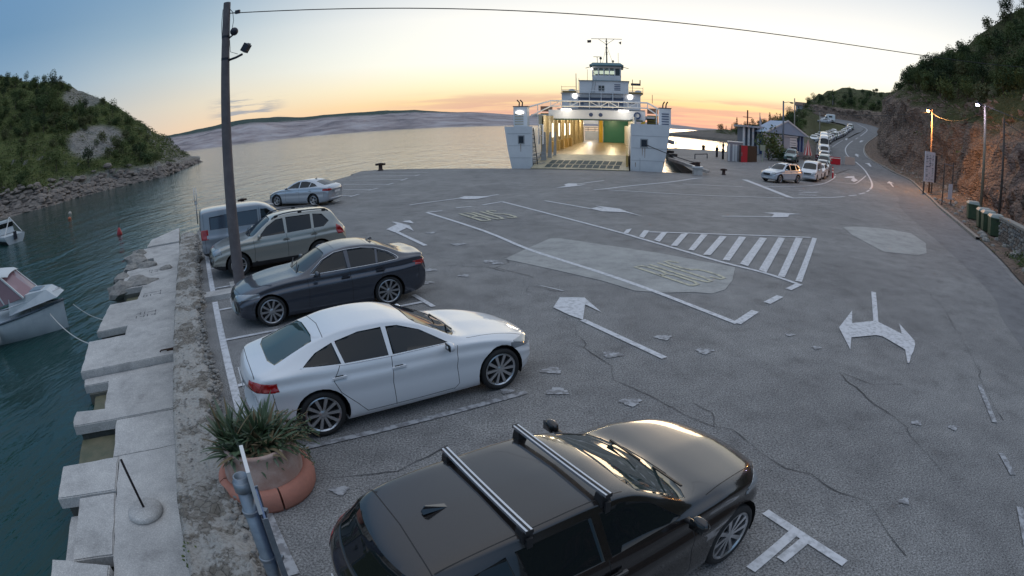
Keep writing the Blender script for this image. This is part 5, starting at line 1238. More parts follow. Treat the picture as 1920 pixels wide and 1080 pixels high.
ob('registration_mark',MB().box((-1.25,-.985,.38),(.7,.012,.11)),M('lettering_navy',(.03,.05,.10),.6),b1)
b2=empty('cabin_boat',(-46.6,34.0,SEA),math.radians(0),label='small white boat with wheelhouse and dark hull moored under the far shore',cat='boat')
h,rows=boat_hull(7.6,2.6,.7,'hull',b2,[HULLW],.75)
b2.rotation_euler=(0,0,math.atan2(1.2,-3)+0); 
ob('boot_top',MB().grid([[(x,y*1.015,z) for x,y,z in r[2:9]] for r in rows]),M('hull_dark',(.03,.035,.04),.4),h)
ob('deck',MB().grid([[(r[0][0],r[0][1]*.97,r[0][2]-.05),(r[10][0],r[10][1]*.97,r[10][2]-.05)] for r in rows],flip=True),HULLW,b2)
ob('wheelhouse',MB().box((.4,0,1.35),(2.2,1.7,1.2),top=.86),HULLW,b2); ob('window_band',MB().box((.4,0,1.55),(2.14,1.68,.42),top=.95),M('car_glass'),b2)
ob('stern_frame',MB().bar((-3.4,-1,.8),(-2.5,0,2.3),.06).bar((-3.4,1,.8),(-2.5,0,2.3),.06).bar((-.7,0,1.9),(-2.5,0,2.3),.05),WE,b2); ob('outboard_motor',MB().box((-3.95,0,.7),(.4,.35,.7),top=.8),M('dark_fitting'),b2)
# mooring ropes, jetty end and boat end
ROPE=M('rope_white',(.5,.5,.48),.8)
def rope(pts,r,lab): ob('mooring_rope',MB().tube([Vector(p) for p in pts],r,6),ROPE,None,True,label=lab,cat='rope')
def sagp(a,b,s,n=16,bow=(0,0)):
    a=Vector(a);b=Vector(b); return [a.lerp(b,k/n)+Vector((bow[0]*4*k/n*(1-k/n),bow[1]*4*k/n*(1-k/n),-s*4*(k/n)*(1-k/n))) for k in range(n+1)]
rope(sagp((-15.1,12.45,-.45),(-10.95,10.55,-.62),.22),.018,'slack white rope from the near boat to the notched jetty edge')
rope(sagp((-14.7,13.4,-.42),(-11.9,12.6,-.68),.16),.012,'thin slack rope from the bow of the near boat to a far slab')
def buoy(x,y,lab,c):
    o=empty('buoy',(x,y,SEA),.3,label=lab,cat='buoy'); ob('float',MB().lathe([(.001,-.2),(.16,-.15),(.22,.05),(.14,.32),(.05,.5),(.001,.52)],14),c,o,True); ob('stick',MB().tube([(0,0,.45),(.05,0,.8)],.03,6),BOL,o)
RB=M('buoy_red',(.42,.04,.05),.5); buoy(-27.5,31.4,'dark red cone buoy floating in the middle of the inlet',RB)
ob('buoy',MB().ball((0,0,.05),.22,12,8),M('buoy_orange',(.45,.12,.05),.5),None,True,loc=(-46.9,44.5,SEA),label='small orange ball buoy near the far shore, left of the red cone buoy',cat='buoy')
ob('buoy',MB().ball((0,0,.05),.24,12,8),M('buoy_pale',(.5,.45,.4),.5),None,True,loc=(-52.5,50.0,SEA),label='small pale ball buoy just below the rocky shore of the headland',cat='buoy')

# ---------------------------------------------------------------- parked cars
def park(c,sn,tc_,noseout,label,da=0,**k):
    """sn: near side line along the wall (s), tc_: t of the car's middle"""
    x,y=XY(sn+c['W']/2,tc_); return build_car(c,(x,y,0),STALLANG+(0 if noseout else math.pi)+da,label,**k)
park(spec_liftback(),6.68,2.56,True,'white five-door liftback parked nose out beside the planter')
park(spec_saloon(),11.66,2.86,False,'dark slate grey saloon with chrome window line parked nose to the wall',da=-.02)
c=spec_suv(); park(c,16.75,2.45,False,'grey green off-road car with roof rails behind the pole')
cv=spec_van(); park(cv,19.5,2.15,True,'blue grey panelled van at the far end of the row by the wall')
park(spec_estate_suv(),2.04,2.48,True,'black brown estate car with silver roof bars, nearest to the viewer')
co=spec_small_liftback()
a=math.atan2(31.74-30.95,-14.17+11.38)
mx,my=(-14.17-11.38)/2,(31.74+30.95)/2
build_car(co,(mx+math.sin(a)*.91+.75,my-math.cos(a)*.91*-1+.0,0),a,'silver blue liftback parked alone on the far edge above the water')

# ---------------------------------------------------------------- the ferry, bow ramp down on the quay (x across, y astern, z up)
fe=empty('car_ferry',(5.2,48.45,0),rad(-10.8),label='white car ferry with its bow ramp down on the quay',cat='ferry')
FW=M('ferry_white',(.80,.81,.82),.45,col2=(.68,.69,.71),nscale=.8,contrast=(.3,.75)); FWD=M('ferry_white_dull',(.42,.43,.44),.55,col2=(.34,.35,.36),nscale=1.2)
FGR=M('ferry_green_door',(.02,.20,.15),.35); FYE=M('ferry_yellow',(.62,.40,.03),.5); FCR=M('ferry_cream_wall',(.55,.47,.30),.5,col2=(.42,.34,.2),nscale=1.5)
FDK=M('ferry_deck_wet',(.50,.40,.27),.35,col2=(.32,.25,.17),nscale=.9,bump=.3,bscale=3); FBL=M('ferry_dark_gap',(.02,.03,.045),.6); FWIN=M('ferry_window',(.02,.04,.05),.05); LOUV=M('ferry_louvre_blue',(.04,.07,.16),.5); FST=M('ferry_stair_olive',(.28,.25,.05),.6); FTEAL=M('ferry_roof_teal',(.09,.19,.22),.5)
def lampm(n,c,s): return M(n,c,.5,emit=c,estr=s)
LW=lampm('ferry_lamp',(1,.95,.9),.9); ANT=M('mast_dark',(.06,.065,.075),.6)
def F(name,mb,m,par=None,**k): return ob(name,mb,m,par or fe,**k)
def hexa(pts): # 8 points: bottom 4, top 4
    return MB().add(pts,[(3,2,1,0),(4,5,6,7),(0,1,5,4),(1,2,6,5),(2,3,7,6),(3,0,4,7)])
# hull sides, flared, running aft
def hullside(sg,xi0,xo0,zt,zb=-2.2):
    """xi inner x, xo outer x at the bow"""
    rows=[]
    for y,fl,rise,inn in ((1.3,0,0,0),(3.2,.18,-.05,0),(7,.28,-.15,0),(14,.32,-.3,0),(40,.32,-.3,0),(62,.2,-.2,0),(70,-1.5,0,0)):
        xo=xo0+sg*(fl-.18)
        rows.append([(xi0,y,zb),(xi0,y,zt+rise),(xo,y,zt+rise),(xo-sg*.28,y,(zt+rise)*.45),(xo-sg*.75,y,-.6),(xo-sg*1.5,y,zb)])
    mb=MB().grid(rows,flip=sg<0); mb.add(rows[0],[(0,1,2,3,4,5) if sg<0 else (5,4,3,2,1,0)]); return mb
hl=F('hull_side',hullside(-1,-3.55,-6.25,3.75),FW,label='port side bow and hull with ladders at its inner edge'); hr=F('hull_side',hullside(1,5.15,8.85,4.15),FW,label='wide flat starboard bow shoulder with a mooring hole')
F('hull_bottom',MB().box((1.3,36,-1.6),(12,66,1.0)),FBL)
F('fairlead',MB().box((-4.55,1.27,2.55),(.42,.05,.62)),FBL,hl); F('fairlead',MB().box((6.35,1.27,2.45),(.5,.05,.6)),FBL,hr)
F('fairlead_frame',MB().box((6.35,1.285,2.45),(.7,.03,.8)),FWD,hr); F('fairlead_frame',MB().box((-4.55,1.285,2.55),(.6,.03,.8)),FWD,hl)
F('rub_strake',MB().box((9.02,20,2.6),(.22,36,.35)),FWD,hr)
for k in range(6): F('tyre_fender',MB().lathe([(.22,-.12),(.38,-.12),(.38,.12),(.22,.12)],12,closed=True).mesh('tf',M('tyre_rubber')),None,hr,loc=(9.2,3.5+k*3.2,1.4+.15*(k%2)),rz=math.pi/2)
F('seam',MB().box((6.0,1.28,-.2),(.03,.02,2.6)),FWD,hr)
for z in (.9,2.0,3.1):
    F('plating_seam',MB().box((7.0,1.285,z),(3.5,.012,.025)),FWD,hr); F('plating_seam',MB().box((-4.75,1.285,z),(2.1,.012,.025)),FWD,hl)
RS=M('rust_run',(.30,.17,.10),.8)
for x,z,l_ in ((6.2,1.7,.7),(6.42,1.6,.9),(-4.6,1.8,.7),(8.1,.6,.5),(5.6,.5,.4)): F('rust_streak',MB().add([(x-.03,1.28,z+l_/2),(x+.03,1.28,z+l_/2),(x+.012,1.28,z-l_/2),(x-.012,1.28,z-l_/2)],[(3,2,1,0)]),RS,hr if x>0 else hl)
# ladders and grating between bow shoulder and opening, left side
for k in range(4):
    F('shoulder_rail',MB().tube([(-3.5,1.5,.25+k*.32),(-2.5,1.7,.45+k*.32)],.03,5),FWD)
F('ladder',MB().bar((-3.5,1.4,.2),(-3.9,1.6,3.6),.06).bar((-3.1,1.4,.2),(-3.5,1.6,3.6),.06),FBL)
for k in range(9): F('ladder_rung',MB().box((-3.35-.045*k,1.45,.4+k*.37),(.42,.05,.06)),FBL)
F('shoulder_gate',MB().box((-3.1,2.6,3.0),(.06,.9,1.8)).box((-2.75,2.5,3.0),(.06,.9,1.8)).box((-2.92,2.5,3.9),(.4,.06,.06)).box((-2.92,2.5,3.4),(.4,.06,.06)).box((-2.92,2.5,2.9),(.4,.06,.06)),FW)
for x0,w_,yy in ((-2.75,.34,3.2),(-2.35,.28,4.4),(-2.0,.22,5.6)):
    F('ramp_side_fin',hexa([(x0-w_,yy,.45),(x0+w_*.6,yy,.45),(x0+w_*.6,yy+.15,.45),(x0-w_,yy+.15,.45),(x0-w_*.1,yy,3.2),(x0+w_*.4,yy,3.2),(x0+w_*.4,yy+.15,3.2),(x0-w_*.1,yy+.15,3.2)]),FWD)
# ramp, with raised grid
rm=F('bow_ramp',hexa([(-3.5,-.15,.02),(5.0,-.15,.02),(5.1,6.2,.45),(-3.2,6.2,.45),(-3.5,-.15,.09),(5.0,-.15,.09),(5.1,6.2,1.0),(-3.2,6.2,1.0)]),M('ramp_cream',(.45,.40,.27),.5,col2=(.3,.27,.2),nscale=2))
pan=M('ramp_teal_panel',(.012,.04,.05),.7)
def rz_(y): return .09+(y+.15)*.91/6.35
for j,(y0,y1) in enumerate(((.25,1.5),(1.75,3.3))):
    for k in range(11):
        x0=-2.35+k*.6+(0 if j==0 else .18); sh=.16 if j==1 else .10
        mb=MB().add([(x0,y0,rz_(y0)+.02),(x0+.5,y0,rz_(y0)+.02),(x0+.5+sh,y1,rz_(y1)+.02),(x0+sh,y1,rz_(y1)+.02)],[(0,1,2,3)]); F('ramp_grip_panel',mb,pan,rm)
F('ramp_side_bulwark',hexa([(4.75,1.2,.3),(4.95,1.2,.3),(5.05,6.2,1.0),(4.85,6.2,1.0),(4.75,1.2,1.3),(4.95,1.2,1.3),(5.05,6.2,2.0),(4.85,6.2,2.0)]),M('ramp_bulwark_ochre',(.5,.33,.1),.5),rm)
# vehicle deck
F('vehicle_deck',MB().box((1.3,32,.9),(11.5,51.4,.2)),FDK)
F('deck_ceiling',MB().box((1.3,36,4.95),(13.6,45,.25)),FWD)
# port inner wall with frames
wx=lambda y:-3.25+(y-8)*(1.45/40)
F('inner_wall',MB().add([(wx(7),7,1.0),(wx(49),49,1.0),(wx(49),49,4.85),(wx(7),7,4.85)],[(0,1,2,3)]).box((-3.6,28,2.9),(.3,42,3.9)),FCR)
for k in range(13):
    y=9+k*3.0; F('wall_frame',MB().box((wx(y)+.12,y,2.9),(.25,.22,3.85)),FCR)
for k in range(5):
    y=10.5+k*4; F('locker',MB().box((wx(y)+.3,y,1.55),(.5,1.5,1.1)),M('locker_ochre',(.5,.34,.12),.5))
for k in range(4): F('tube_lamp',MB().box((wx(11+k*5)+.3,11+k*5,3.3),(.12,.12,1.5)),lampm('deck_lamp_warm',(1,.9,.7),1.1))
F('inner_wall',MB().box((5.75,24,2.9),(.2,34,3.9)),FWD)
F('green_sliding_door',MB().box((3.8,45,2.95),(4.3,.25,3.9)),FGR)
F('door_guide_rail',MB().box((5.9,44.7,3.0),(.12,.4,3.9)),M('guide_teal',(.10,.35,.28),.5)); F('yellow_pillar',MB().box((1.3,44.6,2.95),(.62,.5,3.95)),FYE); F('pillar_edge',MB().box((.93,44.5,2.95),(.10,.4,3.95)),FWD)
F('stern_ramp',MB().box((-.55,60,1.75),(3.4,.3,1.8)),FW); F('stern_rail',MB().box((-.55,59.7,2.95),(3.4,.08,.08)).box((-.55,59.7,3.35),(3.4,.08,.08)).box((-1.6,59.7,3.0),(.08,.08,.8)).box((-.3,59.7,3.0),(.08,.08,.8)).box((.7,59.7,3.0),(.08,.08,.8)),FBL)
F('stern_header',MB().box((-.55,59.6,4.5),(4.6,.3,.9)),FW)
# forward portal over the opening
po=F('bow_portal',MB().box((1.75,13.8,5.0),(10.6,.9,1.15)).box((-3.2,13.8,3.0),(.35,.9,3.9)),FW)
F('portal_lip',MB().box((1.75,13.28,4.5),(10.0,.14,.16)),M('portal_lip_green',(.06,.10,.07),.6),po)  # dark green strip along the portal's lower edge
for x,r_ in ((1.1,.22),(2.15,.22)): F('portal_badge',MB().lathe([(.001,0),(r_*.55,0),(r_*.55,.02),(r_,.02),(r_,-.03),(.001,-.03)],18,axis='y'),[LOUV],po,loc=(x,13.3,5.05))
F('life_ring',MB().lathe([(.24,-.06),(.40,-.06),(.40,.06),(.24,.06)],18,axis='y',closed=True),[LOUV],po,loc=(6.15,13.25,5.08))
F('name_plate',MB().box((5.75,13.3,4.55),(.7,.04,.22)),FBL,po); F('warning_flag',MB().box((6.8,13.3,4.3),(.5,.04,.25),ry=-.4),FYE,po)
for x in (-1.6,4.65): F('portal_lamp',MB().box((x,13.25,5.62),(1.15,.18,.11)),LW,po)
# side towers with louvres
for sg,x0,x1,zb,zt in ((-1,-6.45,-5.05,3.7,5.75),(1,8.2,9.35,4.0,5.85)):
    tw=F('side_tower',MB().box(((x0+x1)/2,8.6,(zb+zt)/2),(x1-x0,1.4,zt-zb)),FW)
    F('tower_cap',MB().box(((x0+x1)/2,8.6,zt+.04),(x1-x0+.12,1.5,.07)),FBL,tw)
    for k in range(5): F('louvre',MB().box(((x0+x1)/2-(.12 if sg<0 else 0),7.87,zb+.25+k*.26),((x1-x0)*.62,.06,.09)),LOUV if sg>0 else M('louvre_pale',(.45,.4,.3),.5),tw)
    if sg<0: F('tower_lamp',MB().lathe([(.001,0),(.42,0),(.42,.06),(.001,.06)],16,axis='y'),LW,tw,loc=((x0+x1)/2-.05,7.78,5.15)).scale=(1,1,.45)
    for dx in (-.22,.1): F('exhaust_horn',MB().tube([((x0+x1)/2+dx,8.5,zt+.05),((x0+x1)/2+dx+.04,8.5,zt+.45),((x0+x1)/2+dx+(.2 if sg>0 else -.2),8.5,zt+.72)],.07,7),FBL,tw)
# olive stairs between towers and portal
for sg,x0,x1 in ((-1,-4.6,-3.35),(1,7.35,8.5)):
    st_=F('stair_casing',MB().box(((x0+x1)/2,15.2,3.9),(x1-x0,1.2,2.6)),FST)
    for k in range(9): F('stair_tread',MB().box(((x0+x1)/2,14.55,2.85+k*.27),(x1-x0,.12,.09)),FYE if k==8 else FBL,st_)
    F('stair_hood',MB().box(((x0+x1)/2,15.0,5.7),(x1-x0,.8,.6)),M('hood_rust',(.3,.16,.1),.6),st_)
# gantry of white pipes across the bow
def pipe(a,b,r=.07,m=FW,nm='gantry_pipe'): return F(nm,MB().tube([a,b],r,6),m)
pipe((-2.9,10,6.42),(7.1,10,6.42),.085);pipe((-2.9,10,5.85),(7.1,10,5.85));pipe((-2.9,10,6.42),(-5.1,9.2,5.75),.085);pipe((7.1,10,6.42),(8.5,9.2,5.6),.085);pipe((-2.9,10,5.85),(-5.1,9.2,4.7));pipe((7.1,10,5.85),(8.5,9.2,4.9))
for k in range(11):
    x=-2.9+k; pipe((x,10,5.85),(x,10,6.42),.045)
for x0,x1 in ((-.9,.1),(2.1,1.1),(2.1,3.1),(4.1,3.1),(5.1,6.1),(-2.9,-1.9)): pipe((x0,10,5.85),(x1,10,6.4),.045)
pipe((-4.2,9.5,6.0),(-4.2,9.5,4.0),.05);pipe((8.0,9.5,5.8),(8.0,9.5,4.2),.05);pipe((7.6,10,6.4),(7.6,10,7.3),.03,ANT)
# superstructure tiers
def tier(x0,x1,y0,y1,z0,z1,name='deckhouse',m=FW,ch=0):
    return F(name,MB().box(((x0+x1)/2,(y0+y1)/2,(z0+z1)/2),(x1-x0,y1-y0,z1-z0)),m)
t1=tier(-5.1,8.1,39,50,5.0,6.3); t2=tier(-4.65,7.6,39.6,49,6.3,8.85)
F('deck_edge',MB().box((1.5,44,6.36),(13.6,11,.1)),FWD,t1); F('deck_edge',MB().box((1.5,44.3,8.9),(12.6,10,.1)),FWD,t2)
def winrow(par,y,xs,z,w,h,m=FWIN,nm='window'):
    for x in xs:
        f=F(nm,MB().box((x,y,z),(w+.12,.06,h+.12)),FWD); F('pane',MB().box((x,y-.04,z),(w,.03,h)),m,f)
winrow(t2,39.58,(-3.4,-2.9,6.0,6.5),7.6,.3,.35); winrow(t1,38.98,(-3.8,-2.9,6.2,7.0),5.75,.5,.5)
for x in (-2.6,6.0): F('deck_lamp',MB().lathe([(.001,0),(.42,0),(.42,.1),(.001,.1)],14,axis='y'),LW,t2,loc=(x,39.4,8.45)).rotation_euler=(.3,.6 if x<0 else -.6,0)
# middle bay: gallery with white boards and dark openings
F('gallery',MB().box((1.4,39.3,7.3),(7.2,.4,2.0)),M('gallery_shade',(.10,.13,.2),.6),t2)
for k in range(4): F('gallery_board',MB().box((-1.0+k*1.62,38.9,8.45),(1.5,.1,.5)),FWD,t2)
for k in range(3): F('gallery_board',MB().box((-.6+k*2.0,38.95,7.2),(1.2,.1,.35)),FWD,t2)
for x in (-2.1,-.3,1.5,3.3,5.0): pipe((x,38.7,6.4),(x,38.7,9.3),.06)
for z in (6.95,7.7,9.25): pipe((-4.6,38.7,z),(7.6,38.7,z),.04)
t3=tier(-1.95,5.75,40.6,48,8.9,11.0); F('deck_edge',MB().box((1.9,44.2,11.04),(8.0,7.6,.08)),FTEAL,t3)
winrow(t3,40.58,(1.25,1.75),10.0,.34,.42); winrow(t3,40.58,(1.25,1.75),9.5,.34,.3)
for k in range(4): F('vent_slat',MB().box((4.0,40.57,9.6+k*.28),(.95,.05,.12)),LOUV,t3)
F('stair_up',MB().bar((-.1,40.4,8.9),(.3,40.4,11.3),.08).bar((.3,40.4,8.9),(.7,40.4,11.3),.08),FWD,t3)
for sg,x in ((-1,-3.6),(1,6.9)):
    rf=F('liferaft_rack',MB().box((x,41.5,9.15),(2.2,1.2,.35)),M('raft_cover_ochre',(.30,.20,.06),.7)); F('raft_canister',MB().ball((x+.4,41.2,9.45),.35,10,6,sc=(1.5,1,.7)),FW,rf)
    pipe((x-sg*-1.1,40,8.9),(x-sg*-1.1,40,10.1),.03,ANT);pipe((x-1.1,40,9.5),(x+1.1,40,9.5),.025,ANT);pipe((x-1.1,40,9.95),(x+1.1,40,9.95),.025,ANT)
for x in (-2.5,6.4): pipe((x,41,8.9),(x,41,12.2 if x<0 else 11.4),.05,ANT)
F('wing_ladder',MB().bar((-2.45,40.9,8.9),(-2.45,40.9,11.4),.06).bar((-2.05,40.9,8.9),(-2.05,40.9,11.4),.06),FWD)
F('davit',MB().box((6.9,41,10.6),(1.5,.4,.35)).box((7.6,41,10.9),(.15,.3,.9)),ANT)
# wheelhouse
wh=tier(.05,4.6,41.2,46,11.05,11.75,'wheelhouse_base'); wf=F('wheelhouse',MB().box((2.33,43.6,13.35),(4.55,4.6,.35)).box((.12,43.6,12.5),(.2,4.6,1.6)).box((4.52,43.6,12.5),(.2,4.6,1.6)).box((2.33,43.6,11.85),(4.55,4.6,.25)),FW)
for k in range(6): F('window_post',MB().box((.15+k*.87,41.32,12.55),(.14,.14,1.3)),FW,wf)
for k in range(6): F('window_post',MB().box((.15+k*.87,45.85,12.55),(.10,.10,1.3)),FW,wf)
GL=M('clear_glass',(.6,.75,.75),.03,trans=.9)
for k in range(5):
    F('window_pane',MB().box((.585+k*.87,41.33,12.5),(.72,.03,1.2)),GL if k<4 else FWIN,wf)
    if k<4: F('console_gear',MB().box((.55+k*.87,42.0,13.0),(.5,.2,.35)),FBL,wf)
F('helm_console',MB().box((2.2,42.3,12.05),(3.4,.6,.35)),FBL,wf)
rfm=MB().add([(-.35,40.7,13.45),(5.0,40.7,13.45),(5.0,46.6,13.45),(-.35,46.6,13.45),(-.4,40.6,13.6),(5.05,40.6,13.6),(5.05,46.7,13.6),(-.4,46.7,13.6),(.15,41.2,14.05),(4.5,41.2,14.05),(4.5,46.2,14.05),(.15,46.2,14.05)],[(3,2,1,0),(0,1,5,4),(1,2,6,5),(2,3,7,6),(3,0,4,7),(4,5,9,8),(5,6,10,9),(6,7,11,10),(7,4,8,11),(8,9,10,11)])
F('wheelhouse_roof',rfm,FTEAL,wf)
F('bridge_wing_lamp',MB().ball((0.0,41,13.0),.2,8,6),LW,wf); pipe((-.1,41,13.35),(-.95,40.6,13.05),.05,ANT); pipe((4.8,41,13.4),(5.8,40.6,13.1),.05,ANT)
# mast, yard, radar
ma=F('mast',MB().tube([(2.35,43,14),(2.35,43,18.4)],.10,8,rr=[.12,.07]),ANT)
F('yard',MB().tube([(-.1,43,18.3),(4.85,43,18.3)],.045,6).tube([(1.1,43,18.25),(2.3,43,17.4)],.035,5).tube([(3.6,43,18.25),(2.4,43,17.4)],.035,5),ANT,ma)
for z in (17.9,17.3,16.8,16.0,15.7): F('mast_light',MB().box((2.35,42.9,z),(.32,.2,.14)),ANT,ma)
F('flag',MB().add([(-.75,43,18.05),(-.1,43.05,18.1),(-.12,43.0,17.65),(-.72,43.1,17.6)],[(0,1,2,3)]),M('flag_dark',(.08,.06,.06),.8),ma); F('flag',MB().add([(4.3,43,17.7),(4.75,43.05,17.95),(4.7,43.0,17.35)],[(0,1,2)]),M('flag_dark'),ma)
pipe((2.3,43,17),(1.7,42.5,14.2),.025,ANT,'mast_stay'); pipe((2.4,43,17),(3.3,42.5,14.2),.025,ANT,'mast_stay')
F('radar',MB().box((.9,42,15.1),(1.3,.1,.08)).tube([(.85,42,14.0),(.85,42,15.1)],.05,6),ANT); F('searchlight',MB().ball((1.4,42,14.85),.22,10,6).tube([(1.4,42,14.0),(1.4,42,14.7)],.05,6),ANT); F('horn',MB().lathe([(.05,-.15),(.21,.1),(.1,.12)],12,axis='y'),ANT,loc=(3.35,42,14.4)); F('whip_aerial',MB().tube([(4.2,42,14),(4.2,42,15.8)],.03,5),ANT); F('whip_aerial',MB().tube([(-.7,41,11.1),(-.7,41,12.9)],.03,5),ANT)
# warm working lights on the vehicle deck, lit in the photograph
def plamp(x,y,z,e,c,r=.15,name='deck_light',par=fe):
    l=bpy.data.lights.new(name,'POINT'); l.energy=e; l.color=c; l.shadow_soft_size=r; o=bpy.data.objects.new(name,l); COL.objects.link(o); o.parent=par; o.location=(x,y,z)
for y in (8,14,20,27,34,41):
    for x in (-1.2,3.2): plamp(x,y,4.6,60,(1,.80,.48),.4)
plamp(-1.0,54,4.2,140,(1,.9,.75),.4)  # extra light added to brighten the stern ramp
for x in (-1.6,4.65): plamp(x,12.3,5.2,14,(1,.93,.8),.3)
# bow rope to the block on the quay
Rz=Matrix.Translation((5.2,48.45,0))@Matrix.Rotation(rad(-10.8),4,'Z'); p=Rz@Vector((6.35,1.3,2.4))
ob('mooring_rope',MB().tube(sagp(tuple(p),(15.9,46.4,1.0),.12),.035,6),M('rope_dark',(.05,.05,.055),.8),None,True,label='dark taut rope from the ferry bow down to the white capped block',cat='rope')
ob('gangway_beam',MB().bar((15.2,52.5,.9),(17.2,46.9,.25),.35,.25),CONC2,None,label='pale sloping concrete beam beside the ferry bow rope',cat='beam')

# ---------------------------------------------------------------- queue for the ferry and the far side of the lot
def onpath(P,L):
    for a,b in zip(P,P[1:]):
        d=math.hypot(b[0]-a[0],b[1]-a[1])
        if L<=d: return (a[0]+(b[0]-a[0])*L/d,a[1]+(b[1]-a[1])*L/d,math.atan2(a[1]-b[1],a[0]-b[0]))
        L-=d
    return None
def recol(c,nm,col,metal=.4): c=dict(c); c['paint']=M(nm,col,.3,metal,coat=1.0); c['mirrorpaint']=c['paint']; return c
suv=recol(spec_suv(),'paint_pale_silver',(.55,.60,.66),.3); suv['extra']=[roof_rails(2.1,3.95,.56,lambda x: pch(suv['top'],x)-.035)]; suv['lower']=.3
hd=math.atan2(42.29-43.49,22.19-24.78)
cx_,cy_=(22.19+24.78)/2,(42.29+43.49)/2
build_car(suv,(cx_-math.sin(hd)*-.91,cy_-math.cos(hd)*.91,0),hd,'pale silver off-road car at the head of the ferry queue')
QP=[(27.9,46.9),(32.4,52.2),(36.2,57.6),(41.5,65.7),(49.2,78.2),(57.0,90.8),(65.5,102),(74.5,113),(84,124.5),(93.3,135.7),(102.5,146.3),(109,158),(111.5,171),(109,186)]
vw=recol(spec_van(),'paint_van_white',(.66,.70,.74),.05); vw['lower']=None; vw['pan']=G_()
prot={}
def qcar(kind,L,label,dx=0):
    x,y,a=onpath(QP,L); z=gz(x,y)+.06
    nx_,ny_=math.sin(a),-math.cos(a)
    x+=nx_*dx;y+=ny_*dx
    if kind not in prot:
        prot[kind]=build_car(KINDS_[kind],(x,y,z),a,label,lo=True,group='vehicles queuing for the ferry'); o=prot[kind]
    else:
        o=copytree(prot[kind]); o.location=(x,y,z); o.rotation_euler=(0,0,a+math.pi); o['label']=label
    x2,y2,_=onpath(QP,L+2) or (x,y,0); o.rotation_mode='XYZ'
    pitch=math.atan2(gz(x+math.cos(a)*-2,y+math.sin(a)*-2)-gz(x,y),2); o.rotation_euler=(0,-pitch,o.rotation_euler[2])
    return o
def lowspec(c): c=dict(c); c['noplate']=False; c['extra']=[]; return c
mh=lowspec(recol(spec_van(),'paint_camper_white',(.68,.70,.70),.02))
mh['top']=[(x*1.25,z*1.5 if x>1.6 else z*(1.0+.35*max(0,x-.6))) for x,z in mh['top']]
sc=1.25
for k in ('belt','hw','rw','bot'): mh[k]=[(x*sc,v) for x,v in mh[k]]
mh.update(L=4.39*sc,wb=2.7*sc,foh=.86*sc,W=2.1,r=.34,lower=None,mirror=(1.6,1.3),cowl=1.1,roof0=2.2,roof1=5.2,deck=5.48)
mh['cuts']=[('windscreen',[(1.16,-.3),(1.16,.3),(1.3,.72),(1.95,.66),(2.0,-.66) if False else (2.0,.5),(2.0,-.5),(1.95,-.66),(1.3,-.72)],'z','',G_(),-.006,None),
 ('side_window',[(1.7,1.2),(2.6,1.2),(2.6,1.75),(2.1,1.7)],'y','both',G_(),-.006,None),('side_window',[(3.1,1.5),(4.3,1.5),(4.3,2.1),(3.1,2.1)],'y','both',G_(),-.006,None),
 ('headlight',[(.46,.66),(.48,.84),(.80,.86),(.84,.68)],'x','front',LAMP(),.003,None),('grille',[(-.36,.6),(.36,.6),(.42,.76),(-.42,.76)],'x','front',M('black_plastic'),-.012,None)]
KINDS_={'van':vw,'camper':mh,'hatch_white':lowspec(recol(spec_estate_suv(),'paint_hatch_white',(.62,.66,.70),.05)),'saloon_silver':lowspec(recol(spec_saloon(),'paint_saloon_silver',(.40,.44,.48),.5)),
 'suv_teal':lowspec(recol(spec_suv(),'paint_suv_teal',(.10,.2,.19),.3)),'saloon_blue':lowspec(recol(spec_small_liftback(),'paint_saloon_blue',(.03,.06,.16),.4)),'estate_black':lowspec(recol(spec_estate_suv(),'paint_estate_black',(.02,.022,.028),.3))}
seq=[('van',0.9,'white small van right behind the pale silver car heading the queue'),('hatch_white',6.2,'white tall hatchback directly behind the white van in the queue'),('saloon_silver',11.8,'silver saloon third behind the head of the ferry queue'),
('suv_teal',17.2,'dark teal off-road car in the queue level with the red barrier'),('hatch_white',22.6,'white hatchback just in front of a silver saloon on the rising queue lane'),('saloon_silver',28.2,'silver saloon in the queue behind the second white hatchback'),('van',33.6,'white van in the queue just below the tall camper'),('camper',40.2,'tall white camper van standing up above the other queued cars'),
('camper',47.2,'second white camper directly behind the tall camper'),('saloon_blue',53.6,'dark blue car in the queue just above the campers'),('estate_black',59.2,'black estate in the queue two places above the campers'),('hatch_white',64.8,'white hatchback among the dark cars of the upper queue'),('saloon_blue',70.4,'dark blue car behind a white hatchback in the upper queue'),('suv_teal',76,'teal off-road car in the upper queue by the bend'),('saloon_silver',81.8,'silver car in the queue just before the bend'),('saloon_blue',87.4,'blue car in the queue on the inside of the bend'),('estate_black',93,'black estate at the bend of the hill road'),('saloon_silver',98.6,'silver car furthest down the row after the bend'),('hatch_white',104.4,'white car beyond the bend near the top of the queue'),('saloon_blue',110.2,'dark blue car above the black estate at the bend'),('hatch_white',116,'white hatchback just past the bend, behind the dark blue car'),('suv_teal',122,'teal off-road car high on the hill road past the bend'),('saloon_silver',128,'silver saloon at the very top of the visible queue')]
for k,L,lab in seq: qcar(k,L,lab)
for k,(L,kd,lab) in enumerate([(58,'hatch_white','white car doubled up on the outer side of the queue above the campers'),(64.5,'saloon_silver','silver car on the outer side of the upper queue'),(71,'suv_teal','teal car on the outer side of the upper queue'),(77.5,'hatch_white','second white car on the outer side of the upper queue'),(84,'estate_black','black car on the outer side of the upper queue'),(91,'saloon_blue','blue car on the outer side of the queue below the bend'),(98,'hatch_white','white car on the outer side of the queue at the bend')]): qcar(kd,L,lab.replace('outer side','seaward side'),2.5)
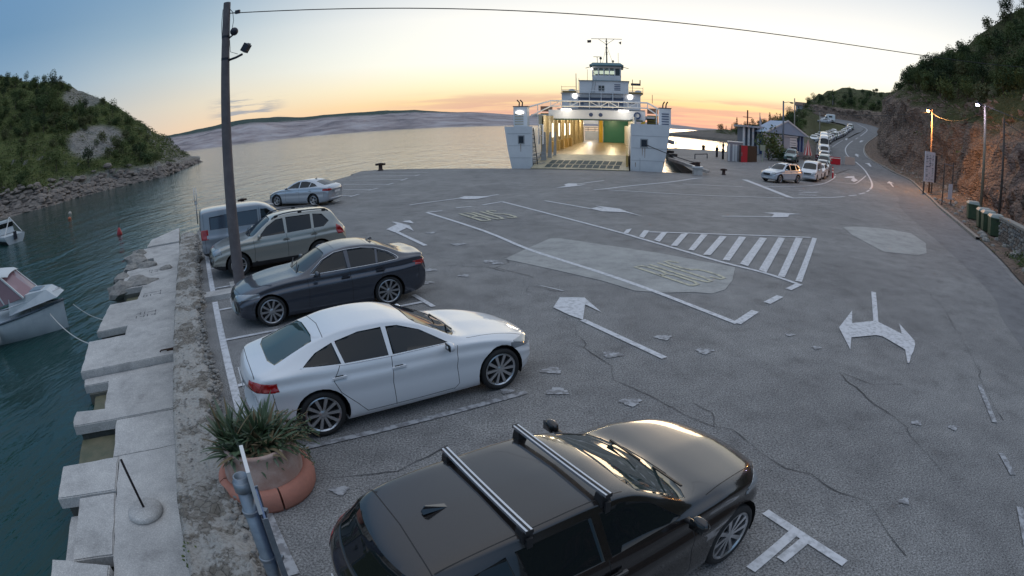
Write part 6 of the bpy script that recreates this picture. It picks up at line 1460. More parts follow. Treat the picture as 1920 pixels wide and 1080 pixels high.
# a second short row left of the queue and a row parked up by the houses
for k,(x,y,a,kd,lab) in enumerate([(36.5,66.5,-2.2,'suv_teal','teal car standing alone left of the queue by the striped parasol'),(38.8,70.8,-2.2,'hatch_white','white car tucked between the parasol and the queue'),(103,163,2.6,'hatch_white','leftmost white car parked on the terrace below the houses'),(107,168,2.6,'camper','white camper parked on the terrace below the houses'),(99,158,2.6,'saloon_silver','silver car parked at the near end of the terrace below the houses')]):
    o=copytree(prot[kd]); o.location=(x,y,gz(x,y)+(.05 if k<2 else .3)); o.rotation_euler=(0,0,a+math.pi); o['label']=lab; o['group']='cars parked off the queue'
# --- red and white barrier
b=empty('road_barrier',(43.6,67.0,.80),.15,label='red plastic barrier panel across the lane beside the queue',cat='barrier'); ob('panel',MB().box((.4,0,.55),(2.4,.25,1.1)),M('barrier_red',(.45,.02,.04),.5),b); ob('stripe',MB().box((.4,-.14,.95),(2.4,.03,.12)),WE,b); ob('dark_half',MB().box((-2.0,0,.6),(2.3,.25,1.15)),M('barrier_maroon',(.10,.01,.02),.5),b)
ob('concrete_block',MB().box((0,0,.55),(2.1,.7,1.15),top=.92),M('block_pale',(.46,.44,.42),.8),None,loc=(47.3,68.0,1.0),rz=.1,label='pale concrete block between the two lanes at the red barrier',cat='barrier block')
for k in range(5):
    ob('bollard_post',MB().lathe([(.001,0),(.09,0),(.09,.6),(.001,.62)],10),WE if k%2 else M('barrier_red'),None,loc=(33.9+k*1.0,51.8+k*1.55,gz(33.9+k,51.8+1.55*k)),label='short red or white lane post in the row beside the queue',cat='lane post',group='short posts beside the queue lane')
# --- kiosks
GREYW=M('kiosk_grey',(.34,.33,.36),.6,col2=(.26,.25,.28),nscale=2); 
k=empty('toilet_kiosk',(29.1,69.0,0),-.35,label='white and grey portable kiosk left of the red cabinet',cat='kiosk')
ob('body',MB().box((0,0,1.3),(2.0,2.0,2.5)),GREYW,k); ob('roof',MB().box((0,0,2.62),(2.15,2.15,.12)),WE,k)
for x in (-.85,-.25,.1): ob('door_panel',MB().box((x,-1.03,1.2),(.28,.05,2.2)),WE,k)
k=empty('red_cabinet',(29.9,66.6,0),-.1,label='red vending cabinet with dark brown side by the kiosk',cat='cabinet')
ob('front',MB().box((-.6,-.42,1.15),(.85,.1,2.25)),M('cabinet_red',(.42,.02,.035),.4),k); ob('body',MB().box((.1,.1,1.15),(2.2,.9,2.3)),M('cabinet_brown',(.06,.035,.02),.6),k); ob('handle',MB().box((-.95,-.5,1.2),(.06,.05,.5)),STEEL,k)
k=empty('green_sign',(31.6,65.6,0),0,label='small green sign on a pale post in front of the brown cabinet',cat='sign'); ob('post',MB().tube([(0,0,0),(0,0,2.4)],.05,6),M('post_pale_green',(.3,.4,.3),.6),k); ob('plate',MB().box((0,-.05,2.2),(.75,.04,.75)),M('plate_green_grey',(.25,.33,.27),.6),k)
k=empty('flat_roof_house',(36.8,80,0),-.05,label='white flat roofed hut with pillars behind the oleander',cat='hut')
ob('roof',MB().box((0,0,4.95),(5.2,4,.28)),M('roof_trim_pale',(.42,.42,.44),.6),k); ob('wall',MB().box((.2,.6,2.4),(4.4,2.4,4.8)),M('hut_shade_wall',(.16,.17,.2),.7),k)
for x in (-2.1,-1.3,-.6,.3,1.4): ob('pillar',MB().box((x,-1.4,2.4),(.28,.3,4.8)),WE,k)
k=empty('blue_house',(40.2,77.5,.3),0,label='blue hut with white gabled roof beside the queue',cat='house')
BLUE=M('wall_blue',(.05,.08,.22),.7,col2=(.035,.06,.16),nscale=2); RF=M('gable_pale_blue',(.32,.40,.52),.6)
ob('wall',MB().box((0,0,2.0),(6.0,5,4.0)),BLUE,k)
ob('roof',MB().add([(-3.8,-3,4.0),(3.6,-3,3.9),(-.1,-3,5.95),(-3.8,3,4.0),(3.6,3,3.9),(-.1,3,5.95)],[(0,2,5,3),(2,1,4,5),(0,3,4,1)]).add([(-3.8,-3,4.0),(3.6,-3,3.9),(-.1,-3,5.95)],[(0,1,2)]),RF,k)
ob('gable_board',MB().bar((-3.8,-3.06,4.02),(-.1,-3.06,6.0),.1,.2).bar((-.1,-3.06,6.0),(3.65,-3.06,3.92),.1,.2),WE,k); ob('fascia',MB().box((-.5,-2.6,3.65),(5.4,.1,.6)),M('fascia_teal',(.04,.10,.13),.6),k)
for x in (2.35,2.95): ob('corner_post',MB().box((x,-2.6,1.9),(.16,.16,3.8)),RF,k)
w=ob('window',MB().box((1.3,-2.54,2.2),(1.2,.08,1.5)),WE,k); ob('pane',MB().box((1.3,-2.6,2.2),(1.0,.04,1.3)),FWIN,w)
k=empty('white_screen_wall',(37.2,72.2,0),0,label='plain grey white wall panel behind the oleander',cat='wall panel')
ob('panel',MB().box((-.15,0,1.95),(4.3,.3,3.9)),M('screen_wall',(.40,.41,.45),.7),k); ob('coping',MB().box((.4,0,4.02),(5.9,.5,.2)),M('roof_trim_pale'),k); 
nb=ob('notice_board',MB().box((2.55,-.1,3.2),(1.3,.08,1.3)),WE,k); 
for z in (3.5,3.1,2.8): ob('notice_line',MB().box((2.55,-.15,z),(1.0,.02,.06)),M('lettering_navy'),nb)
k=empty('picnic_bench',(39.6,71.0,.25),.1,label='weathered grey timber benches below the notice board',cat='bench')
for z,y in ((.4,-.6),(.75,0),(1.1,.6),(.4,1.0)): ob('plank',MB().box((0,y,z),(4.2,.35,.08)),M('timber_grey',(.22,.19,.18),.8),k)
ob('side_wall',MB().box((1.9,1.5,.9),(3.6,.2,1.5)),M('terrace_wall_pink',(.36,.30,.30),.8),k)
# striped parasol, folded
k=empty('striped_parasol',(41.4,70.4,gz(41.4,70.4)),0,label='folded red and white striped parasol beside the queue',cat='parasol'); ob('pole',MB().tube([(0,0,0),(0,0,3.0)],.04,6),STEEL,k)
n=16; v=[(0,0,3.0)]+[(.12*math.cos(2*math.pi*i/n)*1.6,.12*math.sin(2*math.pi*i/n)*1.6,2.3) for i in range(n)]+[(.75*math.cos(2*math.pi*i/n),.6*math.sin(2*math.pi*i/n),.7) for i in range(n)]
mb=MB()
for i in range(n): j=(i+1)%n; mb.add([v[0],v[1+i],v[1+j],v[1+n+i],v[1+n+j]],[(0,1,2),(1,3,4,2)],mi=i%2)
ob('canopy',mb,[M('canvas_red',(.45,.03,.03),.8),M('canvas_white',(.6,.55,.52),.8)],k)
# --- poles and lamps in the distance
def pole(x,y,z,h,r,lab,mt=None,name='lamp_post',cat='lamp post',arm=None,lit=None):
    o=empty(name,(x,y,z),0,label=lab,cat=cat); ob('shaft',MB().tube([(0,0,-.3),(0,0,h)],r,10,rr=[r,r*.65]),mt or POLE,o,True)
    if arm:
        ax_,ay_=arm; a=ob('arm',MB().tube([(0,0,h-.25),(ax_*.6,ay_*.6,h-.05),(ax_,ay_,h-.05)],.04,6),DK,o,True); hd_=ob('lamp_head',MB().ball((ax_,ay_,h-.1),.22,10,6,sc=(1.5,1,.55)),DK,a,True)
        if lit:
            ob('lit_lens',MB().ball((ax_,ay_,h-.24),.17,10,6,sc=(1.3,1,.6)),M('lens_'+lit[0],lit[1],.5,emit=lit[1],estr=lit[3]),a,True)
            plamp(ax_*1.05,ay_*1.05,h-.42,lit[2],lit[1],.12,'street_light',o)
    return o
STL=M('pole_sodium_painted',(.22,.15,.11),.6)
pole(43.2,45.2,0,8.95,.13,'thin lamp post with lit orange lamp in front of the cliff',STL,arm=(-.95,-.35),lit=('orange',(1,.45,.13),1100,9))
pole(37.5,31.9,0,9.1,.17,'tall lamp post with lit violet white lamp above the green bins',M('pole_dull_yellow',(.26,.23,.17),.8),arm=(-.9,.2),lit=('violet',(.72,.62,1.0),60,20))
pole(36.3,28.6,0,7.95,.13,'wooden pole behind the bins, right of the tall lit lamp post',M('wood_pole',(.09,.075,.065),.9),'wooden_pole','pole')
pole(37.2,70.5,0,8.9,.17,'blue grey lamp post standing in front of the blue hut',M('pole_blue_grey',(.13,.16,.2),.7),arm=(1.6,.4))
pole(47.1,85,1.0,9.6,.14,'pale pole rising behind the blue hut',M('pole_pale',(.30,.28,.24),.8),'wooden_pole','pole')
pole(67.8,110,3.4,6.9,.15,'pale pole on the bank left of the upper queue',M('pole_pale'),'wooden_pole','pole')
pole(139,214,14,13,.3,'tall mast on the skyline left of the houses',POLE,'skyline_mast','mast')
k=empty('lattice_mast',(42.5,95,.5),.3,label='dark mast with crossbars on the pier beside the flag',cat='mast'); ob('shaft',MB().tube([(0,0,0),(0,0,7.6)],.13,8),M('mast_sunset_red',(.12,.03,.02),.7),k)  # sunset glow on the dark mast is put into this red
for z,w_ in ((6.3,2.2),(5.4,1.7),(4.2,1.9)): ob('crossbar',MB().box((0,0,z),(w_,.08,.1)),M('mast_sunset_red'),k)
k=empty('furled_flag_pole',(37.0,78,.1),0,label='short pole with a furled pale flag beside the blue hut',cat='flagpole'); ob('pole',MB().tube([(0,0,0),(0,0,7.1)],.05,6),STEEL,k); ob('flag',MB().add([(0,0,7.0),(.32,.05,5.6),(.22,0,4.5),(.02,0,4.4)],[(0,1,2,3)]).add([(0,.04,7.0),(-.12,.05,5.4),(.02,.04,4.4)],[(0,1,2)]),M('flag_pale',(.5,.48,.5),.8),k)
def cab(a,b,s,r,lab): ob('overhead_cable',MB().tube(sagp(a,b,s,24),r,5),M('cable_black'),None,True,label=lab,cat='cable')
cab((47.1,85,9.4),(42.6,45.0,8.6),1.1,.035,'sagging cable from the pale pole to the orange lit lamp')
cab((43.2,45.2,8.6),(37.5,31.9,8.6),.9,.03,'short sagging cable between the two lit lamp posts')
cab((37.5,31.9,9.0),(33,12,7.2),.7,.03,'cable leaving the tall lit lamp post to the right'); cab((36.3,28.6,7.7),(31,12,3.9),.3,.03,'lower cable leaving the wooden pole to the right')
# --- information boards and bins below the cliff
k=empty('information_board',(42.2,44.4,0),math.atan2(.35,1.0)-.25,label='tall white information board with plans, left of the cliff recess',cat='sign')
ob('post',MB().box((-.7,0,1.0),(.14,.14,2.4)),M('wood_pole'),k);ob('post',MB().box((.7,0,1.0),(.14,.14,2.4)),M('wood_pole'),k)
bd=ob('board',MB().box((0,-.1,2.9),(1.75,.1,3.1)),M('board_white',(.62,.62,.66),.5),k); ob('board_edge',MB().box((1.1,.15,2.75),(.4,.5,2.8)),M('board_dark_side',(.03,.025,.03),.7),bd)
rs=random.Random(3)
for i in range(16):
    z=1.6+i*.165; 
    for c in range(3):
        if rs.random()<.75: ob('printed_block',MB().box((-.52+c*.5+rs.uniform(-.06,.06),-.16,z),(rs.uniform(.15,.4),.012,.07)),M('lettering_navy') if rs.random()<.4 else M('print_grey_green',(.25,.33,.33),.6),bd)
k=empty('small_notice',(37.4,36.2,0),math.atan2(.35,1.0)-.1,label='small white notice on a frame of posts, right of the tall board',cat='sign')
ob('post',MB().box((.55,0,1.9),(.09,.09,3.8)),M('wood_pole'),k); ob('post',MB().box((-1.2,0,1.8),(.09,.09,3.6)),M('wood_pole'),k); ob('top_rail',MB().bar((-1.2,0,3.6),(.55,0,3.5),.08),M('timber_grey'),k)
ob('notice',MB().box((.12,-.08,1.25),(.75,.04,1.35)),M('board_white'),k); ob('leaning_plank',MB().bar((-1.6,-.3,.3),(.3,-.3,-.0+.15),.12,.06),M('timber_grey'),k)
def bin_(x,y,rz,lab,w=1.15,mt=None):
    o=empty('waste_bin',(x,y,0),rz,label=lab,cat='bin',group='green wheeled bins at the foot of the cliff'); G=M('bin_green',(.04,.085,.045),.55,col2=(.07,.10,.055),nscale=4); d=.95
    v=[(-w/2*.88,-d/2*.82,.16),(w/2*.88,-d/2*.82,.16),(w/2*.88,d/2*.82,.16),(-w/2*.88,d/2*.82,.16),(-w/2,-d/2,1.15),(w/2,-d/2,1.15),(w/2,d/2,1.15),(-w/2,d/2,1.15)]
    bd=ob('body',hexa(v),G,o); ob('rim',MB().box((0,0,1.17),(w+.08,d+.08,.07)),G,bd)
    ob('lid',hexa([(-w/2-.03,-d/2-.05,1.205),(w/2+.03,-d/2-.05,1.205),(w/2+.03,d/2+.03,1.205),(-w/2-.03,d/2+.03,1.205),(-w/2+.08,-d/2+.1,1.36),(w/2-.08,-d/2+.1,1.36),(w/2-.08,d/2-.06,1.42),(-w/2+.08,d/2-.06,1.42)]),M('bin_lid_grey',(.27,.31,.29),.5),o)
    ob('trunnion',MB().tube([(-w/2-.1,0,1.05),(w/2+.1,0,1.05)],.035,6),DK,o)
    for sx_ in (-1,1):
        for sy_ in (-1,1): ob('castor',MB().lathe([(.001,-.03),(.09,-.03),(.09,.03),(.001,.03)],10,axis='y').mesh('castor',M('tyre_rubber')),None,o,loc=(sx_*w*.36,sy_*d*.32,.09))
    return o
BA=math.atan2(21.2-28.7,27.2-33.3)
bin_(32.6,28.6,BA,'dark green bin standing apart, left of the lit lamp post'); bin_(29.7,24.9,BA,'first of the three green bins in a row, nearest the lamp post'); bin_(28.9,23.75,BA,'middle green bin of the row of three'); bin_(28.0,22.3,BA,'last green bin of the row, against the stone wall')
# dry stone wall beside the bins, each stone laid on its own
sw=empty('stone_retaining_wall',(27.0,20.9,0),math.atan2(12.0-20.9,21.6-27.0),label='low dry stone wall running from the last green bin out of view',cat='wall')
rs=random.Random(12); SM=[M('wall_stone_pale',(.26,.25,.23),.9,bump=.8,bscale=8),M('wall_stone_brown',(.20,.165,.14),.9,bump=.8,bscale=8),M('wall_stone_grey',(.19,.19,.19),.9,bump=.8,bscale=8)]
stones=[]
for m_ in range(6):
    bm=bmesh.new(); bmesh.ops.create_cube(bm,size=1); bmesh.ops.bevel(bm,geom=bm.edges[:],offset=.18,segments=1,affect='EDGES')
    for v_ in bm.verts: v_.co+=Vector((rs.uniform(-.06,.06),rs.uniform(-.06,.06),rs.uniform(-.06,.06)))
    me=bpy.data.meshes.new('stone'); bm.to_mesh(me); bm.free(); me.materials.append(SM[m_%3]); stones.append(me)
z=.1
for row in range(7):
    x=rs.uniform(-.2,0); h_=rs.uniform(.15,.21)
    while x<10.2:
        w_=rs.uniform(.22,.46); o=ob('stone',stones[rs.randrange(6)],None,sw,loc=(x+w_/2,rs.uniform(-.03,.03),z+h_/2-.02)); o.scale=(w_*.97,.4,h_*.96); o.rotation_euler=(rs.uniform(-.06,.06),rs.uniform(-.06,.06),rs.uniform(-.06,.06)); x+=w_
    z+=h_*.96
ob('core',MB().box((5.1,.12,.6),(10.6,.3,1.15)),M('wall_core',(.07,.065,.06),1),sw); ob('coping_slab',MB().box((5.1,.15,1.37),(10.6,.75,.12)),M('wall_stone_pale'),sw)
# --- pipe frame, people and rocks on the pier
k=empty('pipe_barrier',(25.2,71.6,0),.78,label='low dark pipe barrier on the pier behind the rope block',cat='barrier')
ob('frame',MB().tube([(-1.9,0,0),(-1.9,0,.62),(1.9,0,.62),(1.9,0,0)],.07,8),DK,k)
def person(x,y,z,rz,lab,shirt,trous,pose=0,h=1.75):
    o=empty('person',(x,y,z),rz,label=lab,cat='person'); s=h/1.75
    V=[(0,0,.95),(0,0,1.15),(0,.01,1.38),(0,.01,1.50),(0,.03,1.60),(0,.02,1.70),
       (.10,0,.90),(.12,.02,.50),(.13,-.02,.08),(.13,.12,.04),(-.10,0,.90),(-.12,-.05 if pose else .02,.50),(-.13,-.1 if pose else -.02,.08),(-.13,.04 if pose else .12,.04),
       (.19,0,1.40),(.25,-.03,1.12),(.22,.08,.88),(-.19,0,1.40),(-.25,-.03,1.12),(-.20,.10,.90)]
    E=[(0,1),(1,2),(2,3),(3,4),(4,5),(0,6),(6,7),(7,8),(8,9),(0,10),(10,11),(11,12),(12,13),(2,14),(14,15),(15,16),(2,17),(17,18),(18,19)]
    R=[.13,.13,.14,.055,.095,.08,.085,.065,.045,.04,.085,.065,.045,.04,.06,.042,.035,.06,.042,.035]
    me=bpy.data.meshes.new('body'); me.from_pydata([Vector(v)*s for v in V],E,[]); b=ob('body',me,None,o)
    me.materials.append(shirt); md=b.modifiers.new('skin','SKIN'); b.modifiers.new('sub','SUBSURF').render_levels=1
    sv=me.skin_vertices[0].data
    for q,r in zip(sv,R): q.radius=(r*s*1.15,r*s)
    sv[0].use_root=True
    ob('hair',MB().ball((0,.0,1.68*s),.105*s,8,6,sc=(1,1,.8)),DK,o,True); ob('trousers',MB().tube([(.1,0,.9*s),(.12,.0,.1*s)],.085*s,7).tube([(-.1,0,.9*s),(-.12,-.03 if pose else 0,.1*s)],.085*s,7),trous,o,True)
JK=M('jacket_dark',(.03,.03,.035),.9); TR=M('trousers_dark',(.02,.02,.03),.9)
person(29.4,76.6,0,.4,'person in dark clothes standing in the middle of the pier',JK,TR)
person(30.0,99.5,.0,1.2,'person in dark clothes at the water beside the ferry stern end',JK,TR,1); person(39.6,99.8,0,2,'person at the far pier edge left of the kiosk',M('jacket_olive',(.06,.06,.04),.9),TR,1); 
k=ob('pier_bollard',MB().lathe([(.001,0),(.3,0),(.28,.5),(.4,.62),(.35,.85),(.001,.95)],12),BOL,None,True,loc=(36.4,102.2,0),label='dark bollard on the far pier edge between two people',cat='bollard')
person(28.55,72.0,0,.5,'person in dark clothes half hidden at the left side of the kiosk',JK,TR)
# --- houses on the skyline
def house(x,y,z,w_,d_,h_,rz,lab,roofc,wallc):
    o=empty('house',(x,y,z),rz,label=lab,cat='house'); ob('wall',MB().box((0,0,h_/2-1),(w_,d_,h_+2)),wallc,o)
    ob('roof',MB().add([(-w_/2-.5,-d_/2-.5,h_),(w_/2+.5,-d_/2-.5,h_),(w_/2+.5,d_/2+.5,h_),(-w_/2-.5,d_/2+.5,h_),(-w_/2-.5,0,h_+1.8),(w_/2+.5,0,h_+1.8)],[(0,1,5,4),(2,3,4,5),(1,2,5),(3,0,4),(0,3,2,1)]),roofc,o)
    for i in range(int(w_/3)):
        f=ob('window',MB().box((-w_/2+1.6+i*3,-d_/2-.05,h_*.55),(1.2,.1,1.3)),WE,o); ob('pane',MB().box((-w_/2+1.6+i*3,-d_/2-.12,h_*.55),(.9,.05,1.0)),FWIN,f)
RT=M('roof_tile_brown',(.16,.10,.08),.8); HW_=M('house_wall_pale',(.42,.42,.44),.8)
house(148,256,17.6,9,6,3.0,-.6,'pale house at the left end of the skyline terrace',RT,HW_); house(164,258,19.0,11,6,3.0,-.6,'wider pale house to the right on the skyline terrace',RT,HW_)
# ---------------------------------------------------------------- vegetation
def leafmat(n,a,b): return M(n,a,.85,col2=b,nscale=.9,contrast=(.35,.65),spec=.1)
LF=[leafmat('leaf_dark',(.05,.08,.034),(.10,.135,.06)),leafmat('leaf_mid',(.085,.12,.045),(.15,.18,.075)),leafmat('leaf_olive',(.095,.11,.05),(.16,.165,.09)),leafmat('leaf_pine',(.025,.045,.025),(.055,.08,.04))]
BARK=M('bark',(.10,.08,.065),.95)
def crown(seed,n,w_,h_,leaf,mt,z0=.2,lobes=5,tall=False):
    r=random.Random(seed); mb=MB(); L=[]
    for i in range(lobes):
        a=r.uniform(0,6.28); d=r.uniform(.1,.55)*w_/2; zz=z0+h_*(r.uniform(.25,.8)); L.append((d*math.cos(a),d*math.sin(a),zz,r.uniform(.42,.7)*w_/2,r.uniform(.28,.5)*h_/1.4))
    if tall: L=[(0,0,z0+h_*(.1+.8*i/lobes),w_/2*(1-.8*i/lobes),h_/lobes) for i in range(lobes)]
    for i in range(n):
        lx,ly,lz,rw_,rh=L[r.randrange(len(L))]; u=r.gauss(0,1),r.gauss(0,1),r.gauss(0,1); m_=math.sqrt(sum(q*q for q in u))+1e-6; q=r.uniform(.55,1.08)
        c=Vector((lx+u[0]/m_*rw_*q,ly+u[1]/m_*rw_*q,max(.03,lz+u[2]/m_*rh*q))); 
        d=Vector((r.uniform(-1,1),r.uniform(-1,1),r.uniform(-.5,.9))).normalized()*leaf*r.uniform(.6,1.4); e=d.cross(Vector((r.uniform(-1,1),r.uniform(-1,1),r.uniform(-1,1)))).normalized()*leaf*r.uniform(.35,.7)
        mb.add([c-d*.5,c+e*.5,c+d*.5,c-e*.5],[(0,1,2,3)])
    return mb.mesh('crown',mt)
def trunkmesh(h_,r_,seed=0):
    r=random.Random(seed); mb=MB().tube([(0,0,-.4),(.03*h_,0,h_*.3),(-.02*h_,.03*h_,h_*.7)],r_,7,rr=[r_,r_*.75,r_*.4])
    for k in range(4):
        a=r.uniform(0,6.28); mb.tube([(.02*h_,0,h_*(.25+.1*k)),(math.cos(a)*h_*.22,math.sin(a)*h_*.22,h_*(.5+.1*k))],r_*.35,5,rr=[r_*.35,r_*.12])
    return mb.mesh('trunk',BARK)
BU=[(crown(10+i,420,3.0,2.4,.32,LF[i%3],0,5),trunkmesh(1.2,.06,i)) for i in range(6)]
TR_=[(crown(30+i,620,4.2,4.0,.36,LF[(0,3,1)[i%3]],1.3,7),trunkmesh(3.6,.13,i)) for i in range(4)]
PN=[(crown(50+i,420,2.0,6.5,.34,LF[3],.5,8,True),trunkmesh(5.5,.12,i)) for i in range(2)]
def plant(kind,x,y,z,s,rz,name,lab,cat,grp):
    if grp and grp!='bushes on the headland crest':
        k_=(BU.index(kind) if kind in BU else 6+TR_.index(kind)); tone=('dark green','mid green','olive','dark green','mid green','olive','dark green','deep pine green','mid green','dark green')[k_]
        sz='large' if s>(.95 if name.endswith('bush') else .72) else 'small'
        lab=sz+' '+tone+' '+lab.replace('dark ','').replace('evergreen ','').replace('small ',''); grp=sz+' '+tone+' '+grp
    cm,tm=kind; o=empty(name,(x,y,z),rz,label=lab,cat=cat,group=grp); o.scale=(s,s,s*random.uniform(.85,1.15))
    ob('crown',cm,None,o); ob('trunk',tm,None,o); return o
rs=random.Random(77); random.seed(5)
cnt=0
for k in range(2600):
    az=rs.uniform(-57,-33.2); t=rs.uniform(.06,1.02); x,y,z=lh(az,t)
    v=vegL((x,y,z)); den=.5+.9*nz(x,y,6,.045,3)
    if z<2.0 or rs.random()>v*den or (.5<v and False): continue
    if z<6.5 and rs.random()<.72: continue
    up1=t>.93
    if rs.random()<.68: plant(BU[rs.randrange(6)],x,y,z-.2,rs.uniform(.5,1.15)*(.7 if up1 else 1),rs.uniform(0,6),'scrub_bush','dark evergreen bush on the left headland slope' if not up1 else 'small bush on the crest of the left headland','bush','bushes on the left headland' if not up1 else 'bushes on the headland crest')
    else: plant(TR_[rs.randrange(4)],x,y,z-.2,rs.uniform(.45,.95)*(.55 if up1 else 1),rs.uniform(0,6),'headland_tree','dark leafy tree on the left headland slope' if not up1 else 'small tree on the crest of the left headland','tree','trees on the left headland' if not up1 else 'trees on the headland crest')
    cnt+=1
    if cnt>=250: break
def tufts(name,pts,mats,lab,leaf=.3,n=14,w_=.9,h_=.5):
    r=random.Random(8); mb=MB()
    for x,y,z,s in pts:
        mi=r.choice(range(len(mats)))
        for i in range(n):
            a=r.uniform(0,6.28); q=r.uniform(0,1)**.5; c=Vector((x+math.cos(a)*q*w_*s,y+math.sin(a)*q*w_*s,z+r.uniform(0,h_)*s*(1.2-q)))
            d=Vector((r.uniform(-1,1),r.uniform(-1,1),r.uniform(-.3,1))).normalized()*leaf*s*r.uniform(.6,1.3); e=d.cross(Vector((r.uniform(-1,1),r.uniform(-1,1),r.uniform(-1,1)))).normalized()*leaf*s*.5
            mb.add([c-d*.5,c+e*.5,c+d*.5,c-e*.5],[(0,1,2,3)],mi)
    return ob(name,mb,mats,None,label=lab,cat='undergrowth',kind='stuff')
P_=[]
while len(P_)<5200:
    az=rs.uniform(-60,-33); t=rs.uniform(.03,1.05); x,y,z=lh(az,t)
    if z<1.0 or rs.random()>vegL((x,y,z))*.95+.04: continue
    P_.append((x,y,z,rs.uniform(.5,1.5)))
tufts('headland_undergrowth',P_,[LF[1],LF[2],LF[0],leafmat('grass_yellow_green',(.07,.10,.025),(.11,.13,.045))],'low scrub and grass covering the left headland')  # last tone is a yellower green grass
# shore rocks of the headland
mb=MB(); r=random.Random(31)
bl=[]
for k in range(1500):
    az=r.uniform(-57,-31.9); t=abs(r.gauss(.0,.035)); x,y,z=lh(az,t); D=math.hypot(x,y); s=r.uniform(.25,.95)*(1.0 if D<150 else 1.3)
    q=r.uniform(0,3); mb.ball((x,y,z+s*.15),s,6,4,sc=(r.uniform(.8,1.5),r.uniform(.8,1.5),r.uniform(.4,.8)))
    for i in range(len(mb.v)-20,len(mb.v)): pass
for i,p in enumerate(mb.v):
    mb.v[i]=(p[0]+.25*noise.noise(Vector(p)*1.3),p[1]+.25*noise.noise(Vector(p)*1.3+Vector((9,0,0))),p[2]+.2*noise.noise(Vector(p)*1.7+Vector((0,9,0))))
ob('shore_rocks',mb,M('shore_rock',(.26,.225,.20),.95,col2=(.17,.145,.13),nscale=.6,bump=1,bscale=5),None,label='jumbled brown rocks along the waterline of the headland',cat='rocks',kind='stuff')
# right hillside: bushes, trees and undergrowth
def hs(i,d):
    f=i-int(i); i=int(i); j=min(i+1,len(ED)-1); bx=ED[i][0]*(1-f)+ED[j][0]*f; by=ED[i][1]*(1-f)+ED[j][1]*f; N=(NR[i]*(1-f)+NR[j]*f).normalized(); x=bx+N.x*d;y=by+N.y*d
    return x,y,gz(bx,by)+hillh(i,d)+nz(x,y,2,.06,4)*2.2*sstep(6,20,d)
cnt=0
for k in range(4000):
    i=rs.uniform(10,len(ED)-3) if rs.random()<.7 else rs.uniform(10,45); d=rs.uniform(5,75) if rs.random()<.75 else rs.uniform(3,18); d+=OFFD(math.hypot(*ED[int(i)])); x,y,z=hs(i,d); D=math.hypot(x,y); az=math.degrees(math.atan2(x,y))
    if az>62 or rs.random()>.55+.8*nz(x,y,6,.05,3): continue
    if d-OFFD(D)<4.5 and rs.random()<.7: continue
    if rs.random()<.5: plant(BU[rs.randrange(6)],x,y,z-.3,rs.uniform(.6,1.3)*(.75 if D<75 else 1),rs.uniform(0,6),'hillside_bush','dark bush on the hillside above the rock cut','bush','bushes above the rock cut')
    else: plant(TR_[rs.randrange(4)],x,y,z-.3,rs.uniform(.5,1.0)*(.75 if D<75 else 1),rs.uniform(0,6),'hillside_tree','dark broad tree on the hillside above the rock cut','tree','trees above the rock cut')
    cnt+=1
    if cnt>=590: break
P_=[]
while len(P_)<5200:
    i=rs.uniform(8,len(ED)-2); d=OFFD(math.hypot(*ED[int(i)]))+rs.uniform(1,75); x,y,z=hs(i,d)
    if math.degrees(math.atan2(x,y))>64 or rs.random()>sstep(4.5,8,d-OFFD(math.hypot(*ED[int(i)])))+.03: continue
    P_.append((x,y,z,rs.uniform(.6,1.8)))
tufts('hillside_undergrowth',P_,[LF[1],LF[2],LF[0],M('dry_scrub',(.13,.11,.075),.9)],'scrub and dry grass covering the hillside above the rock cut',.32,14)
# weeds and fallen stones at the foot of the cliff
P_=[]; mb=MB()
for k in range(420):
    i=rs.uniform(11,52); d=.5+(OFFD(math.hypot(*ED[int(i)]))+.6)*rs.random(); x,y,z=hs(i,d); z=gz(x,y)+.02; P_.append((x,y,z,rs.uniform(.15,.4)))
    if k%2==0: s=rs.uniform(.08,.3); mb.ball((x+rs.uniform(-.3,.3),y+rs.uniform(-.3,.3),z+s*.3),s,6,4,sc=(1.2,1,.7))
tufts('verge_weeds',P_,[LF[1],M('dry_scrub'),LF[2]],'dry weeds growing along the foot of the rock cut',.35,16,1.0,.8)
ob('fallen_stones',mb,RUBBLE,None,label='fallen stones scattered along the foot of the rock cut',cat='stones',kind='stuff')
P_=[]
for k in range(260):
    t=rs.uniform(0,1); x=23.6+(19.6-23.6)*t+rs.uniform(-.2,1.2); y=17.2+(12.2-17.2)*t+rs.uniform(-.8,.6); P_.append((x,y,0,rs.uniform(.2,.5)))
tufts('verge_grass',P_,[LF[0],LF[1]],'dark green weeds at the base of the dry stone wall',.35,18,.7,.9)
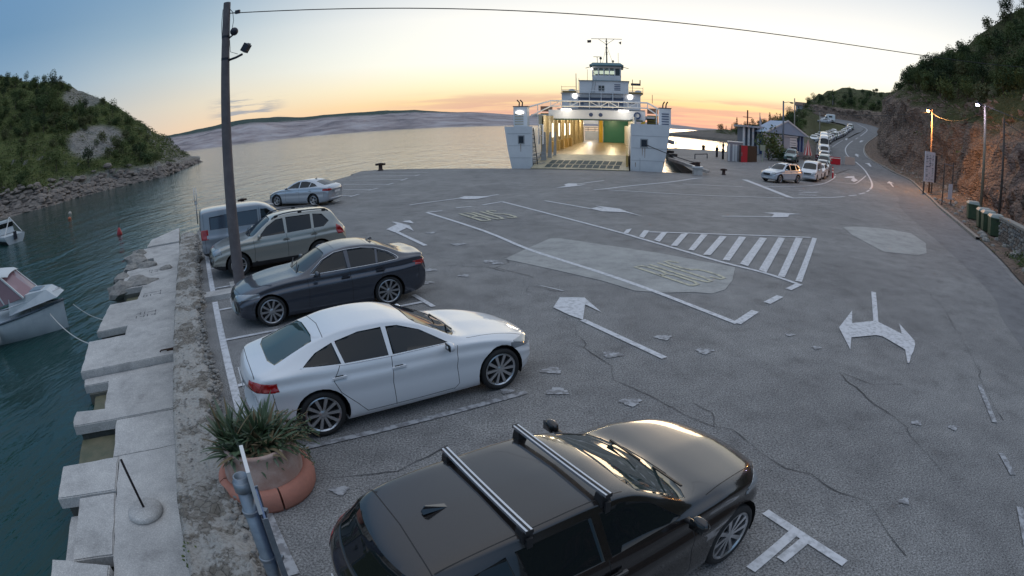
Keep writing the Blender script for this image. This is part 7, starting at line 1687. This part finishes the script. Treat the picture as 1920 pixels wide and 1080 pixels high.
# oleander in front of the wall, skyline cypresses and pines, bushes on the shore slope
plant(TR_[2],33.9,68.6,-1.0,1.15,0,'oleander','pale leaved oleander in front of the grey white wall','shrub',None); plant(BU[1],35.6,68.0,0,1.25,1,'oleander','low spreading oleander right of the taller one','shrub',None)
def slope_z(x,y): 
    az=math.degrees(math.atan2(x,y)); D=math.hypot(x,y); D0=itp(SH,az,1); D1=itp(SH,az,2);H1=itp(SH,az,3); t=(D-D0)/(D1-D0); return H1*max(0,min(1,t))**.95
def azp(az,D): return D*math.sin(rad(az)),D*math.cos(rad(az))
for az,D,s,lab in ((26.4,180,.95,'tall dark cypress highest on the skyline above the blue hut'),(23.0,300,1.15,'conifer of the shore skyline standing nearest the dark lattice mast'),(22.5,302,.75,'small pointed conifer on the shore skyline'),(21.9,305,.6,'smallest pointed conifer on the shore skyline'),(27.5,182,.5,'short conifer right of the tall cypress'),(28.2,184,.55,'conifer between the cypress and the houses'),(31.6,250,.7,'conifer beside the houses on the skyline')):
    x,y=azp(az,D); plant(PN[0],x,y,slope_z(x,y)-.3,s,0,'conifer',lab,'conifer',None)
x,y=azp(21.35,300); plant(TR_[1],x,y,slope_z(x,y)-.5,1.25,0,'pine_tree','round dark pine on the shore skyline above the rocks','pine',None)
for k in range(170):
    az=rs.uniform(22.3,33.5); D1=itp(SH,az,2); D0=itp(SH,az,1); D=D0+(D1-D0)*rs.uniform(.3,1.02); x,y=azp(az,D)
    if az>30.2 and D<D1*.9: continue
    if 25<az<27 and rs.random()<.5: continue
    plant((BU+TR_)[rs.randrange(10)],x,y,slope_z(x,y)-.3,rs.uniform(.45,.95),rs.uniform(0,6),'slope_bush','dark bush on the slope between the pier and the houses','bush','bushes on the slope above the pier')
P_=[]
for k in range(1500):
    az=rs.uniform(21.0,31.0); D1=itp(SH,az,2); D0=itp(SH,az,1); D=D0+(D1-D0)*rs.uniform(.1,1.05); x,y=D*math.sin(rad(az)),D*math.cos(rad(az)); z=slope_z(x,y)
    if z>2.2 and not (az>29.5 and D<D1*.75): P_.append((x,y,z,rs.uniform(.6,1.5)))
tufts('slope_undergrowth',P_,[LF[1],LF[2],LF[0]],'scrub covering the slope between the pier and the houses')

x,y=XY(4.75,-.92); tufts('wall_weed',[(x,y,.02,.22)],[LF[1],LF[2]],'small green weed growing from the joint between wall and jetty',.28,70,.6,1.4)
